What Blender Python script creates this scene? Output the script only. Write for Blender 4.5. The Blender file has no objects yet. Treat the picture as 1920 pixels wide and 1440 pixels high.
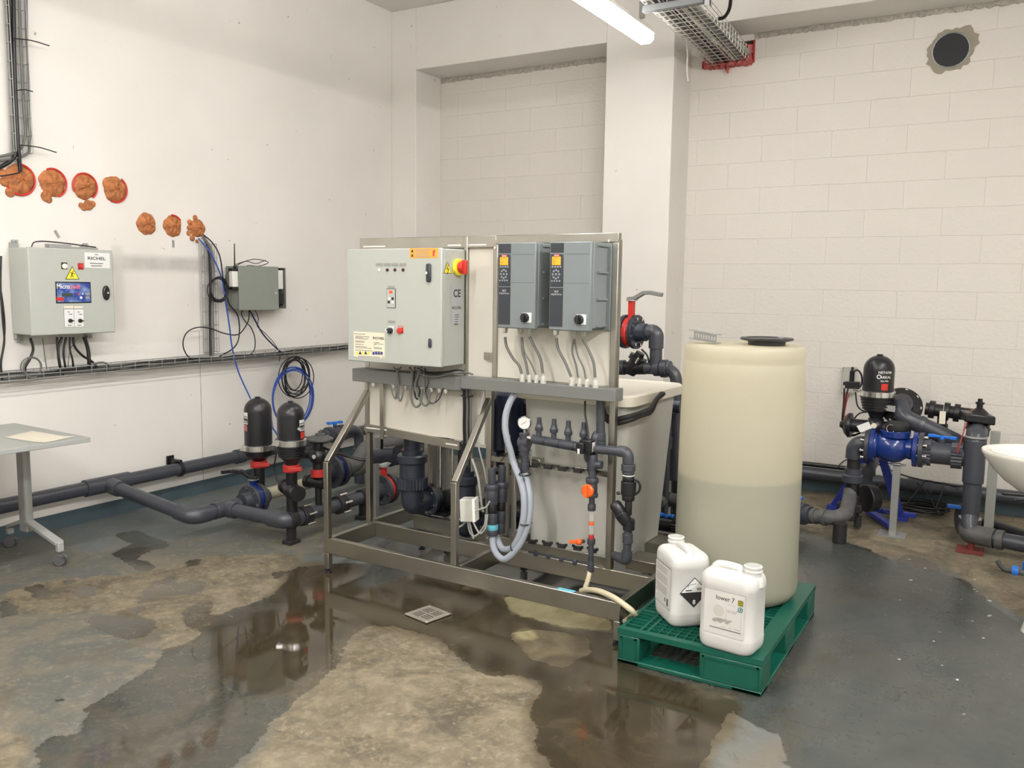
import bpy, bmesh, math, random
import numpy as np
from mathutils import Vector, Matrix
random.seed(7)
SC = bpy.context.scene
COL = SC.collection
PI = math.pi

# ------------------------------------------------------------------ camera
W, H = 1920, 1440
F = 1611.12
YAW, PITCH, ROLL = -0.530312929, 0.114342572, 0.0131967772
CAMZ = 1.585
cy, sy = math.cos(YAW), math.sin(YAW)
_fwd = Vector((sy*math.cos(PITCH), cy*math.cos(PITCH), -math.sin(PITCH)))
_right = Vector((cy, -sy, 0)); _up = _right.cross(_fwd)
_r2 = _right*math.cos(ROLL) + _up*math.sin(ROLL)
_u2 = -_right*math.sin(ROLL) + _up*math.cos(ROLL)
cam_d = bpy.data.cameras.new('camera'); cam = bpy.data.objects.new('camera', cam_d); COL.objects.link(cam)
cam_d.sensor_width = 36; cam_d.lens = F/W*36; cam_d.clip_start = 0.02; cam_d.clip_end = 100
cam.matrix_world = Matrix(((_r2.x, _u2.x, -_fwd.x, 0), (_r2.y, _u2.y, -_fwd.y, 0), (_r2.z, _u2.z, -_fwd.z, CAMZ), (0, 0, 0, 1)))
SC.camera = cam
CAMP = Vector((0, 0, CAMZ))

# ------------------------------------------------------------------ world, colour, lights
SC.view_settings.view_transform = 'Standard'; SC.view_settings.look = 'None'
SC.view_settings.gamma = 1; SC.view_settings.use_curve_mapping = False
SC.view_settings.exposure = 0.0
w = bpy.data.worlds.new('world'); SC.world = w; w.use_nodes = True
w.node_tree.nodes['Background'].inputs[0].default_value = (1.0, 0.95, 0.88, 1)
w.node_tree.nodes['Background'].inputs[1].default_value = 0.25
TUBE_STRENGTH = 36.0          # brightness of the fluorescent battens
TUBE_COLOR = (1.0, 0.975, 0.955, 1)
#BATTENS: centre x, y range, z
BATTENS = [(-2.37, 4.55, 5.85, 3.30), (-2.37, 2.4, 3.7, 3.30), (-2.37, 0.3, 1.6, 3.30),
           (0.9, 3.4, 4.7, 3.30), (0.9, 1.0, 2.3, 3.30), (0.9, -1.6, -0.3, 3.30), (-2.37, -1.6, -.3, 3.30)]  # right row and rear batten are unseen, added for light from the camera side

# ------------------------------------------------------------------ measuring helpers
def ray(x, y):
    return _r2*((x-960)/F) + _u2*(-(y-720)/F) + _fwd
def at(px, py, X=None, Y=None, Z=None):
    d = ray(px, py)
    if X is not None: t = X/d.x
    elif Y is not None: t = Y/d.y
    else: t = (Z-CAMZ)/d.z
    return CAMP + d*t
SKA = math.radians(-1.23); SKO = Vector((-3.2005, 3.4396, 0))
SKM = Matrix.Translation(SKO) @ Matrix.Rotation(SKA, 4, 'Z')
SKI = SKM.inverted()
def sk(px, py, y=None, z=None, x=None):       # point on the dosing skid in the skid's own axes
    o = SKI @ CAMP; d = SKI.to_3x3() @ ray(px, py)
    if y is not None: t = (y-o.y)/d.y
    elif z is not None: t = (z-o.z)/d.z
    else: t = (x-o.x)/d.x
    return o + d*t

# ------------------------------------------------------------------ materials
def new_mat(name):
    m = bpy.data.materials.new(name); m.use_nodes = True
    nt = m.node_tree; return m, nt, nt.nodes['Principled BSDF']
def N(nt, t, **kw):
    n = nt.nodes.new(t)
    for k, v in kw.items(): setattr(n, k, v)
    return n
def plain(name, col, rough=.5, metal=0.0, var=.06, scale=18, bump=0.0, bscale=60, coat=0, emit=None, spec=None):
    m, nt, b = new_mat(name)
    tc = N(nt, 'ShaderNodeTexCoord'); no = N(nt, 'ShaderNodeTexNoise'); no.inputs['Scale'].default_value = scale
    no.inputs['Detail'].default_value = 5
    nt.links.new(tc.outputs['Object'], no.inputs['Vector'])
    mx = N(nt, 'ShaderNodeMix', data_type='RGBA')
    mx.inputs[6].default_value = (*[max(0, c*(1-var)) for c in col], 1)
    mx.inputs[7].default_value = (*[min(1, c*(1+var)) for c in col], 1)
    nt.links.new(no.outputs['Fac'], mx.inputs[0]); nt.links.new(mx.outputs[2], b.inputs['Base Color'])
    b.inputs['Roughness'].default_value = rough; b.inputs['Metallic'].default_value = metal
    if spec is not None: b.inputs['Specular IOR Level'].default_value = spec
    if coat: b.inputs['Coat Weight'].default_value = coat; b.inputs['Coat Roughness'].default_value = .15
    if emit:
        b.inputs['Emission Color'].default_value = (*emit[0], 1); b.inputs['Emission Strength'].default_value = emit[1]
    if bump:
        n2 = N(nt, 'ShaderNodeTexNoise'); n2.inputs['Scale'].default_value = bscale; n2.inputs['Detail'].default_value = 4
        nt.links.new(tc.outputs['Object'], n2.inputs['Vector'])
        bp = N(nt, 'ShaderNodeBump'); bp.inputs['Strength'].default_value = bump; bp.inputs['Distance'].default_value = .004
        nt.links.new(n2.outputs['Fac'], bp.inputs['Height']); nt.links.new(bp.outputs['Normal'], b.inputs['Normal'])
    return m
STEEL = plain('stainless_steel', (.40, .385, .34), .33, 1, .18, 6)
GALV = plain('galvanised_steel', (.42, .43, .42), .45, .85, .15, 30)
CHROME = plain('bright_metal', (.75, .75, .73), .2, 1, .05)
PVC = plain('grey_pvc', (.046, .050, .062), .34, 0, .12, 9, spec=.5)
PVCD = plain('dusty_grey_pvc', (.085, .085, .083), .6, 0, .5, 22)
PVCN = plain('dark_navy_pvc', (.024, .030, .044), .32, 0, .1)
BLK = plain('black_plastic', (.011, .011, .013), .33, 0, .2)
BLKM = plain('black_matt', (.014, .013, .014), .6, 0, .2)
NAVY = plain('navy_paint', (.008, .022, .12), .25, .1, .1)
BLUE = plain('blue_paint', (.008, .030, .18), .2, 0, .1, coat=.4)
BLUEH = plain('bright_blue_plastic', (.015, .16, .62), .4)
FRBLUE = plain('frame_blue', (.02, .04, .30), .4)
RED = plain('red_plastic', (.55, .03, .02), .4)
REDD = plain('red_cast', (.42, .025, .02), .45)
ORANGE = plain('orange_plastic', (.85, .13, .02), .4)
RAL = plain('light_grey_enamel', (.42, .44, .40), .45, 0, .03)
RALD = plain('grey_green_enamel', (.20, .215, .19), .5, 0, .04)
VFD = plain('blue_grey_enamel', (.18, .205, .21), .45, 0, .03)
ANTH = plain('anthracite', (.028, .033, .042), .4)
DUCT = plain('grey_pvc_trunking', (.155, .16, .15), .5, 0, .04)
WHITE = plain('white_plastic', (.75, .74, .70), .45, 0, .03)
PANEL = plain('cream_panel', (.60, .575, .50), .4, 0, .05, 3)
LABELW = plain('label_white', (.72, .72, .70), .5, 0, .02)
LABELC = plain('label_cream', (.74, .70, .55), .5, 0, .02)
INK = plain('black_ink', (.02, .02, .022), .6, 0, 0)
GREYINK = plain('grey_ink', (.28, .28, .26), .6, 0, 0)
REDINK = plain('red_ink', (.6, .05, .05), .6, 0, 0)
YEL = plain('yellow_sign', (.85, .70, .03), .45, 0, .02)
OCHRE = plain('orange_sign', (.78, .36, .05), .5, 0, .02)
OLIVE = plain('olive_ink', (.22, .20, .02), .6, 0, 0)
TEALINK = plain('teal_ink', (.02, .16, .20), .6, 0, 0)
GLAND = plain('pale_gland', (.52, .52, .47), .45)
CABG = plain('grey_cable', (.13, .13, .12), .5)
CABB = plain('black_cable', (.008, .008, .009), .45)
CABLB = plain('blue_tube', (.02, .07, .36), .3)
CABR = plain('red_tube', (.3, .03, .02), .4)
HOSEC = plain('cream_hose', (.52, .46, .32), .45, 0, .12)
TABLE = plain('table_grey', (.33, .34, .325), .45, 0, .03)
TABLEG = plain('leg_grey', (.33, .33, .31), .4, .3, .04)
CER = plain('ceramic', (.66, .64, .57), .12, 0, .02)
GREEN = plain('green_plastic', (.003, .080, .052), .38, 0, .15, 14, bump=.15)
PE = plain('white_polyethylene', (.575, .568, .545), .38, 0, .02, bump=.12, bscale=14)
TANK = plain('white_grp', (.46, .455, .41), .45, 0, .08, 5, bump=.2, bscale=40)
LID = plain('cream_lid', (.62, .59, .50), .5, 0, .04)
FOAM = plain('foam', (.32, .115, .038), .75, 0, 1.6, 30, bump=1.0, bscale=70)
RUST = plain('rusty_paint', (.16, .03, .02), .8, 0, .4)
PINK = plain('fire_wool', (.50, .12, .11), .9, 0, .9, 30, bump=.8)
MORT = plain('rough_mortar', (.40, .37, .32), .95, 0, .6, 60, bump=1.0, bscale=90)
CEM = plain('cement_patch', (.30, .27, .21), .9, 0, .12, 20, bump=.4)
BROWN = plain('old_band', (.16, .10, .05), .7)
LCD = plain('orange_lcd', (.8, .35, .02), .4, emit=((1, .42, .02), .22))
LAMPY = plain('lit_yellow_lamp', (.8, .7, .3), .4, emit=((1, .85, .45), 1.3))
LAMPR = plain('dark_red_lamp', (.10, .01, .01), .2)
RUBBER = plain('grey_rubber', (.10, .10, .10), .6)

def mat_clearhose():
    m, nt, b = new_mat('clear_hose')
    b.inputs['Base Color'].default_value = (.42, .46, .52, 1); b.inputs['Roughness'].default_value = .2
    b.inputs['Transmission Weight'].default_value = .25; b.inputs['IOR'].default_value = 1.3
    b.inputs['Coat Weight'].default_value = .3
    return m
HOSE = mat_clearhose()
def mat_clear():
    m, nt, b = new_mat('clear_plastic')
    b.inputs['Base Color'].default_value = (.85, .85, .82, 1); b.inputs['Roughness'].default_value = .12
    b.inputs['Transmission Weight'].default_value = .75; b.inputs['IOR'].default_value = 1.2
    return m
CLEAR = mat_clear()
def mat_drum():
    m, nt, b = new_mat('translucent_polyethylene')
    out = nt.nodes['Material Output']
    tc = N(nt, 'ShaderNodeTexCoord'); no = N(nt, 'ShaderNodeTexNoise'); no.inputs['Scale'].default_value = 5
    nt.links.new(tc.outputs['Object'], no.inputs['Vector'])
    rp = N(nt, 'ShaderNodeValToRGB'); rp.color_ramp.elements[0].color = (.69, .65, .525, 1); rp.color_ramp.elements[1].color = (.75, .71, .58, 1)
    nt.links.new(no.outputs['Fac'], rp.inputs[0]); nt.links.new(rp.outputs[0], b.inputs['Base Color'])
    b.inputs['Roughness'].default_value = .42
    tr = N(nt, 'ShaderNodeBsdfTranslucent'); nt.links.new(rp.outputs[0], tr.inputs[0])
    mx = N(nt, 'ShaderNodeMixShader'); mx.inputs[0].default_value = .62
    nt.links.new(b.outputs[0], mx.inputs[1]); nt.links.new(tr.outputs[0], mx.inputs[2]); nt.links.new(mx.outputs[0], out.inputs[0])
    return m
DRUM = mat_drum()
LIQ = plain('treatment_liquid', (.08, .15, .09), .3, 0, .03)
def mat_tube():
    m, nt, b = new_mat('fluorescent_diffuser')
    b.inputs['Base Color'].default_value = (.9, .9, .88, 1)
    b.inputs['Emission Color'].default_value = TUBE_COLOR; b.inputs['Emission Strength'].default_value = TUBE_STRENGTH
    return m
TUBE = mat_tube()
BATTEN_MATS = []
for _k in (.85, 1.6, 2.6, 2.5, 4.8, 5.6, 4.5):      # strength per batten; unseen ones boosted to brighten camera-facing surfaces
    _t = mat_tube(); _t.node_tree.nodes['Principled BSDF'].inputs['Emission Strength'].default_value = TUBE_STRENGTH*_k; BATTEN_MATS.append(_t)

def mat_plaster(name, stains):
    m, nt, b = new_mat(name)
    ge = N(nt, 'ShaderNodeNewGeometry')
    no = N(nt, 'ShaderNodeTexNoise'); no.inputs['Scale'].default_value = 1.6; no.inputs['Detail'].default_value = 6
    nt.links.new(ge.outputs['Position'], no.inputs['Vector'])
    rp = N(nt, 'ShaderNodeValToRGB')
    rp.color_ramp.elements[0].position = .3; rp.color_ramp.elements[0].color = (.70, .675, .63, 1)
    rp.color_ramp.elements[1].position = .7; rp.color_ramp.elements[1].color = (.75, .725, .68, 1)
    nt.links.new(no.outputs['Fac'], rp.inputs[0]); cur = rp.outputs[0]
    # specks and small knocks
    n2 = N(nt, 'ShaderNodeTexNoise'); n2.inputs['Scale'].default_value = 22; n2.inputs['Detail'].default_value = 2
    nt.links.new(ge.outputs['Position'], n2.inputs['Vector'])
    r2 = N(nt, 'ShaderNodeValToRGB'); r2.color_ramp.elements[0].position = .76; r2.color_ramp.elements[0].color = (0, 0, 0, 1)
    r2.color_ramp.elements[1].position = .79; r2.color_ramp.elements[1].color = (1, 1, 1, 1)
    nt.links.new(n2.outputs['Fac'], r2.inputs[0])
    mx = N(nt, 'ShaderNodeMix', data_type='RGBA'); mx.inputs[7].default_value = (.36, .33, .28, 1)
    nt.links.new(r2.outputs[0], mx.inputs[0]); nt.links.new(cur, mx.inputs[6]); cur = mx.outputs[2]
    sp = N(nt, 'ShaderNodeSeparateXYZ'); nt.links.new(ge.outputs['Position'], sp.inputs[0])
    def math_(op, a, bb=None, cl=False):
        n = N(nt, 'ShaderNodeMath', operation=op); n.use_clamp = cl
        for i, v in enumerate((a, bb)):
            if v is None: continue
            if isinstance(v, (int, float)): n.inputs[i].default_value = v
            else: nt.links.new(v, n.inputs[i])
        return n.outputs[0]
    n3 = N(nt, 'ShaderNodeTexNoise'); n3.inputs['Scale'].default_value = 9; n3.inputs['Detail'].default_value = 5
    nt.links.new(ge.outputs['Position'], n3.inputs['Vector'])
    for (ax, c0, h0, c1, h1, soft, colr, amt) in stains:
        # soft-edged rectangular rub mark: centre/half size along axis ax (0=X,1=Y) and Z
        u = math_('ABSOLUTE', math_('SUBTRACT', sp.outputs[ax], c0)); v = math_('ABSOLUTE', math_('SUBTRACT', sp.outputs[2], c1))
        fu = math_('DIVIDE', math_('SUBTRACT', h0, u), soft, True); fv = math_('DIVIDE', math_('SUBTRACT', h1, v), soft, True)
        f = math_('MULTIPLY', math_('MULTIPLY', fu, fv), amt)
        f = math_('MULTIPLY', f, math_('ADD', n3.outputs['Fac'], .45), True)
        mx = N(nt, 'ShaderNodeMix', data_type='RGBA'); mx.inputs[7].default_value = (*colr, 1)
        nt.links.new(f, mx.inputs[0]); nt.links.new(cur, mx.inputs[6]); cur = mx.outputs[2]
    nt.links.new(cur, b.inputs['Base Color']); b.inputs['Roughness'].default_value = .55
    bp = N(nt, 'ShaderNodeBump'); bp.inputs['Strength'].default_value = .25; bp.inputs['Distance'].default_value = .004
    nt.links.new(n3.outputs['Fac'], bp.inputs['Height']); nt.links.new(bp.outputs['Normal'], b.inputs['Normal'])
    return m
GREYRUB = (.40, .385, .35)
PLASTER_L = mat_plaster('plaster_left_wall', [
    (1, 3.98, .50, 1.70, .075, .05, GREYRUB, .8), (1, 3.66, .06, 1.53, .30, .04, (.58, .56, .51), .8),
    (1, 4.305, .003, .60, .62, .0015, (.16, .15, .13), 1.0), (1, 4.325, .014, 1.55, .33, .012, (.42, .40, .36), .75),
    (1, 3.95, .33, 1.40, .26, .02, (.63, .60, .55), .35)])
PLASTER = mat_plaster('plaster', [])
PLASTER_S = mat_plaster('plaster_speckled', [])

def mat_block():
    m, nt, b = new_mat('painted_blockwork')
    ge = N(nt, 'ShaderNodeNewGeometry'); sp = N(nt, 'ShaderNodeSeparateXYZ'); nt.links.new(ge.outputs['Position'], sp.inputs[0])
    ad = N(nt, 'ShaderNodeMath', operation='ADD'); ad.inputs[1].default_value = 10.5+0.0
    nt.links.new(sp.outputs[0], ad.inputs[0])
    ad2 = N(nt, 'ShaderNodeMath', operation='ADD'); ad2.inputs[1].default_value = 4.0-.18
    nt.links.new(sp.outputs[2], ad2.inputs[0])
    cb = N(nt, 'ShaderNodeCombineXYZ'); nt.links.new(ad.outputs[0], cb.inputs[0]); nt.links.new(ad2.outputs[0], cb.inputs[1])
    br = N(nt, 'ShaderNodeTexBrick'); br.inputs['Scale'].default_value = 1; br.inputs['Brick Width'].default_value = .525
    br.inputs['Row Height'].default_value = .2; br.inputs['Mortar Size'].default_value = .0025; br.inputs['Mortar Smooth'].default_value = .6
    br.offset = .5
    nt.links.new(cb.outputs[0], br.inputs['Vector'])
    br.inputs['Color1'].default_value = (.67, .635, .582, 1); br.inputs['Color2'].default_value = (.68, .645, .59, 1); br.inputs['Mortar'].default_value = (.675, .64, .585, 1)
    nt.links.new(br.outputs['Color'], b.inputs['Base Color']); b.inputs['Roughness'].default_value = .6
    no = N(nt, 'ShaderNodeTexNoise'); no.inputs['Scale'].default_value = 38; no.inputs['Detail'].default_value = 5
    nt.links.new(ge.outputs['Position'], no.inputs['Vector'])
    m1 = N(nt, 'ShaderNodeMath', operation='MULTIPLY'); m1.inputs[1].default_value = -1.15; nt.links.new(br.outputs['Fac'], m1.inputs[0])
    m2 = N(nt, 'ShaderNodeMath', operation='ADD'); nt.links.new(m1.outputs[0], m2.inputs[0]); nt.links.new(no.outputs['Fac'], m2.inputs[1])
    bp = N(nt, 'ShaderNodeBump'); bp.inputs['Strength'].default_value = .6; bp.inputs['Distance'].default_value = .006
    nt.links.new(m2.outputs[0], bp.inputs['Height']); nt.links.new(bp.outputs['Normal'], b.inputs['Normal'])
    return m
BLOCK = mat_block()

def mat_floor():
    m, nt, b = new_mat('stained_concrete_floor')
    ge = N(nt, 'ShaderNodeNewGeometry')
    def noise(s, d=6, dist=0, rough=.6, ex=.22):
        n = N(nt, 'ShaderNodeTexNoise'); n.inputs['Scale'].default_value = s; n.inputs['Detail'].default_value = d
        n.inputs['Distortion'].default_value = dist; n.inputs['Roughness'].default_value = rough
        nt.links.new(ge.outputs['Position'], n.inputs['Vector'])
        mr = N(nt, 'ShaderNodeMapRange'); mr.inputs['From Min'].default_value = .5-ex; mr.inputs['From Max'].default_value = .5+ex
        nt.links.new(n.outputs['Fac'], mr.inputs['Value']); return mr.outputs[0]
    def ramp(f, stops):
        r = N(nt, 'ShaderNodeValToRGB'); nt.links.new(f, r.inputs[0]); el = r.color_ramp.elements
        while len(el) < len(stops): el.new(.5)
        for e, (p, c) in zip(el, stops): e.position = p; e.color = (*c, 1) if len(c) == 3 else c
        return r.outputs[0]
    def mix(f, a, c, blend='MIX'):
        n = N(nt, 'ShaderNodeMix', data_type='RGBA', blend_type=blend)
        if isinstance(f, float): n.inputs[0].default_value = f
        else: nt.links.new(f, n.inputs[0])
        for i, v in ((6, a), (7, c)):
            if isinstance(v, tuple): n.inputs[i].default_value = (*v, 1)
            else: nt.links.new(v, n.inputs[i])
        return n.outputs[2]
    def mth(op, a, c, cl=False):
        n = N(nt, 'ShaderNodeMath', operation=op); n.use_clamp = cl
        for i, v in ((0, a), (1, c)):
            if isinstance(v, (int, float)): n.inputs[i].default_value = v
            else: nt.links.new(v, n.inputs[i])
        return n.outputs[0]
    def mask(attr, scale, amt, soft):
        a = N(nt, 'ShaderNodeAttribute'); a.attribute_name = attr
        f = mth('ADD', a.outputs['Fac'], mth('MULTIPLY', mth('SUBTRACT', noise(scale, 8, .4, .65), .5), amt))
        return mth('DIVIDE', mth('SUBTRACT', f, .5-soft), 2*soft, True)
    big = noise(1.3, 5, .6); mid = noise(5, 8, 1.0, .68); fine = noise(28, 6, .3, .7)
    paint = mix(mid, (.100, .108, .098), (.150, .147, .128))
    paint = mix(mth('MULTIPLY', big, .5), paint, (.105, .105, .088))
    paint = mix(ramp(fine, [(.55, (0, 0, 0)), (.95, (.8, .8, .8))]), paint, (.21, .20, .165))
    mid2 = noise(3.2, 8, 1.6, .62)
    tan = mix(mid2, (.115, .095, .062), (.31, .26, .175))
    tan = mix(ramp(noise(1.5, 9, 1.8, .66), [(.44, (0, 0, 0)), (.70, (.9, .9, .9))]), tan, mix(mid, (.075, .058, .034), (.20, .165, .105)))
    tan = mix(ramp(noise(6.5, 9, 2.5, .7), [(.68, (0, 0, 0)), (1.0, (.8, .8, .8))]), tan, (.40, .355, .265))
    tan = mix(ramp(fine, [(.45, (0, 0, 0)), (.85, (.7, .7, .7))]), tan, (.33, .285, .20))
    tan = mix(ramp(mid, [(.1, (.8, .8, .8)), (.5, (0, 0, 0))]), tan, (.10, .085, .06))
    worn = noise(2.4, 9, 1.2, .66, .16)
    paint = mix(ramp(worn, [(.42, (0, 0, 0)), (.80, (.75, .75, .75))]), paint, mix(fine, (.15, .13, .095), (.24, .21, .155)))
    streak = noise(9, 6, 2.0, .7)
    paint = mix(ramp(streak, [(.62, (0, 0, 0)), (.9, (.75, .75, .75))]), paint, (.27, .245, .19))
    col = mix(mask('tan', 2.8, 1.3, .18), paint, tan)
    wetb = mask('teal', 2.0, .6, .3)
    teal = mix(mid, (.105, .128, .132), (.185, .195, .185))
    teal = mix(ramp(noise(1.1, 6, 1.0), [(.55, (0, 0, 0)), (1.0, (.7, .7, .7))]), teal, (.19, .16, .115))
    teal = mix(ramp(noise(7.5, 8, 1.4, .7), [(.0, (.8, .8, .8)), (.35, (0, 0, 0))]), teal, (.070, .080, .080))
    col = mix(wetb, col, teal)
    brown = mask('brown', 2.6, 1.3, .3)
    col = mix(brown, col, mix(mid2, (.060, .046, .026), (.17, .135, .08)))
    ylw = mask('yellow', 4.0, .7, .25)
    col = mix(ylw, col, mix(mid, (.22, .185, .085), (.42, .37, .23)))
    wa = N(nt, 'ShaderNodeAttribute'); wa.attribute_name = 'wet'
    wf = mth('ADD', wa.outputs['Fac'], mth('MULTIPLY', mth('SUBTRACT', noise(4.0, 8, .6, .65), .5), .75))
    wf = mth('ADD', wf, mth('MULTIPLY', mth('SUBTRACT', noise(19, 6, .5, .7), .5), .34))
    wet = mth('DIVIDE', mth('SUBTRACT', wf, .44), .12, True)
    dark = mix(1.0, col, (.46, .455, .44), 'MULTIPLY')
    col = mix(wet, col, dark)
    col = mix(1.0, col, (.80, .80, .79), 'MULTIPLY')
    chip = ramp(noise(16, 3, 0, .5, .5), [(.70, (0, 0, 0)), (.715, (1, 1, 1))])
    a = N(nt, 'ShaderNodeAttribute'); a.attribute_name = 'chips'
    cm = mix(1.0, chip, (1., 1., 1.), 'MULTIPLY')
    col = mix(mth('MULTIPLY', a.outputs['Fac'], chip), col, (.62, .6, .52))
    nt.links.new(col, b.inputs['Base Color'])
    rg = mth('SUBTRACT', .62, mth('MULTIPLY', wet, .53))
    rg = mth('ADD', rg, mth('MULTIPLY', mth('SUBTRACT', fine, .5), .12))
    film = noise(2.2, 5, .8)
    rg = mth('ADD', rg, mth('MULTIPLY', film, .10))
    rg = mth('ADD', rg, mth('MULTIPLY', mth('MULTIPLY', wetb, wet), .17))
    sh = N(nt, 'ShaderNodeAttribute'); sh.attribute_name = 'pool'
    rg = mth('MULTIPLY', rg, mth('SUBTRACT', 1.0, mth('MULTIPLY', sh.outputs['Fac'], .68)), True)
    rg = mth('MAXIMUM', rg, .015)
    nt.links.new(rg, b.inputs['Roughness'])
    bp = N(nt, 'ShaderNodeBump'); bp.inputs['Distance'].default_value = .004
    st = mth('SUBTRACT', .35, mth('MULTIPLY', wet, .30))
    st = mth('MULTIPLY', st, mth('SUBTRACT', 1.0, mth('MULTIPLY', sh.outputs['Fac'], .9)))
    nt.links.new(st, bp.inputs['Strength'])
    nt.links.new(mth('ADD', mid, mth('MULTIPLY', fine, .4)), bp.inputs['Height']); nt.links.new(bp.outputs['Normal'], b.inputs['Normal'])
    return m
FLOOR = mat_floor()
SKIRT = plain('teal_base_paint', (.055, .085, .10), .5, 0, .35, 7, bump=.3)

# ------------------------------------------------------------------ mesh builder
def fillet(pts, rad, seg=6):
    pts = [Vector(p) for p in pts]
    if rad <= 0 or len(pts) < 3: return pts
    out = [pts[0]]
    for i in range(1, len(pts)-1):
        p0, p, p1 = pts[i-1], pts[i], pts[i+1]
        a = (p0-p); c = (p1-p); la, lc = a.length, c.length
        a.normalize(); c.normalize()
        ang = a.angle(c)
        if ang > PI-.02: out.append(p); continue
        t = min(rad/math.tan(ang/2), la*.49, lc*.49)
        A = p+a*t; Cc = p+c*t
        r = t*math.tan(ang/2)
        ctr = p+(a+c).normalized()*(r/math.sin(ang/2))
        v0 = A-ctr; v1 = Cc-ctr; th = v0.angle(v1); ax = v0.cross(v1).normalized()
        for k in range(seg+1):
            out.append(ctr + Matrix.Rotation(th*k/seg, 3, ax) @ v0)
    out.append(pts[-1]); return out
def spline(pts, n=8):
    pts = [Vector(p) for p in pts]; P = [pts[0]*2-pts[1]]+pts+[pts[-1]*2-pts[-2]]; out = []
    for i in range(1, len(P)-2):
        p0, p1, p2, p3 = P[i-1:i+3]
        for k in range(n):
            t = k/n
            out.append(.5*((2*p1)+(p2-p0)*t+(2*p0-5*p1+4*p2-p3)*t*t+(3*p1-p0-3*p2+p3)*t**3))
    out.append(pts[-1]); return out
def perp(d):
    d = d.normalized(); u = d.cross(Vector((0, 0, 1)))
    if u.length < .05: u = d.cross(Vector((1, 0, 0)))
    u.normalize(); return u, d.cross(u).normalized()

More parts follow.
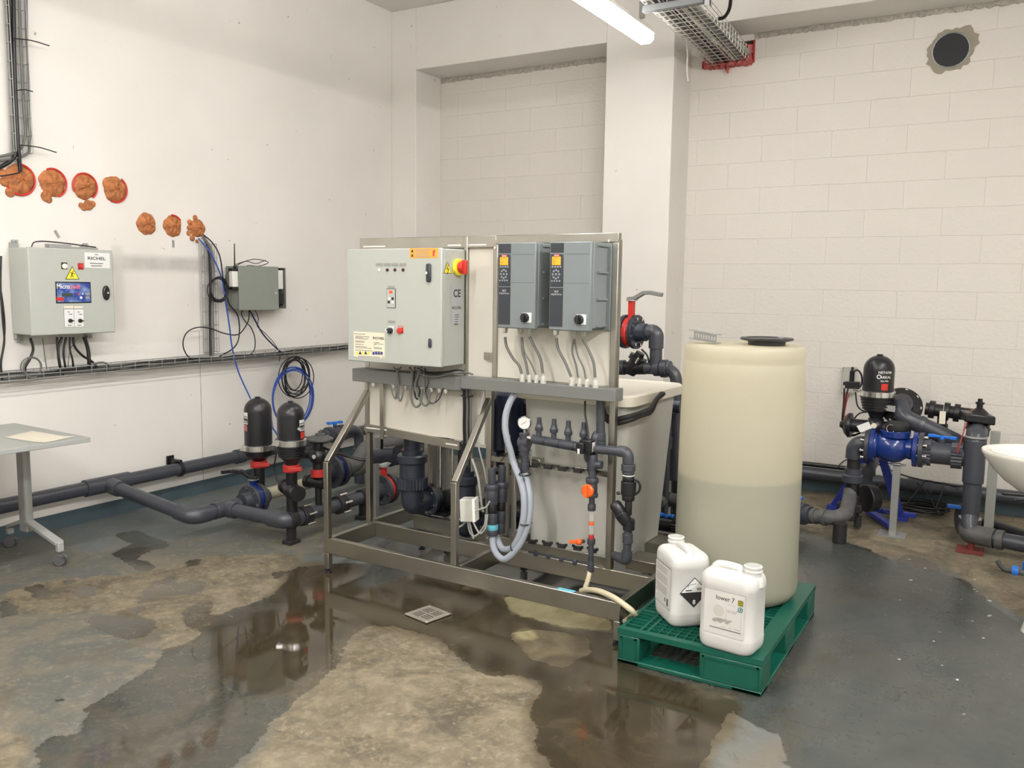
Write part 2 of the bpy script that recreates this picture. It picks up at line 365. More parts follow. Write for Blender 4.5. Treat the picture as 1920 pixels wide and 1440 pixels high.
class MB:
    def __init__(s): s.v = []; s.f = []; s.mi = []
    def add(s, vs, fs, mi=0):
        o = len(s.v); s.v += [Vector(v) for v in vs]; s.f += [[i+o for i in f] for f in fs]; s.mi += [mi]*len(fs); return s
    def box(s, a, b, mi=0):
        x0, x1 = sorted((a[0], b[0])); y0, y1 = sorted((a[1], b[1])); z0, z1 = sorted((a[2], b[2]))
        vs = [(x0, y0, z0), (x1, y0, z0), (x1, y1, z0), (x0, y1, z0), (x0, y0, z1), (x1, y0, z1), (x1, y1, z1), (x0, y1, z1)]
        return s.add(vs, [(0, 3, 2, 1), (4, 5, 6, 7), (0, 1, 5, 4), (1, 2, 6, 5), (2, 3, 7, 6), (3, 0, 4, 7)], mi)
    def obox(s, c, u, v, w_, mi=0):    # centre and three half vectors
        c = Vector(c); u = Vector(u); v = Vector(v); w_ = Vector(w_)
        vs = [c+u*i+v*j+w_*k for k in (-1, 1) for (i, j) in ((-1, -1), (1, -1), (1, 1), (-1, 1))]
        return s.add(vs, [(0, 3, 2, 1), (4, 5, 6, 7), (0, 1, 5, 4), (1, 2, 6, 5), (2, 3, 7, 6), (3, 0, 4, 7)], mi)
    def bar(s, a, b, wd, ht, up=(0, 0, 1), mi=0):
        a = Vector(a); b = Vector(b); d = b-a; L = d.length; d.normalize(); up = Vector(up)
        sd = d.cross(up)
        if sd.length < .01: sd = d.cross(Vector((0, 1, 0)))
        sd.normalize(); u2 = sd.cross(d).normalized()
        return s.obox((a+b)/2, d*(L/2), sd*(wd/2), u2*(ht/2), mi)
    def cyl(s, a, b, r, r2=None, n=20, mi=0, caps=True):
        return s.lathe([(r, 0), (r2 if r2 is not None else r, (Vector(b)-Vector(a)).length)], a, Vector(b)-Vector(a), n, mi, caps)
    def lathe(s, prof, o, ax=(0, 0, 1), n=24, mi=0, caps=True):
        o = Vector(o); ax = Vector(ax).normalized(); u, v = perp(ax); vs = []; fs = []
        if v.cross(u).dot(ax) > 0: u, v = v, u
        if u.cross(v).dot(ax) < 0: v = -v
        for (r, h) in prof:
            for k in range(n):
                t = 2*PI*k/n; vs.append(o+ax*h+(u*math.cos(t)+v*math.sin(t))*r)
        for i in range(len(prof)-1):
            for k in range(n):
                fs.append((i*n+k, i*n+(k+1) % n, (i+1)*n+(k+1) % n, (i+1)*n+k))
        if caps:
            if prof[0][0] > 1e-5: fs.append(tuple(range(n-1, -1, -1)))
            if prof[-1][0] > 1e-5: fs.append(tuple((len(prof)-1)*n+k for k in range(n)))
        return s.add(vs, fs, mi)
    def tube(s, pts, r, n=12, mi=0, closed=False, rf=None):
        pts = [Vector(p) for p in pts]
        q = [pts[0]]
        for p in pts[1:]:
            if (p-q[-1]).length > 1e-5: q.append(p)
        pts = q; m = len(pts)
        if m < 2: return s
        T = []
        for i in range(m):
            if closed: t = pts[(i+1) % m]-pts[i-1]
            else: t = pts[min(i+1, m-1)]-pts[max(i-1, 0)]
            T.append(t.normalized())
        u, v = perp(T[0]); vs = []; fs = []
        for i in range(m):
            u = (u-T[i]*u.dot(T[i])).normalized(); v = T[i].cross(u)
            rr = r if rf is None else r*rf(i/(m-1))
            for k in range(n):
                t = 2*PI*k/n; vs.append(pts[i]+(u*math.cos(t)+v*math.sin(t))*rr)
        for i in range(m if closed else m-1):
            j = (i+1) % m
            for k in range(n): fs.append((i*n+k, i*n+(k+1) % n, j*n+(k+1) % n, j*n+k))
        if not closed: fs.append(tuple(range(n-1, -1, -1))); fs.append(tuple((m-1)*n+k for k in range(n)))
        return s.add(vs, fs, mi)
    def ring(s, c, ax, R_, r, n=28, k=8, mi=0):
        u, v = perp(Vector(ax)); c = Vector(c)
        return s.tube([c+(u*math.cos(2*PI*i/n)+v*math.sin(2*PI*i/n))*R_ for i in range(n)], r, k, mi, True)
    def ball(s, c, r, n=16, mi=0, ax=(0, 0, 1), sq=1.0):
        return s.lathe([(max(1e-6, r*math.sin(PI*i/10)), -r*sq*math.cos(PI*i/10)) for i in range(11)], c, ax, n, mi, False)
    def prism(s, poly, o, u, v, th, mi=0):   # flat outline in (u, v), given thickness along u x v
        o = Vector(o); u = Vector(u); v = Vector(v); w_ = u.cross(v).normalized()*th; n = len(poly)
        vs = [o+u*a+v*b for a, b in poly]; vs += [p+w_ for p in vs]
        fs = [tuple(range(n-1, -1, -1)), tuple(range(n, 2*n))]+[(i, (i+1) % n, n+(i+1) % n, n+i) for i in range(n)]
        return s.add(vs, fs, mi)
    def text(s, body, o, u, v, size, mi=0, align='LEFT', stretch=1.0, bold=0.0):
        o = Vector(o); u = Vector(u).normalized(); v = Vector(v).normalized(); w_ = u.cross(v)
        cu = bpy.data.curves.new('t', 'FONT'); cu.body = body; cu.size = size; cu.align_x = align; cu.offset = bold*size; cu.resolution_u = 3
        ob = bpy.data.objects.new('t', cu); COL.objects.link(ob)
        bpy.context.view_layer.update()
        me = ob.to_mesh()
        vs = [o+u*(p.co.x*stretch)+v*p.co.y+w_*.0003 for p in me.vertices]
        fs = [tuple(f.vertices) for f in me.polygons]
        ob.to_mesh_clear(); bpy.data.objects.remove(ob); bpy.data.curves.remove(cu)
        return s.add(vs, fs, mi)

class Frame:
    def __init__(s, M=None): s.M = M or Matrix.Identity(4); s.a = s.M.to_euler().z
WORLD = Frame(); SKID = Frame(SKM)

def link(name, mb, mats, base, bevel=0, flat=False, sharp=38):
    me = bpy.data.meshes.new(name)
    b = Vector(base)
    me.from_pydata([tuple(v-b) for v in mb.v], [], mb.f); me.validate()
    for m in (mats if isinstance(mats, (list, tuple)) else [mats]): me.materials.append(m)
    if len(me.polygons) == len(mb.mi): me.polygons.foreach_set('material_index', mb.mi)
    bm = bmesh.new(); bm.from_mesh(me); bmesh.ops.recalc_face_normals(bm, faces=bm.faces); bm.to_mesh(me); bm.free()
    if not flat:
        me.polygons.foreach_set('use_smooth', [True]*len(me.polygons)); me.set_sharp_from_angle(angle=math.radians(sharp))
    o = bpy.data.objects.new(name, me); COL.objects.link(o)
    if bevel:
        md = o.modifiers.new('bevel', 'BEVEL'); md.width = bevel; md.segments = 2; md.limit_method = 'ANGLE'; md.angle_limit = math.radians(50)
        md.harden_normals = False
    return o
class Thing:
    def __init__(s, name, label, cat, base, frame=WORLD, group=None):
        e = bpy.data.objects.new(name, None); COL.objects.link(e); e.empty_display_size = .05
        s.b = Vector(base); s.fr = frame; s.o = e
        e.location = frame.M @ s.b; e.rotation_euler = (0, 0, frame.a)
        e['label'] = label; e['category'] = cat
        if group: e['group'] = group
    def part(s, name, mb, mats, parent=None, bevel=0, label=None, sharp=38):
        o = link(name, mb, mats, s.b, bevel, sharp=sharp); o.parent = parent or s.o
        if label: o['label'] = label
        return o
def solo(name, mb, mats, label, cat, base=None, frame=WORLD, group=None, bevel=0, kind=None, sharp=38):
    if base is None:
        lo = Vector([min(v[i] for v in mb.v) for i in range(3)]); hi = Vector([max(v[i] for v in mb.v) for i in range(3)])
        base = Vector(((lo.x+hi.x)/2, (lo.y+hi.y)/2, lo.z))
    o = link(name, mb, mats, base, bevel, sharp=sharp)
    o.location = frame.M @ Vector(base); o.rotation_euler = (0, 0, frame.a)
    o['label'] = label; o['category'] = cat
    if group: o['group'] = group
    if kind: o['kind'] = kind
    return o
def struct(name, mb, mat, bevel=0, label=None):
    o = link(name, mb, mat, (0, 0, 0), bevel); o['kind'] = 'structure'
    if label: o['label'] = label
    return o
def copy_tree(o, parent=None):
    c = o.copy(); COL.objects.link(c)
    if parent: c.parent = parent
    for ch in list(o.children): copy_tree(ch, c)
    return c
X_, Y_, Z_ = Vector((1, 0, 0)), Vector((0, 1, 0)), Vector((0, 0, 1))

# ================================================================== SETTING
XL, YB, YC, XR, YF, ZC = -5.21, 6.58, 6.98, 3.6, -3.2, 4.09
NX0, NX1, NZ, CX = -4.925, -3.016, 3.54, -2.44
# floor grid with stain masks (all given in metres on the floor)
def floor_poly(pts): return np.array([tuple(at(x, y, Z=0))[:2] for x, y in pts])
def pip(px_, py_, poly):
    inside = np.zeros(px_.shape, bool); n = len(poly); j = n-1
    for i in range(n):
        xi, yi = poly[i]; xj, yj = poly[j]
        c = ((yi > py_) != (yj > py_)) & (px_ < (xj-xi)*(py_-yi)/(yj-yi+1e-12)+xi)
        inside ^= c; j = i
    return inside
def build_floor():
    gx = np.arange(XL-.1, XR+.1, .022); gy = np.arange(YF-.1, YC+.1, .022)
    GX, GY = np.meshgrid(gx, gy); ny, nx = GX.shape
    def blur(a, k):
        a = a.astype(float)
        for _ in range(k):
            p = np.pad(a, 1, mode='edge'); a = (p[:-2, 1:-1]+p[2:, 1:-1]+p[1:-1, :-2]+p[1:-1, 2:]+p[1:-1, 1:-1]*2)/6
        return a
    def region(polys, k):
        m = np.zeros(GX.shape, bool)
        for p in polys: m |= pip(GX, GY, floor_poly(p))
        return blur(m, k)
    small = [[(210, 1000), (255, 995), (300, 1008), (325, 1027), (290, 1030), (250, 1046), (290, 1060), (295, 1072), (265, 1070), (235, 1055), (215, 1045), (192, 1042), (230, 1028), (257, 1018), (225, 1010)],
             [(40, 1100), (80, 1093), (105, 1108), (85, 1125), (60, 1122)], [(130, 1108), (180, 1095), (180, 1120), (150, 1122)],
             [(160, 1155), (205, 1155), (290, 1160), (295, 1175), (270, 1200), (235, 1197), (190, 1185), (165, 1170)],
             [(315, 1105), (360, 1085), (395, 1088), (370, 1125), (340, 1110), (320, 1125)], [(340, 1052), (380, 1045), (378, 1060), (350, 1064)],
             [(235, 1145), (280, 1135), (262, 1157)], [(345, 1140), (390, 1125), (410, 1110), (395, 1150), (375, 1190), (345, 1175)],
             [(0, 1112), (32, 1135), (30, 1155), (0, 1162)], [(270, 1105), (310, 1085), (332, 1075), (312, 1118), (282, 1122), (255, 1132)],
             [(500, 1075), (540, 1065), (532, 1084), (506, 1090)], [(108, 1092), (145, 1080), (148, 1092), (120, 1100)], [(40, 1200), (65, 1198), (60, 1212), (42, 1212)],
             [(82, 1310), (115, 1308), (135, 1300), (110, 1322), (90, 1322)]]
    main = [(563, 1063), (500, 1123), (450, 1137), (400, 1157), (377, 1190), (340, 1205), (305, 1213), (305, 1235), (280, 1257), (262, 1276), (235, 1280), (210, 1300), (165, 1325), (170, 1345), (150, 1355), (165, 1372),
            (120, 1385), (83, 1373), (68, 1400), (72, 1460), (417, 1460), (467, 1407), (533, 1330), (590, 1290), (617, 1265), (640, 1240), (648, 1205), (683, 1172), (743, 1173), (800, 1190), (850, 1223), (890, 1257), (930, 1272),
            (967, 1262), (1020, 1280), (1005, 1325), (995, 1350), (1010, 1403), (1035, 1460), (1920, 1700), (2300, 1400), (2050, 1200), (1920, 1177), (1900, 1160), (1847, 1123), (1827, 1100), (1773, 1073), (1747, 1050), (1693, 1036), (1690, 1057), (1633, 1030),
            (1580, 1017), (1497, 1003), (1260, 985), (1200, 1000), (1000, 1000), (860, 1010), (735, 1060), (640, 1055)]
    wet = region([main]+small, 5)
    holes = region([[(940, 1120), (1000, 1110), (1150, 1160), (1150, 1185), (1060, 1175), (960, 1150)], [(960, 1185), (1010, 1180), (1100, 1195), (1110, 1225), (1060, 1255), (990, 1235), (960, 1205)], [(1370, 1330), (1337, 1385), (1320, 1430), (1290, 1460), (1500, 1460), (1460, 1380)]], 2)
    wet = wet*(1-holes*.9)
    # the far right corner has dried in patches
    tan = region([[(0, 1110), (100, 1085), (260, 1078), (400, 1040), (560, 1040), (563, 1063), (500, 1123), (400, 1157), (377, 1190), (310, 1213), (290, 1165), (150, 1150), (0, 1150)],
                  [(60, 1380), (-200, 1390), (-200, 1460), (80, 1460)], [(410, 1150), (380, 1200), (310, 1215), (330, 1160)],
                  [(600, 1150), (660, 1190), (620, 1260), (533, 1323), (430, 1460), (1100, 1460), (1040, 1400), (1020, 1340), (1040, 1290), (960, 1260), (850, 1215), (740, 1160), (660, 1160)],
                  [(640, 1140), (900, 1050), (1165, 1150), (1165, 1240), (1380, 1310), (1300, 1460), (500, 1460), (560, 1290)],
                  [(1497, 925), (1600, 930), (1800, 955), (2100, 1000), (2100, 1210), (1920, 1170), (1827, 1095), (1747, 1045), (1690, 1052), (1580, 1012), (1497, 998)],
                  [(150, 960), (300, 930), (460, 900), (470, 930), (300, 960), (170, 985)]], 8)
    brown = region([[(400, 1170), (530, 1140), (640, 1120), (760, 1080), (900, 1080), (1165, 1160), (1170, 1250), (1400, 1320), (1310, 1460), (1010, 1460), (980, 1330), (1010, 1280), (920, 1270), (830, 1215), (700, 1170), (650, 1180), (530, 1310), (450, 1300), (390, 1230)],
                    [(560, 1050), (700, 1060), (640, 1140), (500, 1130)]], 7)
    teal = region([[(563, 1040), (735, 1050), (860, 1000), (760, 1085), (620, 1120), (580, 1110)], [(1497, 1000), (1580, 1017), (1690, 1057), (1773, 1073), (1847, 1123), (2000, 1200), (2400, 1400), (2200, 1700), (1340, 1700), (1330, 1420), (1390, 1310), (1430, 1310), (1510, 1140)],
                   [(20, 900), (470, 860), (740, 860), (740, 960), (470, 965), (430, 1000), (150, 1040)],
                   [(640, 960), (850, 960), (1240, 960), (1240, 1110), (1160, 1180), (860, 1085), (700, 1050)]], 8)
    yellow = region([[(940, 1120), (1000, 1110), (1150, 1160), (1155, 1185), (1060, 1180), (960, 1150)], [(870, 1090), (935, 1100), (925, 1112), (860, 1105)], [(960, 1180), (1000, 1175), (1010, 1200), (970, 1200)]], 3)
    pool = region([[(640, 1050), (740, 1010), (860, 1000), (1000, 985), (1240, 985), (1230, 1080), (1160, 1180), (860, 1085), (700, 1060)],
                   [(520, 1150), (640, 1050), (700, 1070), (680, 1110), (640, 1240), (560, 1330), (300, 1460), (90, 1460), (250, 1280), (380, 1190)],
                   [(1150, 1250), (1160, 1280), (1330, 1320), (1300, 1380), (1060, 1400)]], 9)
    chips = region([[(1580, 1000), (1700, 990), (1950, 1080), (1950, 1200), (1850, 1150), (1900, 1400), (1650, 1250)]], 10)
    chips = np.maximum(chips, region([[(620, 1280), (980, 1280), (1000, 1440), (560, 1440)]], 8)*.2)
    vs = np.stack([GX.ravel(), GY.ravel(), np.zeros(GX.size)], 1)
    idx = np.arange(GX.size).reshape(ny, nx)
    q = np.stack([idx[:-1, :-1], idx[:-1, 1:], idx[1:, 1:], idx[1:, :-1]], -1).reshape(-1, 4)
    me = bpy.data.meshes.new('floor'); me.vertices.add(len(vs)); me.vertices.foreach_set('co', vs.ravel())
    me.loops.add(q.size); me.loops.foreach_set('vertex_index', q.ravel()); me.polygons.add(len(q))
    me.polygons.foreach_set('loop_start', np.arange(0, q.size, 4)); me.update(); me.validate()
    for nme, arr in dict(wet=wet, tan=tan, brown=brown, teal=teal, yellow=yellow, pool=pool, chips=chips).items():
        a = me.attributes.new(nme, 'FLOAT', 'POINT'); a.data.foreach_set('value', arr.ravel().astype(np.float32))
    me.materials.append(FLOOR); o = bpy.data.objects.new('floor', me); COL.objects.link(o); o['kind'] = 'structure'
build_floor()

struct('wall_left', MB().box((XL-.2, YF, -.02), (XL, YC+.25, ZC)), PLASTER_L)
m = MB()      # plastered concrete frame with its recess
m.box((XL, YB, 0), (NX0, YC, ZC)); m.box((NX1, YB, 0), (CX, YC, ZC)); m.box((NX0, YB, NZ), (NX1, YC, ZC)); m.box((CX, YB, 3.565), (XR, YC, ZC))
struct('wall_back', m, PLASTER, bevel=.006)
m = MB()      # block wall, with the square hole for the cable tray
HX0, HX1, HZ0, HZ1 = -2.34, -1.93, 3.35, 3.52
m.box((XL, YC, 0), (HX0, YC+.2, ZC)); m.box((HX1, YC, 0), (XR, YC+.2, ZC)); m.box((HX0, YC, 0), (HX1, YC+.2, HZ0)); m.box((HX0, YC, HZ1), (HX1, YC+.2, ZC)); m.box((HX0-.1, YC+.2, HZ0-.1), (HX1+.1, YC+.22, HZ1+.1))
struct('wall_rear', m, BLOCK)
struct('wall_right', MB().box((XR, YF, -.02), (XR+.2, YC+.25, ZC)), PLASTER)
struct('wall_front', MB().box((XL-.2, YF-.2, -.02), (XR+.2, YF, ZC)), PLASTER)
struct('ceiling', MB().box((XL-.2, YF-.2, ZC), (XR+.2, YC+.25, ZC+.15)), PLASTER)
# rough mortar joints under the beams
def rough_strip(x0, x1, z0, z1, y):
    m = MB(); n = int((x1-x0)/.02); rows = []
    for k in range(n+1):
        x = x0+(x1-x0)*k/n
        rows.append([(x, y-.001, z0+random.uniform(-.004, .008)), (x, y-random.uniform(.004, .016), (z0+z1)/2+random.uniform(-.006, .006)), (x, y-.001, z1)])
    vs = [p for r_ in rows for p in r_]; fs = []
    for k in range(n):
        for j in range(2): fs.append((k*3+j, (k+1)*3+j, (k+1)*3+j+1, k*3+j+1))
    return m.add(vs, fs)
struct('trim_1', rough_strip(NX0, NX1, 3.495, 3.54, YC), MORT, label='rough grey mortar joint under the recess lintel')
struct('trim_2', rough_strip(HX1, XR, 3.525, 3.565, YC), MORT, label='rough grey mortar joint under the beam on the block wall')
struct('baseboard_left', MB().box((XL, YF, 0), (XL+.012, YB, .098)), SKIRT, label='peeling dark teal painted wall base')
m = MB(); m.box((XL, YB-.012, 0), (CX+.012, YB, .098)); m.box((CX, YB-.012, 0), (CX+.012, YC, .098)); struct('baseboard_back', m, SKIRT)
struct('baseboard_rear', MB().box((CX+.012, YC-.012, 0), (XR, YC, .13)), SKIRT)

# ================================================================== LIGHTS
LABS = ['lit fluorescent batten with clear cover hanging above the recess', 'lit batten next in line behind the visible one, out of the picture', 'third lit batten in the row over the skid, out of the picture',
        'unseen lit batten added in the right hand row nearest the block wall', 'unseen lit batten added in the middle of the right hand row', 'unseen lit batten added to the right hand row behind the camera', 'unseen lit batten added at the far end of the row behind the camera']
def batten(x, y0, y1, z, i):
    t = Thing('fluorescent_batten', LABS[i], 'light', (x, (y0+y1)/2, z))
    hw = .058; poly = [(-hw, .0), (-hw*.98, .012), (-hw*.55, .050), (hw*.55, .050), (hw*.98, .012), (hw, .0)]
    t.part('housing', MB().prism(poly, (x, y0, z+.035), -X_, Z_, y1-y0), WHITE, bevel=.004)
    dp = [(-hw*.98, 0), (hw*.98, 0), (hw*1.02, -.045), (hw*.55, -.068), (-hw*.55, -.068), (-hw*1.02, -.045)]
    n = len(dp); vs = []; fs = []
    for k, (yy, s_) in enumerate(((y0, .55), (y0+.03, 1), (y1-.03, 1), (y1, .55))):
        for a, b_ in dp: vs.append((x+a*(1 if s_ == 1 else .8), yy, z+.035+b_*s_))
    for k in range(3):
        for j in range(n): fs.append((k*n+j, k*n+(j+1) % n, (k+1)*n+(j+1) % n, (k+1)*n+j))
    fs += [tuple(range(n)), tuple(3*n+j for j in range(n))]
    t.part('diffuser', MB().add(vs, fs), BATTEN_MATS[i])
    for yy in (y0+.2, y1-.2):
        t.part('hanger', MB().box((x+.02, yy-.012, z+.09), (x+.055, yy+.012, ZC)), GALV)
for i, (x, y0, y1, z) in enumerate(BATTENS): batten(x, y0, y1, z, i)

# ================================================================== LEFT WALL
def basket(name, label, a, b, wdir, width, hdir, height, step=.1, nw=4, wr=.0024, group=None, mat=None, nh=2):
    a = Vector(a); b = Vector(b); wd = Vector(wdir).normalized()*width; hd = Vector(hdir).normalized()*height
    L = (b-a).length; d = (b-a).normalized(); n = int(L/step)
    m = MB()
    for k in range(n+1):
        p = a+d*(L*k/n)
        m.tube(fillet([p+hd, p, p+wd, p+wd+hd], .012, 3), wr, 6)
    for k in range(nw+1):
        o = wd*(k/nw)
        m.tube([a+o, b+o], wr, 6)
    for k in range(1, nh+1):
        for o in (Vector((0, 0, 0)), wd): m.tube([a+o+hd*(k/nh), b+o+hd*(k/nh)], wr, 6)
    return solo(name, m, mat or GALV, label, 'cable tray', group=group)
TX = XL+.02
basket('wire_cable_tray', 'long horizontal wire cable tray low along the left wall', (TX, 2.2, .985), (TX, 6.3, 1.0), X_, .105, Z_, .05, step=.105)
basket('wire_cable_tray', 'tall wire cable tray running up to the ceiling at the left edge', (XL+.02, 2.975, 2.33), (XL+.02, 2.975, ZC-.01), Y_, .10, X_, .05, step=.1, nw=3)
basket('wire_cable_tray', 'short vertical wire cable tray below the rightmost foam plug', (XL+.015, 4.33, 1.06), (XL+.015, 4.33, 1.86), Y_, .10, X_, .05, step=.1, nw=3)
# cables lying in the horizontal tray
rnd = random.Random(3)
for k, (mt, r_, lab) in enumerate([(CABB, .009, 'thick black cable along the tray nearest the wall'), (CABG, .007, 'grey cable along the horizontal tray beside the black ones'), (CABB, .008, 'black cable along the middle of the horizontal tray'), (CABB, .010, 'thickest black cable in the horizontal tray'), (CABG, .006, 'thin grey cable at the front of the horizontal tray')]):
    pts = []; y = 2.2
    while y < 6.3:
        pts.append((TX+.016+.018*k+rnd.uniform(-.006, .006), y, .995+r_+rnd.uniform(0, .022))); y += .22
    solo('tray_cable', MB().tube(spline(pts, 4), r_, 8), mt, lab, 'cable', group='cables in the horizontal tray')
# wall plug fixings
def clipplate(px, py, ang, ln=.05, wd=.016):
    c = at(px, py, X=XL+.004); d = Vector((0, math.sin(ang), math.cos(ang)))
    return MB().obox(c, d*ln/2, Vector((0, d.z, -d.y))*wd/2, X_*.003).cyl(c+d*.012, c+d*.012+X_*.008, .004, n=8)
for px, py, a_, lab in [(107, 439, -.55, 'small tilted galvanised wall clip above the left control cabinet'), (325, 457, 0, 'small upright galvanised clip under the middle lower foam plug'), (382, 480, 0, 'small round-headed fixing under the rightmost foam plug')]:
    solo('wall_clip', clipplate(px, py, a_, .05 if a_ or px == 325 else .02), GALV, lab, 'clip')

# foam filled sleeves
def foam(px, py, r, lab, ringc, seed, blob=None, upper=True):
    c = at(px, py, X=XL); rr = random.Random(seed)
    t = Thing('foam_plug', lab, 'wall plug', c, group='foam plugs in the wall sleeves')
    m = MB(); n = 40; rings = 9; vs = [c+X_*.030]; fs = []
    ph = [rr.uniform(0, 6.3) for _ in range(12)]
    for i in range(1, rings+1):
        for k in range(n):
            th = 2*PI*k/n; edge = 1+.035*math.sin(3*th+ph[0])+.03*math.sin(5*th+ph[1])+.025*math.sin(9*th+ph[2])
            rad = r*i/rings*edge
            h = .030*(1-(i/rings)**4)+.006*math.sin(7*th+i*1.7+ph[3])*math.sin(i*1.3+ph[4])+rr.uniform(-.004, .004)
            if i == rings: h = .001
            vs.append(c+Vector((max(h, .001), math.cos(th)*rad, math.sin(th)*rad*1.0)))
    for k in range(n): fs.append((0, 1+k, 1+(k+1) % n))
    for i in range(rings-1):
        for k in range(n): fs.append((1+i*n+k, 1+(i+1)*n+k, 1+(i+1)*n+(k+1) % n, 1+i*n+(k+1) % n))
    m.add(vs, fs)
    if blob:
        for (by, bz, br) in blob: m.ball(c+Vector((.004, by, bz)), br, 12, ax=X_, sq=.5)
    t.part('foam', m, FOAM, sharp=60)
    if ringc:
        u = MB(); a0, a1 = ringc; k = 24
        u.tube([c+Vector((.010, math.cos(a0+(a1-a0)*i/k)*r*1.0, math.sin(a0+(a1-a0)*i/k)*r*1.0)) for i in range(k+1)], .006, 8)
        t.part('red_sleeve', u, RED)
foam(36, 337, .091, 'orange foam plug under the tall cable tray, leftmost of the upper four', (-2.6, 1.6), 1, [(-.09, -.02, .03), (-.06, -.08, .03), (-.1, .03, .022)])
foam(98, 343, .086, 'orange foam plug dripping at its lower left, second of the upper four', (-1.2, 2.0), 2, [(-.045, -.085, .035), (-.03, -.105, .022)])
foam(158, 350, .083, 'orange foam plug with red ring and a lump hanging below it', (-.9, 3.6), 3, [(.02, -.115, .034), (-.01, -.13, .024), (.05, -.105, .022), (-.03, -.12, .018)])
foam(215, 355, .084, 'orange foam plug with a chipped top edge, rightmost of the upper four', (-2.0, 1.0), 4, [(-.045, .03, .045)])
foam(274, 420, .076, 'orange foam plug above the bare rubbed band, leftmost of the lower three', None, 5)
foam(323, 424, .076, 'orange foam plug above the upright clip, middle of the lower three', (.6, 1.7), 6)
foam(370, 428, .066, 'orange foam plug with cables coming out, rightmost of the lower three', None, 7, [(-.075, .0, .02), (-.07, .04, .02), (-.08, -.04, .02), (-.05, -.075, .022), (-.02, .075, .02), (-.01, -.095, .014)])

def wcable(pts, r, mt, lab, X0=XL+.03, group=None, name='wall_cable', n=8):
    P = []
    for p in pts:
        P.append(at(p[0], p[1], X=(X0 if len(p) < 3 else XL+p[2])))
    return solo(name, MB().tube(spline(P, n), r, 8), mt, lab, 'cable', group=group)
# vertical bundle at the left edge
wcable([(14, -120), (15, 0), (22, 130), (27, 260), (22, 300), (-40, 330)], .012, CABB, 'thick black cable on the left side of the tall tray')
wcable([(24, -120), (25, 0), (27, 130), (33, 260), (36, 300), (38, 322, .03)], .012, CABB, 'thick black cable dropping from the tall tray into the first foam plug')
wcable([(36, -120), (36, 0), (39, 100), (44, 200), (47, 255), (30, 285), (-40, 300)], .008, CABG, 'grey cable in the tall tray that turns left at the bottom')
wcable([(50, -120), (49, 0), (51, 120), (54, 220), (56, 262), (45, 292), (-40, 306)], .008, CABG, 'grey cable on the right of the tall tray that curves left')
wcable([(47, -120), (47, 0), (50, 110), (52, 195)], .004, plain('violet_cable', (.12, .08, .25), .5), 'thin violet cable in the tall tray')
wcable([(33, 275, .05), (37, 300, .05), (40, 320, .05), (22, 327, .05), (-30, 334)], .004, CABB, 'thin black cable looping over the first foam plug')
for (a, b, lab) in [((25, 72), (93, 86), 'uppermost long black cable tie tail sticking out of the tall tray'), ((30, 170), (62, 172), 'middle short black cable tie tail on the tall tray'), ((38, 272), (106, 286), 'lowest long black cable tie tail sticking out of the tall tray')]:
    P = [at(a[0], a[1], X=XL+.07), at((a[0]+b[0])/2, (a[1]+b[1])/2-3, X=XL+.08), at(b[0], b[1], X=XL+.10)]
    solo('cable_tie', MB().tube(spline(P, 4), .0035, 6), BLK, lab, 'cable tie', group='cable ties on the tall tray')
# strands at the left picture edge beside the cabinet
wcable([(2, 480), (1, 540), (5, 600), (8, 640), (2, 680), (4, 712)], .006, CABB, 'black cable running down beside the left control cabinet')
wcable([(-4, 520), (4, 560), (9, 610), (6, 650), (-2, 690), (-8, 712)], .005, CABB, 'thinner black cable running down beside the left control cabinet')

# ------------------------------------------------ left control cabinet
CF = XL+.215; y0, y1, z0, z1 = 2.93, 3.47, 1.255, 1.768
t = Thing('control_cabinet', 'light grey wall cabinet with a blue display panel at the left edge', 'control cabinet', (XL+.1, (y0+y1)/2, z0))
t.part('body', MB().box((XL+.015, y0, z0), (CF-.022, y1, z1)), RAL, bevel=.006)
dr = t.part('door', MB().box((CF-.020, y0-.003, z0-.003), (CF, y1+.003, z1+.003)), RAL, bevel=.006)
def cp(px, py, off=0): return at(px, py, X=CF+off)
U, V = Y_, Z_
def plate(m, a, b, off, th=.002, mi=0):      # rectangle on the cabinet front between two image corners
    p, q = cp(*a), cp(*b); return m.box((CF+off, min(p.y, q.y), min(p.z, q.z)), (CF+off+th, max(p.y, q.y), max(p.z, q.z)), mi)
m = MB(); plate(m, (158, 473), (206, 503), 0)
c = cp(181, 483, .0023); m2 = MB()
lb = t.part('maker_label', m, LABELW, dr, label='white maker label with black lettering')
def richel(m2, c, u, v, w, size):
    for rr in (size*.55, size*.35):
        m2.add(*arc_strip(c+v*size*.35, u, v, rr, rr-size*.09, .15*PI, .85*PI))
    m2.text('RICHEL', c-v*size*.55, u, v, size, align='CENTER', stretch=1.45, bold=.02)
def arc_strip(c, u, v, r0, r1, a0, a1, n=14):
    vs = []; fs = []
    for i in range(n+1):
        a = a0+(a1-a0)*i/n; d = u*math.cos(a)+v*math.sin(a); vs += [c+d*r0, c+d*r1]
    for i in range(n): fs.append((2*i, 2*i+1, 2*i+3, 2*i+2))
    return vs, fs
richel(m2, c, U, V, X_, .026)
for k in range(2):
    q = cp(181, 494+k*4.5, .0025); m2.add([q+U*s_*.045*(1-.15*k)+V*t_*.0022 for s_, t_ in ((-1, -1), (1, -1), (1, 1), (-1, 1))], [(0, 1, 2, 3)])
t.part('lettering', m2, INK, lb)
def pilot(px, py, bez, lens, nm, lab):
    p = cp(px, py); a = t.part(nm, MB().box((CF, p.y-.018, p.z-.017), (CF+.004, p.y+.018, p.z+.022)), bez, dr, label=lab)
    t.part('lens', MB().lathe([(.014, 0), (.014, .008), (.010, .014), (.001, .016)], (CF+.004, p.y, p.z), X_, 20), lens, a)
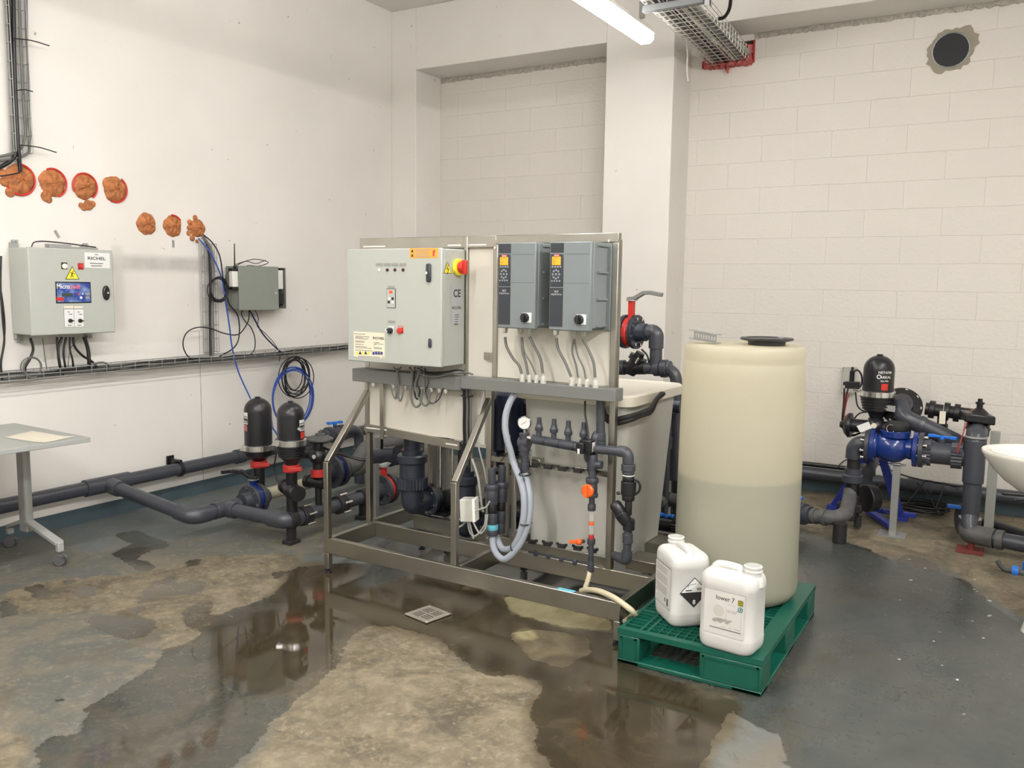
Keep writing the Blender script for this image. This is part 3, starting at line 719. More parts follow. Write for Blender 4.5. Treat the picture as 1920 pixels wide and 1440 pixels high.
pilot(120, 499, BLK, LAMPY, 'pilot_lamp', 'lit yellow pilot lamp')
pilot(151, 500, REDD, RED, 'push_button', 'red push button')
# warning triangle
def tri_sign(t, par, A, B, C_, off_dir, sym):
    c = (A+B+C_)/3; A2 = [p+off_dir*.0008 for p in (A, B, C_)]
    s_ = t.part('warning_sign', MB().add(A2, [(0, 1, 2)]), INK, par, label='yellow warning triangle')
    t.part('sign_face', MB().add([c+(p-c)*.86+off_dir*.0014 for p in (A, B, C_)], [(0, 1, 2)]), YEL, s_)
    t.part('symbol', sym, INK, s_)
A, B, C_ = cp(135, 499), cp(122, 524), cp(149, 524)
q = cp(136, 515, .002); sm = MB()
for a, b_, w_ in (((-.012, .012), (.004, .008), .005), ((.000, .012), (-.006, -.006), .006), ((-.006, -.004), (-.013, -.018), .004), ((-.004, -.002), (.006, -.016), .004), ((.002, .008), (.014, .002), .004)):
    p0 = q+U*a[0]+V*a[1]; p1 = q+U*b_[0]+V*b_[1]; sm.bar(p0, p1, w_, .0006, up=X_)
sm.cyl(q+U*.004+V*.018, q+U*.004+V*.018+X_*.0006, .004, n=10)
tri_sign(t, dr, A, B, C_, X_, sm)
# blue display
p0, p1 = cp(103, 528), cp(171, 568)
pn = t.part('display_panel', MB().box((CF, p0.y, p1.z), (CF+.004, p1.y, p0.z)), BLK, dr, bevel=.004, label='blue display panel with black rim')
def mat_display():
    m, nt, b = new_mat('printed_blue_panel')
    tc = N(nt, 'ShaderNodeTexCoord'); no = N(nt, 'ShaderNodeTexNoise'); no.inputs['Scale'].default_value = 14; no.inputs['Detail'].default_value = 4
    nt.links.new(tc.outputs['Object'], no.inputs['Vector'])
    rp = N(nt, 'ShaderNodeValToRGB'); e = rp.color_ramp.elements; e[0].position = .38; e[0].color = (.02, .05, .28, 1); e[1].position = .66; e[1].color = (.30, .42, .62, 1)
    nt.links.new(no.outputs['Fac'], rp.inputs[0]); nt.links.new(rp.outputs[0], b.inputs['Base Color']); b.inputs['Roughness'].default_value = .3
    return m
t.part('printed_face', MB().box((CF+.004, p0.y+.007, p1.z+.007), (CF+.005, p1.y-.007, p0.z-.007)), mat_display(), pn)
o = .0052
t.part('lettering', MB().text('Micro', cp(106, 541, o), U, V, .040, stretch=.9, bold=.02), LABELW, pn)
t.part('red_lettering', MB().text('Swift', cp(131, 542, o), (U+V*.02), (V+U*.25), .040, stretch=.85, bold=.02), plain('pink_ink', (.75, .16, .20), .5), pn)
p = cp(125, 553); t.part('screen', MB().box((CF+.005, p.y-.034, p.z-.011), (CF+.0062, p.y+.034, p.z+.011)), plain('dark_lcd', (.04, .06, .05), .3), pn)
for px, py, r_ in ((154, 551, .005), (145, 551, .007), (151, 558, .008)):
    p = cp(px, py); t.part('key', MB().cyl((CF+.005, p.y, p.z), (CF+.007, p.y, p.z), r_, n=16), LABELW if r_ != .007 else RED, pn)
for py in (551.5, 558):
    p = cp(163, py); t.part('key', MB().box((CF+.005, p.y-.014, p.z-.008), (CF+.007, p.y+.014, p.z+.008)), GREYINK, pn, bevel=.001)
p = cp(112, 560, .0052); t.part('printed_fruit', MB().add([p+U*a+V*b_ for a, b_ in ((-.02, -.012), (.02, -.014), (.03, .0), (.012, .010), (-.006, .006), (-.02, .014))], [(0, 1, 2, 3, 4, 5)]), RED, pn)
# two rotary switches
for px in (129.5, 148):
    c = cp(px, 596); pl = t.part('switch_plate', MB().box((CF, c.y-.031, c.z-.055), (CF+.0015, c.y+.031, c.z+.053)), LABELW, dr)
    mm = MB().box((CF+.0016, c.y-.030, c.z+.060), (CF+.0024, c.y+.028, c.z+.072))
    t.part('name_strip', mm, LABELC, dr)
    t.part('rotary_switch', MB().lathe([(.012, 0), (.012, .006), (.009, .008), (.009, .016)], (CF+.0015, c.y+.004, c.z-.017), X_, 18).obox((CF+.02, c.y+.006, c.z-.017), X_*.004, Y_*.012, Z_*.003), BLK, pl)
    t.part('lettering', MB().box((CF+.0016, c.y-.010, c.z+.034), (CF+.002, c.y+.004, c.z+.038)).box((CF+.0016, c.y+.0, c.z+.020), (CF+.002, c.y+.02, c.z+.024)).box((CF+.0016, c.y-.012, c.z-.048), (CF+.002, c.y+.012, c.z-.044)), INK, pl)
    t.part('border', MB().box((CF+.0005, c.y-.0325, c.z-.0565), (CF+.001, c.y+.0325, c.z+.0545)), INK, dr)
c = cp(198, 549); hd = t.part('lock_handle', MB().lathe([(.023, 0), (.023, .012), (.018, .018)], (0, 0, 0), X_, 24), BLK, dr)
for v in hd.data.vertices: 
    v.co = Vector((v.co.x+t.b.x, v.co.y+t.b.y, (v.co.z+t.b.z)*2.0)) + Vector((CF, c.y, c.z)) - t.b
t.part('keyhole', MB().cyl((CF+.018, c.y+.004, c.z), (CF+.020, c.y+.004, c.z), .007, n=14), CHROME, hd)
for yy, zz, nm in ((y0+.03, z1, 1), (y1-.06, z1, 1), (y0+.03, z0, -1), (y1-.06, z0, -1)):
    t.part('wall_bracket', MB().box((XL, yy-.02, zz), (XL+.035, yy+.02, zz+nm*.03)).cyl((XL+.02, yy-.008, zz+nm*.04), (XL+.035, yy-.008, zz+nm*.04), .009, n=8).cyl((XL+.02, yy+.012, zz+nm*.04), (XL+.035, yy+.012, zz+nm*.04), .009, n=8), GALV)
# things lying on top of it
solo('strip_of_trunking', MB().box((XL+.10, 3.10, z1+.005), (XL+.15, 3.24, z1+.030)).box((XL+.08, 3.22, z1+.005), (XL+.12, 3.44, z1+.020)), GALV, 'galvanised offcut lying on top of the left control cabinet', 'offcut', bevel=.002)
solo('loose_wire', MB().tube(spline([(CF-.02, 2.96, z1), (XL+.10, 3.05, z1+.04), (XL+.09, 3.20, z1+.042), (XL+.08, 3.45, z1+.024)], 6), .004, 8), CABB, 'black wire curling over the top of the left control cabinet', 'cable')
# cables below it
YL = XL+.1
def dcable(pts, r, mt, lab): return wcable([(p[0], p[1], .10 if len(p) < 3 else p[2]) for p in pts], r, mt, lab, group='cables below the left control cabinet')
dcable([(57, 634), (62, 655), (55, 675), (47, 690), (50, 706, .07)], .008, CABB, 'black cable dropping into the grey coil, leftmost below the cabinet')
dcable([(107, 632), (108, 655), (112, 680), (115, 700, .07)], .007, CABB, 'second black cable from the left below the cabinet')
dcable([(116, 632), (109, 655), (112, 685), (118, 702, .07)], .008, CABB, 'black cable crossing its neighbour below the cabinet')
dcable([(124, 632), (119, 660), (122, 685), (124, 700, .07)], .007, CABB, 'fourth black cable below the cabinet, slightly bowed left')
dcable([(131, 632), (131, 655), (136, 675), (138, 698, .07)], .006, CABB, 'fifth black cable below the cabinet, bending right')
dcable([(137, 632), (140, 650), (155, 667), (170, 676), (182, 688, .07)], .008, CABB, 'black cable sweeping right below the cabinet')
dcable([(158, 632), (165, 655), (167, 680), (166, 690, .07)], .012, CABB, 'thickest black cable, rightmost below the cabinet')
dcable([(80, 634), (83, 660), (88, 694, .07)], .003, CABG, 'thin straight grey wire below the left control cabinet')
dcable([(146, 632), (132, 655), (128, 680), (128, 698, .07)], .003, CABG, 'thin grey wire crossing behind the black cables')
dcable([(86, 700, .07), (110, 692), (150, 688), (185, 680), (200, 682), (215, 695, .07)], .006, CABG, 'grey cable arching over the tray under the cabinet')
m = MB()
for k in range(4): 
    c = at(58+k, 688+k*.5, X=XL+.10+.008*k); m.ring(c, (1, .15*k-.2, 0), .058+.004*(k % 2), .0035)
solo('cable_coil', m, CABG, 'grey cable coiled on the tray under the left control cabinet', 'cable coil')

# ------------------------------------------------ small grey box with open door
bz0, bz1 = 1.375, 1.70
t = Thing('junction_cabinet', 'small grey green wall cabinet with its door ajar and aerial beside it', 'cabinet', (XL+.08, 4.88, bz0))
m = MB(); th = .006; by0, by1, bx = 4.56, 5.06, XL+.13
m.box((XL+.01, by0, bz0), (XL+.016, by1, bz1)); m.box((XL+.01, by0, bz0), (bx, by0+th, bz1)); m.box((XL+.01, by1-th, bz0), (bx, by1, bz1)); m.box((XL+.01, by0, bz0), (bx, by1, bz0+th)); m.box((XL+.01, by0, bz1-th), (bx, by1, bz1))
t.part('body', m, RALD, bevel=.002)
# door hinged on the far left side and standing ajar
dA = Vector((bx, by0, 0)); a_ = math.radians(14); dd = Vector((math.sin(a_), math.cos(a_), 0)); dn = Vector((dd.y, -dd.x, 0)); L = .335
m = MB().obox(dA+dd*L/2+dn*.012+Z_*(bz0+bz1)/2, dd*L/2, dn*.010, Z_*((bz1-bz0)/2+.004))
d_ = t.part('door', m, RALD, bevel=.003)
t.part('lock', MB().cyl(dA+dd*.305+dn*.022+Z_*1.50, dA+dd*.305+dn*.030+Z_*1.50, .010, n=14), CHROME, d_)
t.part('mounting_plate', MB().box((XL+.02, by0+.02, bz0+.02), (XL+.03, by1-.02, bz1-.02)), GALV)
t.part('relay', MB().box((XL+.03, 4.99, 1.41), (XL+.115, 5.045, 1.50)), BLK, bevel=.004)
t.part('relay', MB().box((XL+.03, 4.99, 1.53), (XL+.115, 5.045, 1.68)), WHITE, bevel=.004)
t.part('terminal_block', MB().box((XL+.03, 4.945, 1.42), (XL+.12, 4.975, 1.60)), NAVY, bevel=.002)
t2 = Thing('router', 'small white and black router clipped to the left side of the small cabinet', 'router', (XL+.08, 4.58, 1.55))
p, q = at(429, 508, X=XL+.1), at(441, 538, X=XL+.1)
t2.part('case', MB().box((XL+.10, p.y, q.z), (XL+.14, q.y, p.z)), WHITE, bevel=.004)
t2.part('end_cap', MB().box((XL+.095, p.y-.005, p.z), (XL+.145, q.y+.02, p.z+.02)).box((XL+.095, p.y-.005, q.z-.022), (XL+.145, q.y+.03, q.z)).box((XL+.06, q.y, q.z-.022), (XL+.145, q.y+.03, p.z+.02)), BLK, bevel=.003)
a0, a1 = at(440, 500, X=XL+.12), at(439.5, 457, X=XL+.12)
t2.part('aerial', MB().cyl(a0, a1, .006, .004, 10).ball(a0, .012, 10), BLK)
def kcable(pts, r, mt, lab, X0=.10): return wcable([(p[0], p[1], X0 if len(p) < 3 else p[2]) for p in pts], r, mt, lab, group='cables around the small grey cabinet')
kcable([(437, 502), (455, 492), (478, 486), (503, 492), (485, 499), (465, 498), (452, 505)], .003, CABB, 'thin black wire looped loosely over the top of the small cabinet', .13)
kcable([(441, 496), (462, 490), (480, 494), (498, 488)], .003, CABB, 'second thin black wire lying across the small cabinet top', .14)
kcable([(430, 508), (423, 517), (425, 532), (431, 540)], .003, CABB, 'short black wire beside the white router', .15)
kcable([(381, 440, .04), (398, 455, .07), (412, 480), (418, 520), (423, 545), (430, 570), (445, 590), (449, 615), (446, 640), (435, 655), (412, 668, .09)], .005, CABB, 'black cable running from the rightmost foam plug down to the tray')
kcable([(380, 443, .03), (392, 460, .05), (398, 480), (399, 520), (398, 600), (399, 668, .08)], .011, CABG, 'thick grey conduit dropping down the short vertical tray', .06)
kcable([(383, 446, .03), (391, 470, .05), (394, 520), (394, 600), (395, 668, .08)], .009, CABB, 'thick black cable in the short vertical tray', .05)
kcable([(372, 447, .04), (395, 475, .09), (415, 520), (422, 560), (430, 610), (435, 650), (447, 697, .13), (470, 748, .2)], .0055, CABLB, 'blue tube hanging from the rightmost foam plug down to the filters', .11)
kcable([(455, 580), (453, 590), (460, 603), (471, 615), (478, 635), (477, 655), (467, 668, .1)], .004, CABB, 'black wire bowing out below the small cabinet to the tray')
kcable([(467, 580), (466, 600), (455, 620), (443, 628), (420, 625), (395, 616), (370, 614), (350, 624), (343, 645), (350, 665), (365, 677, .1)], .0045, CABB, 'big black cable loop sweeping left under the small cabinet')
kcable([(478, 581), (484, 595), (483, 610)], .003, CABB, 'short black wire hanging from the small cabinet bottom right')
kcable([(467, 580), (478, 600), (492, 625), (510, 645), (527, 660), (540, 668, .12)], .006, plain('dark_navy_cable', (.01, .012, .06), .4), 'navy cable sweeping right from the small cabinet to the hanging coil')
kcable([(482, 612), (500, 628), (515, 645), (524, 662), (524, 678, .1)], .003, CABB, 'thin black wire following the navy cable to the tray')
m = MB()
for k in range(6):
    c = at(410+rnd.uniform(-2, 2), 543+rnd.uniform(-2, 2), X=XL+.10+.006*k); m.ring(c, (1, rnd.uniform(-.15, .15), rnd.uniform(-.1, .1)), .085+rnd.uniform(-.008, .008), .0036)
solo('cable_coil', m, CABB, 'black cable coil hanging beside the short vertical tray', 'cable coil')
m = MB()
for k in range(9):
    c = at(556+rnd.uniform(-6, 4), 706+rnd.uniform(-5, 5), X=XL+.13+.008*k); R_ = .16+rnd.uniform(-.035, .015)
    u, v = perp(Vector((1, rnd.uniform(-.2, .2), 0))); a = rnd.uniform(.78, 1.0)
    m.tube([c+(u*math.cos(2*PI*i/30)*R_*a+v*math.sin(2*PI*i/30)*R_) for i in range(30)], .0042, 7, closed=True)
solo('cable_coil', m, CABB, 'black cable coil hanging from the tray above the filters', 'cable coil')
m = MB()
for k in range(4):
    c = at(549+rnd.uniform(-3, 3), 745+rnd.uniform(-5, 5), X=XL+.16+.011*k); R_ = .235+rnd.uniform(-.01, .015)
    u, v = perp(Vector((1, rnd.uniform(-.1, .1), 0))); a = rnd.uniform(.88, 1.02)
    m.tube([c+(u*math.cos(2*PI*i/36)*R_*a+v*math.sin(2*PI*i/36)*R_) for i in range(36)], .0055, 8, closed=True)
solo('tube_coil', m, CABLB, 'large blue tube coil hanging from the tray above the filters', 'tube coil')

# ================================================================== DOSING SKID
D = .39                                    # depth of the panel plane
T3 = .032
z_r1, z_r0 = .197, .111                   # base rail
sk_t = Thing('skid_frame', 'stainless steel open frame carrying the cabinets, pumps and pipes in the middle', 'frame', (.9, .4, 0), SKID)
def sb(name, a, b, bev=.003, mat=STEEL, par=None, label=None): return sk_t.part(name, MB().box(a, b), mat, par, bevel=bev, label=label)
XE = 1.775; DB = 1.15
sb('base_rail', (0, 0, z_r0), (XE, T3, z_r1)); 
sb('base_rail', (-.04, D, z_r0), (XE, D+T3, z_r1))
sb('base_rail', (-.04, DB, z_r0), (XE, DB+T3, z_r1))
sb('side_rail', (0, T3, z_r0), (T3, D, z_r1)); sb('side_rail', (-.04, D+T3, z_r0), (-.04+T3, DB, z_r1))
sb('side_rail', (XE-T3, T3, z_r0), (XE, D, z_r1)); sb('side_rail', (XE-T3, D+T3, z_r0), (XE, DB, z_r1))
sb('side_rail', (.862, T3, z_r0), (.862+T3, D, z_r1)); sb('side_rail', (.862, D+T3, z_r0), (.862+T3, DB, z_r1))
sb('cross_rail', (.10, .66, z_r0), (.86, .66+T3, z_r1)); sb('cross_rail', (1.53, .60, .14), (XE-T3, .76, z_r1)); sb('cross_rail', (1.50, .92, .14), (XE-T3, 1.10, z_r1))
sb('post', (0, 0, z_r1), (T3, T3, .62)); sb('post', (.852, 0, z_r1), (.852+T3, T3, .62))
TOPZ = 1.838
sb('post', (-.04, D, z_r1), (-.04+T3, D+T3, TOPZ-.03)); sb('post', (1.515, D-.005, z_r1), (1.515+T3, D+T3, TOPZ-.03))
sb('post', (.80, D, z_r1), (.80+T3, D+T3, 1.10))
dt = sk(688, 738, y=D); 
for nm, x0 in (('left', 0), ('right', .852)):
    P0 = Vector((x0+T3/2, T3/2, .615)); P1 = Vector((x0+T3/2, D, .975))
    if nm == 'left': P1 = Vector((-.02, D, .965))
    else: P1 = Vector((.82, D, .985))
    d = (P1-P0).normalized()
    sk_t.part('brace', MB().bar(P0, P1, T3, T3, up=Z_), STEEL, bevel=.003)
def foot(x, y):
    sb('leg', (x, y, .022), (x+T3, y+T3, z_r0)); sk_t.part('levelling_foot', MB().cyl((x+T3/2, y+T3/2, 0), (x+T3/2, y+T3/2, .010), .020, n=16).cyl((x+T3/2, y+T3/2, .01), (x+T3/2, y+T3/2, .03), .009, n=12), BLK)
for x, y in ((0, 0), (XE-T3, 0), (-.04, DB), (XE-T3, DB), (.17, .62), (.33, .66), (.862, .66)): foot(x, y)
# upper panel frame
sb('top_rail', (-.063, D-.012, TOPZ-.062), (.86, D+.02, TOPZ)); sb('top_rail', (.86, D-.014, TOPZ-.045), (1.547, D+.02, TOPZ))
sb('frame_upright', (.66, D-.014, 1.08), (.682, D+.03, TOPZ-.002)); sb('frame_upright', (1.515, D-.014, 1.05), (1.547, D+.02, TOPZ-.046))
zb = sk(1000, 716, y=D).z
sb('frame_upright', (.845, D-.016, 1.05), (.872, D-.004, TOPZ-.046)); sb('bottom_rail', (.845, D-.014, zb-.035), (1.515, D-.004, zb+.012))
xq = sk(716, 760, y=D-.02).x; sb('frame_upright', (xq-.014, D-.024, .70), (xq+.014, D-.0165, 1.10)); sb('frame_upright', (-.035, D-.01, .72), (-.012, D+.004, 1.1))
p0, p1 = sk(690, 801, y=D), sk(865, 836, y=D)
sk_t.part('bottom_rail', MB().add([Vector(v) for v in ((-.036, D-.016, p0.z-.02), (.64, D-.016, p1.z-.022), (.64, D+.004, p1.z-.022), (-.036, D+.004, p0.z-.02), (-.036, D-.016, p0.z+.022), (.64, D-.016, p1.z+.022), (.64, D+.004, p1.z+.022), (-.036, D+.004, p0.z+.022))], [(0, 3, 2, 1), (4, 5, 6, 7), (0, 1, 5, 4), (1, 2, 6, 5), (2, 3, 7, 6), (3, 0, 4, 7)]), STEEL)
for a, b in (((-.02, .135), p0.z+.0), ((.55, .63), p1.z+.004)):
    sk_t.part('slot', MB().box((a[0], D-.0175, b-.003), (a[1], D-.0165, b+.004)), WHITE)
for a, b in ((-.035, .125), (.555, .64), (.69, .80)): sk_t.part('slot', MB().box((a, D-.0135, TOPZ-.050), (b, D-.0125, TOPZ-.043)), WHITE)
sk_t.part('back_panel', MB().box((-.03, D+.004, p0.z-.005), (.64, D+.012, TOPZ-.03)), PANEL, label='cream back panel behind the large cabinet')
sk_t.part('back_panel', MB().box((.64, D+.004, .74), (.79, D+.012, 1.04)).box((.68, D+.006, 1.04), (.86, D+.014, TOPZ-.03)), PANEL, label='narrow cream back panel')
sk_t.part('back_panel', MB().box((.86, D-.003, zb), (1.53, D+.005, TOPZ-.03)), PANEL, label='cream back panel behind the two drives')
sk_t.part('mounting_tab', MB().box((.795, D-.018, 1.195), (.85, D-.015, 1.235)).cyl((.82, D-.02, 1.215), (.82, D-.015, 1.215), .007, n=10), STEEL)
for x, z in ((.858, 1.775), (.862, zb-.01), (1.20, zb-.01), (1.50, zb-.01), (1.50, 1.80)): sk_t.part('bolt', MB().cyl((x, D-.022, z), (x, D-.014, z), .007, n=8), CHROME)
# two perforated pipe rails on the right half
RZ1, RZ0 = .684, .26
def rail(z, y, xa, xb, h): return sb('pipe_rail', (xa, y, z-h), (xb, y+.012, z), .002)
r1a, r1b = sk(921, 854, y=D), sk(1138, 883, y=D)
rail(r1a.z+.0, D-.002, r1a.x-.0, 1.52, .030)
rail(.255, D+.0, .88, 1.52, .045)
sb('post', (.965, D-.01, z_r1), (.990, D+.012, .66)); sb('post', (.90, D+.03, z_r1), (.925, D+.05, .80))
sb('bracket', (1.06, D+.004, .655), (1.13, D+.055, .70))

# grey trunking
l0, l1 = sk(667, 690, y=.33), sk(868, 706, y=.33)
solo('cable_trunking', MB().box((l0.x, .30, l0.z-.072), (.70, .385, l0.z+.0)), DUCT, 'grey plastic trunking under the large cabinet, left and rear length', 'trunking', frame=SKID, bevel=.003)
q0, q1 = sk(864, 707, y=.28), sk(1152, 734, y=.28)
solo('cable_trunking', MB().box((q0.x, .28, q0.z-.060), (q1.x+.005, .370, q0.z)), DUCT, 'grey plastic trunking under the two drives, right and front length', 'trunking', frame=SKID, bevel=.003)
TRZ = q0.z

# ------------------------------------------------ large cabinet
CY = .165; cx0, cx1, cz0, cz1 = .036, .672, 1.162, 1.768
t = Thing('pump_control_cabinet', 'large light grey control cabinet with red and yellow isolator on the steel frame', 'control cabinet', ((cx0+cx1)/2, .27, cz0), SKID)
t.part('body', MB().box((cx0+.002, CY+.022, cz0+.002), (cx1-.002, D-.016, cz1-.002)), RAL, bevel=.006)
dr = t.part('door', MB().box((cx0, CY, cz0), (cx1, CY+.019, cz1)), RAL, bevel=.005)
def fp(px, py, off=0): return sk(px, py, y=CY-off)
Un, Vn = X_, Z_
def fplate(m, a, b, off=0, th=.0015):
    p, q = fp(*a), fp(*b); return m.box((min(p.x, q.x), CY-off-th, min(p.z, q.z)), (max(p.x, q.x), CY-off, max(p.z, q.z)))
def zc(y, H=1440): return y
Z1 = lambda x, y: (640+x*.19446, 430+y*.19444)      # reading position on the cabinet close-up
def lines(t, par, rows, mat=INK, nm='lettering', h=.0018):
    m = MB()
    for (x0, y0_, x1) in rows:
        a, b = fp(*Z1(x0, y0_), .0017), fp(*Z1(x1, y0_), .0017)
        m.box((a.x, a.y-.0002, a.z-h), (b.x, a.y+.0001, a.z+h))
    return t.part(nm, m, mat, par)
# orange safety sticker
st = t.part('safety_sticker', fplate(MB(), Z1(660, 184), Z1(934, 276)), OCHRE, dr, label='orange safety sticker')
lines(t, st, [(712, 200, 860), (712, 213, 840), (712, 234, 850), (712, 250, 840), (712, 264, 855)], GREYINK)
for x, y in ((684, 208), (684, 250)):
    c = fp(*Z1(x, y), .0018); t.part('symbol', MB().add([c+X_*a+Z_*b_ for a, b_ in ((-.009, -.007), (.009, -.007), (0, .009))], [(0, 1, 2)]), INK, st)
c = fp(*Z1(893, 232), .0018); t.part('red_symbol', MB().box((c.x-.008, c.y-.0002, c.z-.014), (c.x+.004, c.y, c.z+.012)).box((c.x-.002, c.y-.0002, c.z+.006), (c.x+.008, c.y, c.z+.018)), REDINK, st)
# indicator row
for i, x in enumerate((366, 442, 516, 594)):
    t.part('name_strip', fplate(MB(), Z1(x-33, 326), Z1(x+33, 355)), GREYINK if i != 0 else GREYINK, dr)
    c = fp(*Z1(x+3, 391)); b_ = t.part('indicator_lamp', MB().cyl((c.x, CY, c.z), (c.x, CY-.004, c.z), .0085, n=18), BLK if i else CHROME, dr)
    t.part('lens', MB().lathe([(.0065, 0), (.005, .004), (.001, .005)], (c.x, CY-.004, c.z), -Y_, 16), LAMPY if i == 0 else LAMPR, b_)
# display with keys
t.part('name_strip', fplate(MB(), Z1(450, 545), Z1(514, 568)), GREYINK, dr)
k_ = t.part('level_controller', fplate(MB(), Z1(438, 571), Z1(526, 760), 0, .003), INK, dr, bevel=.002, label='small level controller with red digits')
k2 = t.part('controller_face', fplate(MB(), Z1(442, 576), Z1(522, 755), .003, .001), RAL, k_)
t.part('digits', fplate(MB(), Z1(465, 590), Z1(498, 620), .0042, .0006), plain('red_led', (.6, .05, .03), .4, emit=((1, .12, .06), .6)), k_)
for a, b in (((489, 655), (511, 682)), ((452, 688), (474, 714)), ((489, 688), (511, 714)), ((456, 655), (478, 678))):
    t.part('key', fplate(MB(), Z1(*a), Z1(*b), .0042, .001), INK if b[0] in (511, 474) and b[1] != 714 or b == (474, 714) else LABELW, k_)
lines(t, k_, [(466, 742, 496)])
t.part('name_strip', fplate(MB(), Z1(451, 878), Z1(520, 907)), GREYINK, dr)
c = fp(*Z1(478, 976)); w_ = t.part('selector_plate', fplate(MB(), Z1(455, 932), Z1(505, 1000), 0, .001), LABELW, dr)
t.part('rotary_switch', MB().lathe([(.016, 0), (.016, .012), (.012, .014), (.011, .026)], (c.x, CY-.001, c.z), -Y_, 20), BLK, w_)
t.part('pointer', MB().bar((c.x-.020, CY-.018, c.z+.006), (c.x-.004, CY-.030, c.z-.006), .006, .006), LABELW, w_)
t.part('stop_plate', fplate(MB(), Z1(550, 930), Z1(598, 1005), 0, .001), REDD, dr)
c = fp(*Z1(570, 978)); t.part('stop_button', MB().lathe([(.015, 0), (.015, .008), (.014, .014), (.001, .018)], (c.x, CY-.001, c.z), -Y_, 20), RED, dr)
lines(t, dr, [(554, 940, 592)], LABELW, h=.002)
# locks
for (x, y, sx, sz, key) in ((850, 420, .022, .047, True), (862, 1096, .013, .024, False)):
    c = fp(*Z1(x, y)); h_ = t.part('lock_handle', MB().box((c.x-sx*.62, CY-.016, c.z-sz), (c.x+sx*.62, CY, c.z+sz)), ANTH, dr, bevel=.007)
    if key: t.part('keyhole', MB().cyl((c.x-.006, CY-.016, c.z), (c.x-.006, CY-.019, c.z), .007, n=14), CHROME, h_)
# big rating label
lb = t.part('rating_label', fplate(MB(), Z1(120, 984), Z1(420, 1246)), LABELC, dr, label='cream rating label')
lines(t, lb, [(124, 1006, 230), (135, 1030, 270), (135, 1041, 210), (135, 1052, 262), (135, 1075, 225), (135, 1086, 222), (135, 1107, 215), (135, 1127, 245), (135, 1140, 290), (135, 1163, 300), (312, 1090, 370), (312, 1103, 405), (312, 1114, 335), (312, 1138, 390), (312, 1149, 392), (312, 1177, 395), (165, 1220, 372)], INK, h=.0011)
c = fp(*Z1(360, 1052), .0018); mm = MB(); mm.text('RICHEL', c-Z_*.005, X_, Z_, .018, align='CENTER', stretch=1.4, bold=.02); mm.text('CE', fp(*Z1(395, 1240), .0018), X_, Z_, .012); t.part('brand_lettering', mm, INK, lb)
for i in range(5):
    c = fp(*Z1(154+27*i, 1190), .0018); t.part('hazard_symbol', MB().add([c+X_*a+Z_*b_ for a, b_ in ((-.0105, -.009), (.0105, -.009), (0, .011))], [(0, 1, 2)]), YEL if i in (0, 2, 4) else INK, lb)
for i in range(4):
    c = fp(*Z1(310+26*i, 1196), .0018); t.part('mandatory_symbol', MB().cyl(c, c-Y_*.0003, .0088, n=14), plain('blue_violet_ink', (.05, .05, .2), .5), lb)
# side: isolator and labels
def sp_(px, py): return sk(px, py, x=cx1)
A, B, C_ = sp_(*Z1(1023, 312)), sp_(*Z1(986, 424)), sp_(*Z1(1064, 428))
sm = MB(); c = (A+B+C_)/3+X_*.002
for a, b_ in (((.008, .030), (-.008, .002)), ((-.008, .002), (.008, .004)), ((.008, .004), (-.004, -.022))):
    sm.bar(c+Y_*a[0]+Z_*a[1], c+Y_*b_[0]+Z_*b_[1], .004, .0006, up=X_)
tri_sign(t, None, A, B, C_, X_, sm)
c = sp_(*Z1(1120, 366)); iso = t.part('isolator', MB().lathe([(.044, 0), (.044, .014), (.040, .018)], (cx1, c.y, c.z), X_, 28), YEL, label='yellow isolator base')
t.part('red_handle', MB().lathe([(.030, .018), (.030, .040), (.026, .044)], (cx1, c.y, c.z), X_, 24).obox((cx1+.045, c.y, c.z), X_*.014, Y_*.011, Z_*.036), RED, iso, bevel=.003)
a, b = sp_(*Z1(1061, 535)), sp_(*Z1(1163, 912))
cl = t.part('ce_label', MB().box((cx1, a.y, b.z), (cx1+.001, b.y, a.z)), plain('silver_label', (.42, .43, .44), .4), label='silver label with black marks')
mm = MB(); o_ = Vector((cx1+.0012, (a.y+b.y)/2, 0)); mm.text('CE', o_+Z_*(a.z-.062), Y_, Z_, .055, align='CENTER', bold=.02); mm.text('RICHEL', o_+Z_*(a.z-.125), Y_, Z_, .020, align='CENTER', stretch=1.3, bold=.02)
for k in range(5): mm.box((cx1+.0011, (a.y+b.y)/2-.02+.004*(k % 2), a.z-.155-.012*k-.0015), (cx1+.0014, (a.y+b.y)/2+.02-.003*k, a.z-.155-.012*k+.0015))
t.part('lettering', mm, INK, cl)

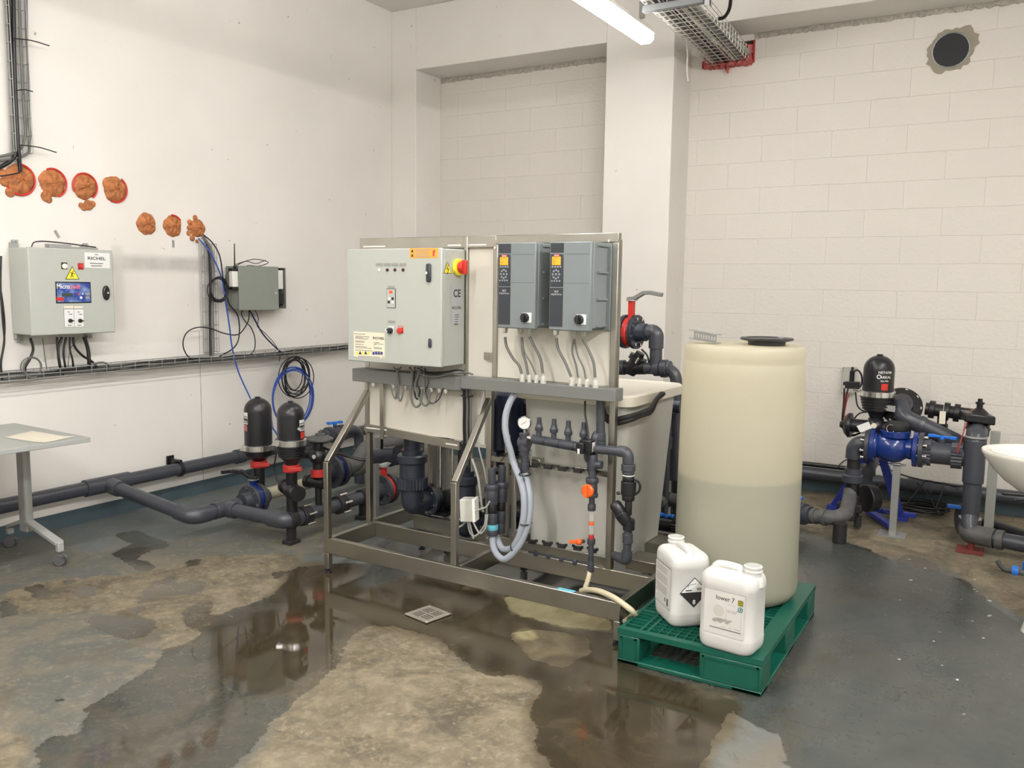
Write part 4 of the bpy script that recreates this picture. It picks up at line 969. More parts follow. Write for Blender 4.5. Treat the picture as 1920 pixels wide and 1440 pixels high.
# ------------------------------------------------ two variable speed drives
def drive(x0, x1, label, glands):
    y0, z0_, z1_ = .20, 1.376, 1.790; wf = x1-x0
    t = Thing('variable_speed_drive', label, 'motor drive', ((x0+x1)/2, .28, z0_), SKID, 'drives on the panel')
    b_ = t.part('body', MB().box((x0+.003, y0+.025, z0_+.012), (x1+.003, D-.02, z1_-.002)), VFD, bevel=.005)
    t.part('mounting_flange', MB().box((x0-.004, D-.020, z0_), (x1+.022, D-.006, z1_-.004)), VFD, bevel=.003)
    m = MB()   # side cooling ribs
    for k in range(4):
        zz = z0_+.02+k*.125; m = MB().box((x1, y0+.06, zz), (x1+.014, D-.03, zz+.008)); t.part('side_rib', m, VFD)
    cv = t.part('front_cover', MB().box((x0, y0, z0_), (x1, y0+.030, z1_)), VFD, bevel=.006)
    cw = wf*.315
    t.part('dark_panel', MB().box((x0+.006, y0-.002, z0_+.018), (x0+.006+cw, y0, z0_+.200)), ANTH, cv, label='anthracite lower panel')
    t.part('dark_panel', MB().box((x0+.006, y0-.002, z1_-.050), (x0+.006+cw, y0, z1_-.006)), ANTH, cv, label='anthracite top panel')
    kp = t.part('keypad', MB().box((x0+.006, y0-.004, z0_+.206), (x0+.006+cw, y0, z1_-.057)), ANTH, cv, bevel=.002, label='keypad with orange display')
    kx = x0+.006+cw/2; kt = z1_-.057
    t.part('maker_badge', MB().box((kx-.014, y0-.0055, kt-.011), (kx+.014, y0-.004, kt-.001)), RED, kp)
    t.part('badge_lettering', MB().text('Danfoss', (kx, y0-.0058, kt-.0088), X_, Z_, .0078, align='CENTER', bold=.02), LABELW, kp)
    sc_ = t.part('display', MB().box((kx-.025, y0-.0055, kt-.051), (kx+.022, y0-.004, kt-.012)), LCD, kp, bevel=.001)
    m = MB()
    for k, wd in enumerate((.03, .012, .016, .012)): m.box((kx-.02, y0-.0061, kt-.019-k*.009), (kx-.02+wd, y0-.0057, kt-.0175-k*.009))
    t.part('display_text', m, INK, sc_)
    for k in range(4): t.part('key', MB().box((kx-.026+k*.0138, y0-.0055, kt-.063), (kx-.0165+k*.0138, y0-.004, kt-.055)), plain('key_grey', (.25, .27, .29), .5) if k == 0 and 'key_grey' not in bpy.data.materials else bpy.data.materials['key_grey'], kp)
    c = Vector((kx-.002, y0-.004, kt-.094))
    for k in range(8):
        a = 2*PI*k/8; t.part('key', MB().cyl(c+X_*math.cos(a)*.017+Z_*math.sin(a)*.020, c+X_*math.cos(a)*.017+Z_*math.sin(a)*.020-Y_*.002, .0052, n=10), bpy.data.materials['key_grey'], kp)
    t.part('key', MB().cyl(c, c-Y_*.002, .0055, n=10), bpy.data.materials['key_grey'], kp)
    for k in range(4): 
        q = c+X_*(-.021+k*.0135)-Z_*.031; t.part('key', MB().cyl(q, q-Y_*.002, .0045, n=10), bpy.data.materials['key_grey'], kp)
    m = MB().text('VLT', (kx, y0-.0022, z0_+.178), X_, Z_, .013, align='CENTER', bold=.01).text('AQUA Drive', (kx, y0-.0022, z0_+.166), X_, Z_, .0105, align='CENTER')
    t.part('lettering', m, LABELW, cv)
    for zz in (z0_+.222, z1_-.058): t.part('seam', MB().box((x0+.012+cw, y0-.0004, zz), (x1-.008, y0+.001, zz+.0015)), ANTH, cv)
    sx, sz = x1-.044, z0_+.055
    pl = t.part('switch_plate', MB().box((sx-.024, y0-.004, sz-.024), (sx+.026, y0, sz+.024)), LABELW, cv, bevel=.002)
    t.part('rotary_switch', MB().lathe([(.023, .004), (.023, .014), (.020, .018)], (sx-.008, y0, sz), -Y_, 24).obox((sx-.008, y0-.024, sz), X_*.006, Y_*.007, Z_*.021), BLK, pl, bevel=.002)
    for gx in glands:
        g = sk(*gx, y=.28); t.part('cable_gland', MB().cyl((g.x, .28, z0_+.012), (g.x, .28, z0_-.012), .014, n=12).lathe([(.0125, 0), (.0125, .012), (.007, .018)], (g.x, .28, z0_-.012), -Z_, 12), GLAND)
drive(.986, 1.200, 'grey motor drive with orange display, left of the pair, beside the large cabinet', [(947, 622), (977, 624), (993, 624)])
drive(1.275, 1.493, 'grey motor drive with orange display, right of the pair, by the frame edge', [(1043, 624), (1077, 628), (1094, 628)])
def scable(pts, r, mt, lab, y=.3, group=None, name='cable', cat='cable', n=8, base=None):
    P = [sk(p[0], p[1], y=(y if len(p) < 3 else p[2])) for p in pts]
    return solo(name, MB().tube(spline(P, n), r, 8), mt, lab, cat, group=group, frame=SKID)
DC = 'cables under the drives'
for pts, r_, lab in [([(947, 632), (950, 650), (962, 672), (973, 685), (978, 700)], .0072, 'grey cable from the first gland of the left drive'),
    ([(978, 632), (980, 660), (986, 680), (990, 702)], .0062, 'grey cable from the middle gland of the left drive, straighter one'),
    ([(979, 634), (983, 660), (995, 680), (1004, 702)], .0045, 'thin grey cable splitting off right from the left drive middle gland'),
    ([(993, 632), (1002, 650), (1013, 672), (1018, 700)], .0072, 'grey cable from the right gland of the left drive'),
    ([(1043, 634), (1047, 655), (1060, 680), (1071, 706)], .0072, 'grey cable from the first gland of the right drive'),
    ([(1076, 636), (1073, 660), (1080, 685), (1084, 708)], .0050, 'grey cable from the middle gland of the right drive, left strand'),
    ([(1077, 636), (1083, 665), (1094, 690), (1098, 710)], .0045, 'grey cable from the middle gland of the right drive, right strand'),
    ([(1093, 636), (1103, 655), (1113, 680), (1116, 708)], .0072, 'grey cable from the right gland of the right drive')]:
    scable(pts, r_, CABG, lab, .29, DC)
for k, (px, py) in enumerate([(978, 706), (991, 708), (1004, 709), (1017, 709), (1071, 713), (1085, 714), (1099, 716), (1115, 716)]):
    g = sk(px, py, y=.29); z_ = TRZ
    lab = ['first', 'second', 'third', 'fourth', 'fifth', 'sixth', 'seventh', 'eighth'][k]+' pale cable gland from the left on the front trunking'
    r_ = .0145 if k in (0, 3, 4, 7) else .0115
    solo('cable_gland', MB().cyl((g.x, .30, z_), (g.x, .30, z_+.008), r_, n=12).cyl((g.x, .30, z_+.009), (g.x, .30, z_+.026), r_*1.05, n=8).lathe([(r_, 0), (r_*.9, .008), (.006, .014)], (g.x, .30, z_+.026), Z_, 12), GLAND, lab, 'cable gland', frame=SKID, group='glands on the front trunking')
# looped cables and bundle below the large cabinet
LC = 'cables looping below the large cabinet'
def lc(pts, r, lab, mt=CABG, y=.285): return scable(pts, r, mt, lab, y, LC)
lc([(738, 688), (745, 700), (748, 735), (742, 748), (736, 738), (733, 722)], .0035, 'thin grey cable hooking left below the cabinet')
lc([(752, 688), (745, 700), (746, 735), (750, 752), (755, 740), (756, 722)], .0045, 'grey cable hooking right, leftmost pair below the cabinet')
lc([(745, 690), (745, 720), (742, 748)], .0055, 'grey cable hanging straight in the leftmost pair')
lc([(768, 688), (773, 705), (770, 735), (773, 755), (780, 763), (788, 757), (791, 740), (791, 728)], .0062, 'deepest thick grey cable loop below the cabinet')
lc([(778, 688), (776, 710), (778, 740), (783, 748), (787, 735), (783, 722)], .005, 'black edged cable in the middle of the loops', CABB)
lc([(790, 688), (783, 705), (778, 725), (785, 745), (795, 760), (803, 756), (805, 735), (806, 730)], .0062, 'grey cable loop right of the deepest one')
lc([(795, 690), (795, 715), (797, 738), (806, 756), (817, 752), (820, 730)], .0045, 'grey cable loop reaching the fifth gland')
lc([(797, 690), (804, 715), (798, 735), (808, 755), (822, 750), (832, 728)], .0028, 'thin black wire in the widest loop, rightmost', CABB)
lc([(776, 690), (790, 702), (815, 707), (840, 702), (872, 698), (886, 702)], .0055, 'grey cable running right over the trunking edge')
lc([(782, 690), (800, 698), (830, 698), (860, 694), (878, 700)], .0045, 'second grey cable running right over the trunking edge', CABB)
for k, (px, py) in enumerate([(735, 718), (757, 718), (784, 722), (791, 723), (806, 724), (821, 726), (833, 727), (698, 716)]):
    g = sk(px, py, y=.30)
    solo('cable_gland', MB().lathe([(.0115, 0), (.0115, .014), (.007, .022)], (g.x, .31, l0.z-.072), -Z_, 12), GLAND, ['first', 'second', 'third', 'fourth', 'fifth', 'sixth', 'rightmost', 'larger round leftmost'][k]+' pale gland under the rear trunking', 'cable gland', frame=SKID, group='glands under the rear trunking')
for k in range(5):
    x_ = 869+3.2*k; lc([(x_, 722), (x_+1, 760), (x_+.5, 800), (x_+1.5 if k < 4 else x_+2, 836), (x_-1+k, 860+6*k)], .0050 if k in (1, 3) else .0062, ['leftmost', 'second', 'middle', 'fourth', 'rightmost'][k]+' cable of the vertical bundle right of the cream panel', CABB if k in (0, 1, 3) else CABG, .34)
for py in (742, 828): 
    g = sk(876, py, y=.345); solo('cable_tie', MB().ring(g, Z_, .031, .003), BLK, ('upper' if py < 800 else 'lower')+' black tie around the vertical cable bundle', 'cable tie', frame=SKID, group='ties on the vertical bundle')
lc([(908, 732), (903, 760), (895, 800), (898, 840), (908, 880), (914, 920), (915, 960), (912, 980)], .004, 'pale grey cable running down past the frame brace', plain('pale_cable', (.35, .35, .32), .5), .30)
lc([(885, 860), (895, 890), (900, 920), (903, 945), (906, 960)], .006, 'pale cable curving down to the junction box', bpy.data.materials['pale_cable'], .30)

# ================================================================== PIPE FITTING BUILDERS
def V3(*a): return Vector(a)
def bolts_on(t, par, c, ax, R_, n, L, r=.008, mat=CHROME, nm='bolt', ph=.3):
    u, v = perp(Vector(ax)); ax = Vector(ax).normalized()
    for k in range(n):
        a = 2*PI*k/n+ph; p = Vector(c)+(u*math.cos(a)+v*math.sin(a))*R_
        t.part(nm, MB().cyl(p-ax*L/2, p+ax*L/2, r*.55, n=8).cyl(p-ax*(L/2), p-ax*(L/2-.008), r, n=6).cyl(p+ax*(L/2-.008), p+ax*L/2, r, n=6), mat, par)
def butterfly(label, c, ax, up, r, R_, body=REDD, lever=GALV, ldir=None, frame=WORLD, nb=6, llen=.2, fl=PVC, neck=.12, group=None, pipes=.06, lm=None):
    c = Vector(c); ax = Vector(ax).normalized(); up = Vector(up).normalized()
    t = Thing('butterfly_valve', label, 'valve', c, frame, group)
    b_ = t.part('valve_body', MB().cyl(c-ax*.022, c+ax*.022, R_*.84, n=28).bar(c+up*R_*.7, c+up*(R_+neck), .036, .030, up=ax).ring(c, ax, R_*.80, .012, 28, 8), body)
    for s_ in (-1, 1):
        f = c+ax*s_*.036
        t.part('flange', MB().cyl(f-ax*.012, f+ax*.012, R_, n=32), fl, bevel=.002)
        t.part('pipe_stub', MB().lathe([(r*1.35, 0), (r*1.2, pipes*.5), (r*1.2, pipes)], f+ax*s_*.012, ax*s_, 24), fl)
    bolts_on(t, None, c, ax, R_*.80, nb, .115, .009)
    if lever is not None:
        ld = Vector(ldir if ldir is not None else ax).normalized(); q = c+up*(R_+neck)
        t.part('gear_plate', MB().cyl(q, q+up*.006, .036, n=20), GALV)
        P = [q+up*.010-ld*.03, q+up*.016+ld*.02, q+up*.05+ld*.08, q+up*.052+ld*llen*.65, q+up*.040+ld*llen]
        m = MB()
        for k in range(4): m.bar(P[k], P[k+1]+(P[k+1]-P[k])*.03, .030+.004*k, .024, up=up)
        t.part('lever', m, lm or lever, bevel=.004)
    return t
def ball_valve(label, c, ax, up, r, frame=WORLD, body=PVC, knob=BLUEH, L=.15, kh=.05, kl=.06, kdir=None, nm='ball_valve'):
    c = Vector(c); ax = Vector(ax).normalized(); up = Vector(up).normalized()
    t = Thing(nm, label, 'valve', c, frame)
    t.part('valve_body', MB().cyl(c-ax*L*.22, c+ax*L*.22, r*1.25, n=24).cyl(c, c+up*(r+kh*.7), r*.40, n=14), body)
    for s_ in (-1, 1):
        n_ = 24; u, v = perp(ax); m = MB(); o = c+ax*s_*L*.22; vs = []; fs = []
        for h in (0, L*.24):
            for k in range(n_*2):
                rr = r*1.55 if (k//1) % 2 else r*1.42; a = PI*k/n_; vs.append(o+ax*s_*h+(u*math.cos(a)+v*math.sin(a))*rr)
        N2 = n_*2
        for k in range(N2): fs.append((k, (k+1) % N2, N2+(k+1) % N2, N2+k))
        fs += [tuple(range(N2)), tuple(range(N2, 2*N2))]
        t.part('union_nut', m.add(vs, fs), body, sharp=30)
        t.part('socket', MB().cyl(o+ax*s_*L*.24, o+ax*s_*L*.42, r*1.22, n=24), body)
    kd = Vector(kdir if kdir is not None else ax).normalized(); q = c+up*(r+kh)
    sd = kd.cross(up)
    t.part('handle', MB().bar(q-kd*kl, q+kd*kl, .022, .016, up=up).cyl(q-up*.02, q+up*.008, .016, n=16).bar(q+kd*kl*.55, q+kd*kl, .034, .020, up=up).bar(q-kd*kl, q-kd*kl*.55, .034, .020, up=up), knob, bevel=.004)
    return t
def pipe_thing(label, runs, r, mat=PVC, collars=(), bend=.09, frame=WORLD, name='pipe', elbows=(), group=None, cmat=None, cat='pipe', cs=1.22):
    allp = [Vector(p) for run in runs for p in run]
    t = Thing(name, label, cat, allp[0], frame, group)
    for k, run in enumerate(runs):
        t.part('pipe_length', MB().tube(fillet(run, bend, 7), r, 20), mat)
    for a, b in collars:
        t.part('socket', MB().cyl(a, b, r*cs, n=24), cmat or mat, bevel=.002)
    for (a, p, b) in elbows:
        t.part('elbow', MB().tube(fillet([a, p, b], bend, 8), r*cs, 22), cmat or mat)
    return t
def flange_disc(t, c, ax, R_, th=.024, mat=PVC, nb=8, par=None, lab=None):
    c = Vector(c); ax = Vector(ax).normalized()
    f = t.part('flange', MB().cyl(c-ax*th/2, c+ax*th/2, R_, n=32), mat, par, bevel=.002)
    bolts_on(t, f, c, ax, R_*.78, nb, th+.03, .010)
    return f

# ================================================================== LEFT PIPEWORK (on the floor by the left wall)
ZP = .15; XA, XB = -4.27, -3.735
pipe_thing('grey plastic pipe running low along the left wall', [[(-5.10, .9, .249), (-5.10, 6.35, .249)]], .045, PVC, [((-5.10, 3.28, .249), (-5.10, 3.60, .249)), ((-5.10, 4.52, .249), (-5.10, 4.60, .249)), ((-5.10, 5.6, .249), (-5.10, 5.75, .249))])
c = at(336, 876, X=-5.10)
t = Thing('pipe_clamp', 'black clamp holding the grey pipe to the left wall', 'clamp', c)
t.part('ring', MB().cyl((-5.10, c.y-.012, .249), (-5.10, c.y+.012, .249), .056, n=24), BLK, bevel=.002)
t.part('arm', MB().box((XL+.013, c.y-.012, .27), (-5.08, c.y+.012, .315)).box((XL+.012, c.y-.03, .22), (XL+.02, c.y+.03, .335)), BLK)
E1 = V3(XA, 3.44, ZP)
pipe_thing('grey plastic branch pipe leaving the wall pipe tee towards the blue valve', [[(-5.10, 3.44, .249), (-4.99, 3.44, .235), E1, (XA, 3.80, ZP)]], .043, PVC,
    [((-5.06, 3.44, .244), (-4.97, 3.44, .232)), ((XA, 3.60, ZP), (XA, 3.76, ZP))], .10, elbows=[((XA-.13, 3.44, ZP+.018), E1, (XA, 3.57, ZP))])
E2 = V3(XB, 3.69, ZP)
pipe_thing('grey plastic pipe stepping right from the blue valve tee to the front elbow', [[(XA, 3.69, ZP), E2, (XB, 5.3, ZP)]], .043, PVC,
    [((XA+.03, 3.69, ZP), (XA+.10, 3.69, ZP)), ((XB, 4.42, ZP), (XB, 4.50, ZP))], .10, elbows=[((XB-.13, 3.69, ZP), E2, (XB, 3.80, ZP))])
butterfly('blue butterfly valve with black lever at the left end of the floor pipes', (XA, 3.93, ZP+.01), Y_, Z_, .045, .100, BLUE, BLK, ldir=(-1, -.35, .0), neck=.03, llen=.22, fl=PVC)
pipe_thing('cream plastic pipe behind the blue lever valve', [[(XA, 4.04, ZP+.02), (XA, 4.55, ZP+.02)]], .042, plain('cream_pvc', (.33, .31, .22), .5))
def clamp_foot(x, y, lab, ztop=ZP):
    t = Thing('pipe_support', lab, 'pipe support', (x, y, 0))
    t.part('base', MB().box((x-.035, y-.045, 0), (x+.035, y+.045, .025)).box((x-.022, y-.022, .02), (x+.022, y+.022, ztop-.03)), BLKM, bevel=.003)
    t.part('ring', MB().cyl((x, y-.03, ztop), (x, y+.03, ztop), .056, n=20), BLKM, bevel=.003)
clamp_foot(XB, 3.73, 'black pipe support at the front elbow below the second filter')
clamp_foot(XB, 4.40, 'black pipe support left of the lower red valve')
def coupling(x, y, lab, z=ZP):
    t = Thing('grooved_coupling', lab, 'coupling', (x, y, z))
    t.part('housing', MB().cyl((x, y-.035, z), (x, y+.035, z), .062, n=20), BLKM, bevel=.004)
    for k in range(6):
        a = k*PI/3+.3; p = V3(x, y, z)+V3(math.cos(a), 0, math.sin(a))*.066
        t.part('bolt', MB().cyl(p-Y_*.02, p+Y_*.045, .008, n=8), CHROME)
coupling(XB, 3.84, 'black coupling with bright bolts beside the front elbow'); coupling(XB, 4.17, 'black coupling with bright bolts just left of the frame post')

def disc_filter(label, c, r, zt, zc, zred, zbot, labels=None, frame=WORLD, lab_dir=None):
    """domed filter: top height, clamp height, lower clamp height, bottom height"""
    x, y = c; t = Thing('disc_filter', label, 'filter', (x, y, zbot), group=None)
    H_ = zt-zc; 
    prof = [(r*1.0, 0), (r*1.0, H_-r*1.05)]+[(r*math.cos(a), H_-r*1.05+r*.98*math.sin(a)) for a in [PI/2*k/9 for k in range(1, 9)]]+[(r*.2, H_-r*.06), (r*.2, H_), (.001, H_)]
    dome = t.part('dome', MB().lathe(prof, (x, y, zc), Z_, 36), BLK, label='black glossy dome')
    t.part('clamp_ring', MB().lathe([(r*1.10, -.020), (r*1.16, -.017), (r*1.16, .017), (r*1.10, .020)], (x, y, zc), Z_, 36), CHROME)
    d = (V3(0, 0, 0)-V3(x, y, 0)).normalized(); s_ = V3(-d.y, d.x, 0)
    q = V3(x, y, zc)+(d*.6+s_*-.9).normalized()*r*1.18 if r < .1 else V3(x, y, zc)+d*r*1.18
    t.part('clamp_screw', MB().bar(q-d.cross(Z_)*.028, q+d.cross(Z_)*.028, .016, .020), CHROME)
    hb = zc-.02; bz = zred+.03+ (hb-zred)*.25; prof = []; k = 0; n = 5
    for k in range(n):
        z0 = (hb-bz)*k/n; z1 = (hb-bz)*(k+.5)/n; s0 = 1.12-.22*k/n
        prof += [(r*s0, -z0), (r*s0, -z1), (r*(s0-.12), -z1-.001), (r*(s0-.12), -(hb-bz)*(k+1)/n+.001)]
    prof += [(r*.55, -(hb-bz)-.02), (r*.42, -(hb-zred)+.02), (r*.42, -(hb-zbot))]
    t.part('lower_body', MB().lathe([(r_, -h) for r_, h in prof], (x, y, hb), -Z_, 32), BLK)
    if zred > zbot+.05:
        t.part('red_clamp', MB().cyl((x, y, zred-.022), (x, y, zred+.022), r*.62, n=20).bar(V3(x, y, zred)+s_*-r*.3+d*r*.55, V3(x, y, zred)+s_*r*.75+d*r*.5, .03, .024), REDD, bevel=.003)
    return t, d, s_
def curved_label(t, c, r, z0, z1, dang, aw, mat, parent=None, nm='sticker', lab=None, lift=.0015):
    x, y = c; a0 = math.atan2(-y, -x)+dang; n = 8; vs = []; fs = []
    for k in range(n+1):
        a = a0-aw/2+aw*k/n
        for z in (z0, z1):
            for rr in (r+.0002, r+lift): vs.append(V3(x+rr*math.cos(a), y+rr*math.sin(a), z))
    for k in range(n):
        b = k*4
        fs += [(b+1, b+5, b+7, b+3), (b, b+2, b+6, b+4), (b, b+4, b+5, b+1), (b+2, b+3, b+7, b+6)]
    fs += [(0, 1, 3, 2), (4*n, 4*n+2, 4*n+3, 4*n+1)]
    return t.part(nm, MB().add(vs, fs), mat, parent, label=lab)
def curved_text(t, c, r, z, size, dang, body, mat, parent, stretch=1.0, nm='lettering'):
    x, y = c; a0 = math.atan2(-y, -x)+dang
    m = MB().text(body, (0, 0, 0), X_, Y_, size, align='CENTER', stretch=stretch, bold=.02)
    vs = [V3(x+(r+.002)*math.cos(a0+p.x/r), y+(r+.002)*math.sin(a0+p.x/r), z+p.y) for p in m.v]; m.v = vs
    return t.part(nm, m, mat, parent)
f1 = at(484, 800, X=-4.30); f1c = (f1.x, f1.y); g = lambda px, py, c_: (at(px, py, X=c_[0])).z
t, d, s_ = disc_filter('black domed disc filter with the blue tube reaching its top, left of the pair', f1c, .090, g(482, 744, f1c), g(484, 838, f1c), g(487, 869, f1c), .17)
L_ = g(458, 775, f1c); curved_label(t, f1c, .090, g(458, 797, f1c), g(458, 775, f1c), -1.08, .55, LABELW, nm='sticker', lab='white and black sticker'); curved_label(t, f1c, .0905, g(458, 795, f1c), g(458, 786, f1c), -1.06, .5, INK, nm='sticker_band')
curved_text(t, f1c, .092, g(458, 794, f1c), .022, -1.0, 'Klin', LABELW, None); curved_text(t, f1c, .092, g(458, 784, f1c), .014, -1.0, 'ARKAL', INK, None)
curved_label(t, f1c, .090, g(458, 810, f1c), g(458, 799, f1c), -1.10, .45, plain('faded_red_label', (.5, .12, .12), .5), nm='warning_sticker')
f2c = (XB, 3.74)
t, d, s_ = disc_filter('black domed disc filter with the white label on its right side, right of the pair', f2c, .081, g(543, 752, f2c), g(543, 829, f2c), g(544, 878, f2c), ZP+.03)
curved_label(t, f2c, .081, g(565, 802, f2c), g(565, 782, f2c), .98, .62, LABELW, lab='white and black sticker'); curved_label(t, f2c, .0815, g(565, 800, f2c), g(565, 792, f2c), .98, .58, INK, nm='sticker_band')
curved_text(t, f2c, .083, g(565, 799, f2c), .020, .90, 'Spin Klin', LABELW, None); curved_text(t, f2c, .083, g(565, 790, f2c), .016, .92, 'ARKAL', INK, None)
curved_label(t, f2c, .081, g(565, 816, f2c), g(565, 804, f2c), 1.02, .5, RED, nm='warning_sticker')
# black tee below filter 2
zt_ = g(545, 920, f2c)
t = Thing('backflush_valve', 'black tee valve body under the right one of the paired filters', 'valve', (XB, 3.74, zt_))
t.part('tee_body', MB().cyl((XB-.11, 3.80, zt_), (XB+.09, 3.70, zt_), .040, n=22).ball((XB, 3.74, zt_), .052, 18), BLK)
t.part('end_cap', MB().cyl((XB+.075, 3.705, zt_), (XB+.10, 3.692, zt_), .047, n=22), BLK); t.part('end_cap', MB().cyl((XB-.125, 3.808, zt_), (XB-.10, 3.795, zt_), .047, n=22), BLK)
# third unit
u3 = at(597, 905, X=XB); U3 = V3(XB, u3.y, 0)
t = Thing('backflush_valve', 'black valve stack with a red clamp just left of the front frame post', 'valve', (XB, u3.y, .15))
zz = lambda py: at(597, py, X=XB).z
t.part('stem', MB().cyl((XB, u3.y, ZP+.03), (XB, u3.y, zz(905)), .022, n=16), BLK)
t.part('tee_body', MB().cyl((XB-.07, u3.y-.0, zz(905)), (XB+.06, u3.y, zz(905)), .036, n=20), BLK)
t.part('end_cap', MB().cyl((XB-.10, u3.y-.0, zz(905)), (XB-.07, u3.y, zz(905)), .042, n=20), BLK)
t.part('red_clamp', MB().cyl((XB, u3.y, zz(893)), (XB, u3.y, zz(879)), .046, n=18), REDD)
t.part('valve_body', MB().ball((XB, u3.y, zz(855)), .058, 18).cyl((XB-.14, u3.y-.03, zz(850)), (XB, u3.y, zz(850)), .038, n=18).cyl((XB, u3.y, zz(880)), (XB, u3.y, zz(830)), .034, n=16), BLK)
t.part('dial', MB().cyl((XB+.02, u3.y-.056, zz(853)), (XB+.02, u3.y-.062, zz(853)), .013, n=16), LABELW)
t.part('diaphragm_cover', MB().lathe([(.065, 0), (.082, .008), (.082, .018), (.060, .032), (.030, .036), (.030, .050), (.012, .052), (.012, .066)], (XB, u3.y+.02, zz(828)), Z_, 26), PVCD)
# pressure gauge near the third unit
gp = at(612, 924, X=XB)
t = Thing('pressure_gauge', 'small steel pressure gauge behind the front frame post', 'gauge', gp)
t.part('case', MB().lathe([(.026, 0), (.028, .004), (.028, .026), (.024, .028)], gp, (.9, -.45, 0), 20), CHROME); t.part('stem', MB().cyl(gp-Z_*.05, gp-Z_*.02, .006, n=8), CHROME)
# upper line behind
U1 = V3(-3.93, 4.33, .315)
butterfly('dark blue flanged valve behind the front frame post', V3(-3.93, 4.33, .32), Y_, Z_, .05, .115, NAVY, None, neck=-.02, fl=PVC)
pipe_thing('dusty grey pipe with an S bend rising behind the frame posts', [[(-3.93, 4.40, .32), (-3.93, 4.55, .32), (-3.93, 4.66, .43), (-3.85, 5.2, .43)]], .052, PVCD, bend=.1, collars=[((-3.93, 4.44, .32), (-3.93, 4.49, .32))])
butterfly('red butterfly valve with grey lever low behind the inner frame post', V3(XB, 4.62, ZP+.01), Y_, Z_, .043, .108, RED, TABLE, ldir=(.35, 1, 0), neck=.05, llen=.24, fl=PVC)
butterfly('red butterfly valve farther back above the grey lever', at(735, 850, Y=5.25), Y_, Z_, .05, .10, RED, None, neck=.10, fl=PVCN)
c = at(628, 812, X=-4.45)
ball_valve('grey ball valve with blue handle in front of the wall pipe', c, Y_, Z_, .036, L=.2, kh=.045, kdir=(.3, 1, 0), kl=.065)
pipe_thing('grey pipe bending down behind the frame from the blue handled valve', [[c-Y_*.12, c+Y_*.28, V3(c.x, c.y+.28, 0)]], .040, PVC, bend=.1, collars=[(c+V3(0, .28, -.16), c+V3(0, .28, -.2))])
pipe_thing('short grey pipe below the blue handled valve', [[V3(-4.27, 4.55, .17), V3(-4.27, 4.75, .17), V3(-4.27, 5.5, .17)]], .043, PVCD)
pipe_thing('grey pipe lying far behind the frame on the floor', [[V3(-3.4, 5.45, .046), V3(-2.5, 5.45, .046)]], .045, PVCN)
def wfree(pts, r, mt, lab, grp=None):
    P = [at(p[0], p[1], **({'Y': p[2]} if p[2] > 0 else {'X': p[2]})) for p in pts]
    return solo('cable', MB().tube(spline(P, 8), r, 8), mt, lab, 'cable', group=grp)
wfree([(568, 818, -3.9), (590, 832, -3.8), (620, 845, -3.65), (650, 855, -3.5), (680, 862, -3.4), (705, 860, -3.35), (715, 845, -3.3), (716, 815, -3.25)], .009, CABB, 'black cable bundle sagging from the filters to the frame')
wfree([(600, 806, -4.0), (615, 818, -3.95), (640, 845, -3.9)], .004, CABB, 'thin black tube running from the diaphragm valve')
wfree([(518, 850, -3.84), (514, 880, -3.88), (520, 900, -3.86), (530, 912, -3.83)], .005, CABB, 'short black tube between the two filters')
wfree([(508, 778, -4.6), (511, 800, -4.3), (518, 812, -4.0), (528, 830, -3.95)], .006, CABLB, 'blue tube dropping between the two filter domes')
wfree([(713, 780, -3.3), (714, 800, -3.28), (717, 830, -3.27)], .006, CABG, 'grey twisted cable behind the inner frame post')
bx_ = at(703, 835, X=-3.45)
solo('perforated_angle', MB().box((bx_.x-.03, bx_.y, 0), (bx_.x+.03, bx_.y+.004, .62)).box((bx_.x+.027, bx_.y-.03, 0), (bx_.x+.03, bx_.y, .62)), GALV, 'galvanised perforated angle upright behind the frame post', 'bracket')

# ================================================================== ON THE SKID
# ---- water tank with lid
def rrect(cx, cy_, hx, hy, r, n=6):
    out = []
    for (sx, sy_, a0) in ((1, 1, 0), (-1, 1, PI/2), (-1, -1, PI), (1, -1, 3*PI/2)):
        for k in range(n+1):
            a = a0+PI/2*k/n; out.append((cx+sx*(hx-r)+r*math.cos(a), cy_+sy_*(hy-r)+r*math.sin(a)))
    return out
def loft(m, secs, cap0=True, cap1=True):
    vs = []; fs = []; n = len(secs[0][0])
    for poly, z in secs: vs += [V3(a, b, z) for a, b in poly]
    for i in range(len(secs)-1):
        for k in range(n): fs.append((i*n+k, i*n+(k+1) % n, (i+1)*n+(k+1) % n, (i+1)*n+k))
    if cap0: fs.append(tuple(range(n-1, -1, -1)))
    if cap1: fs.append(tuple((len(secs)-1)*n+k for k in range(n)))
    return m.add(vs, fs)
t = Thing('water_tank', 'tall pale square tank with cream lid standing on the frame behind the pipes', 'tank', (1.27, .85, .2), SKID)
def tsec(z):
    f = (z-.2)/.83; hx = .262+.045*f; x1 = 1.515+.06*f; y0_ = .515-.03*f; hy = .30+.03*f
    return rrect(x1-hx, y0_+hy, hx, hy, .055), z
t.part('tank_body', loft(MB(), [tsec(z) for z in (.2, .21, .6, 1.0)]), TANK)
lx1 = 1.60; ly0 = .455
lidp = lambda e: rrect(lx1-.345+0, ly0+.375, .345-e, .375-e, .07)
t.part('lid', loft(MB(), [(lidp(.012), .995), (lidp(0), 1.0), (lidp(0), 1.045), (lidp(.008), 1.055), (lidp(.02), 1.056), (lidp(.03), 1.048)]), LID)
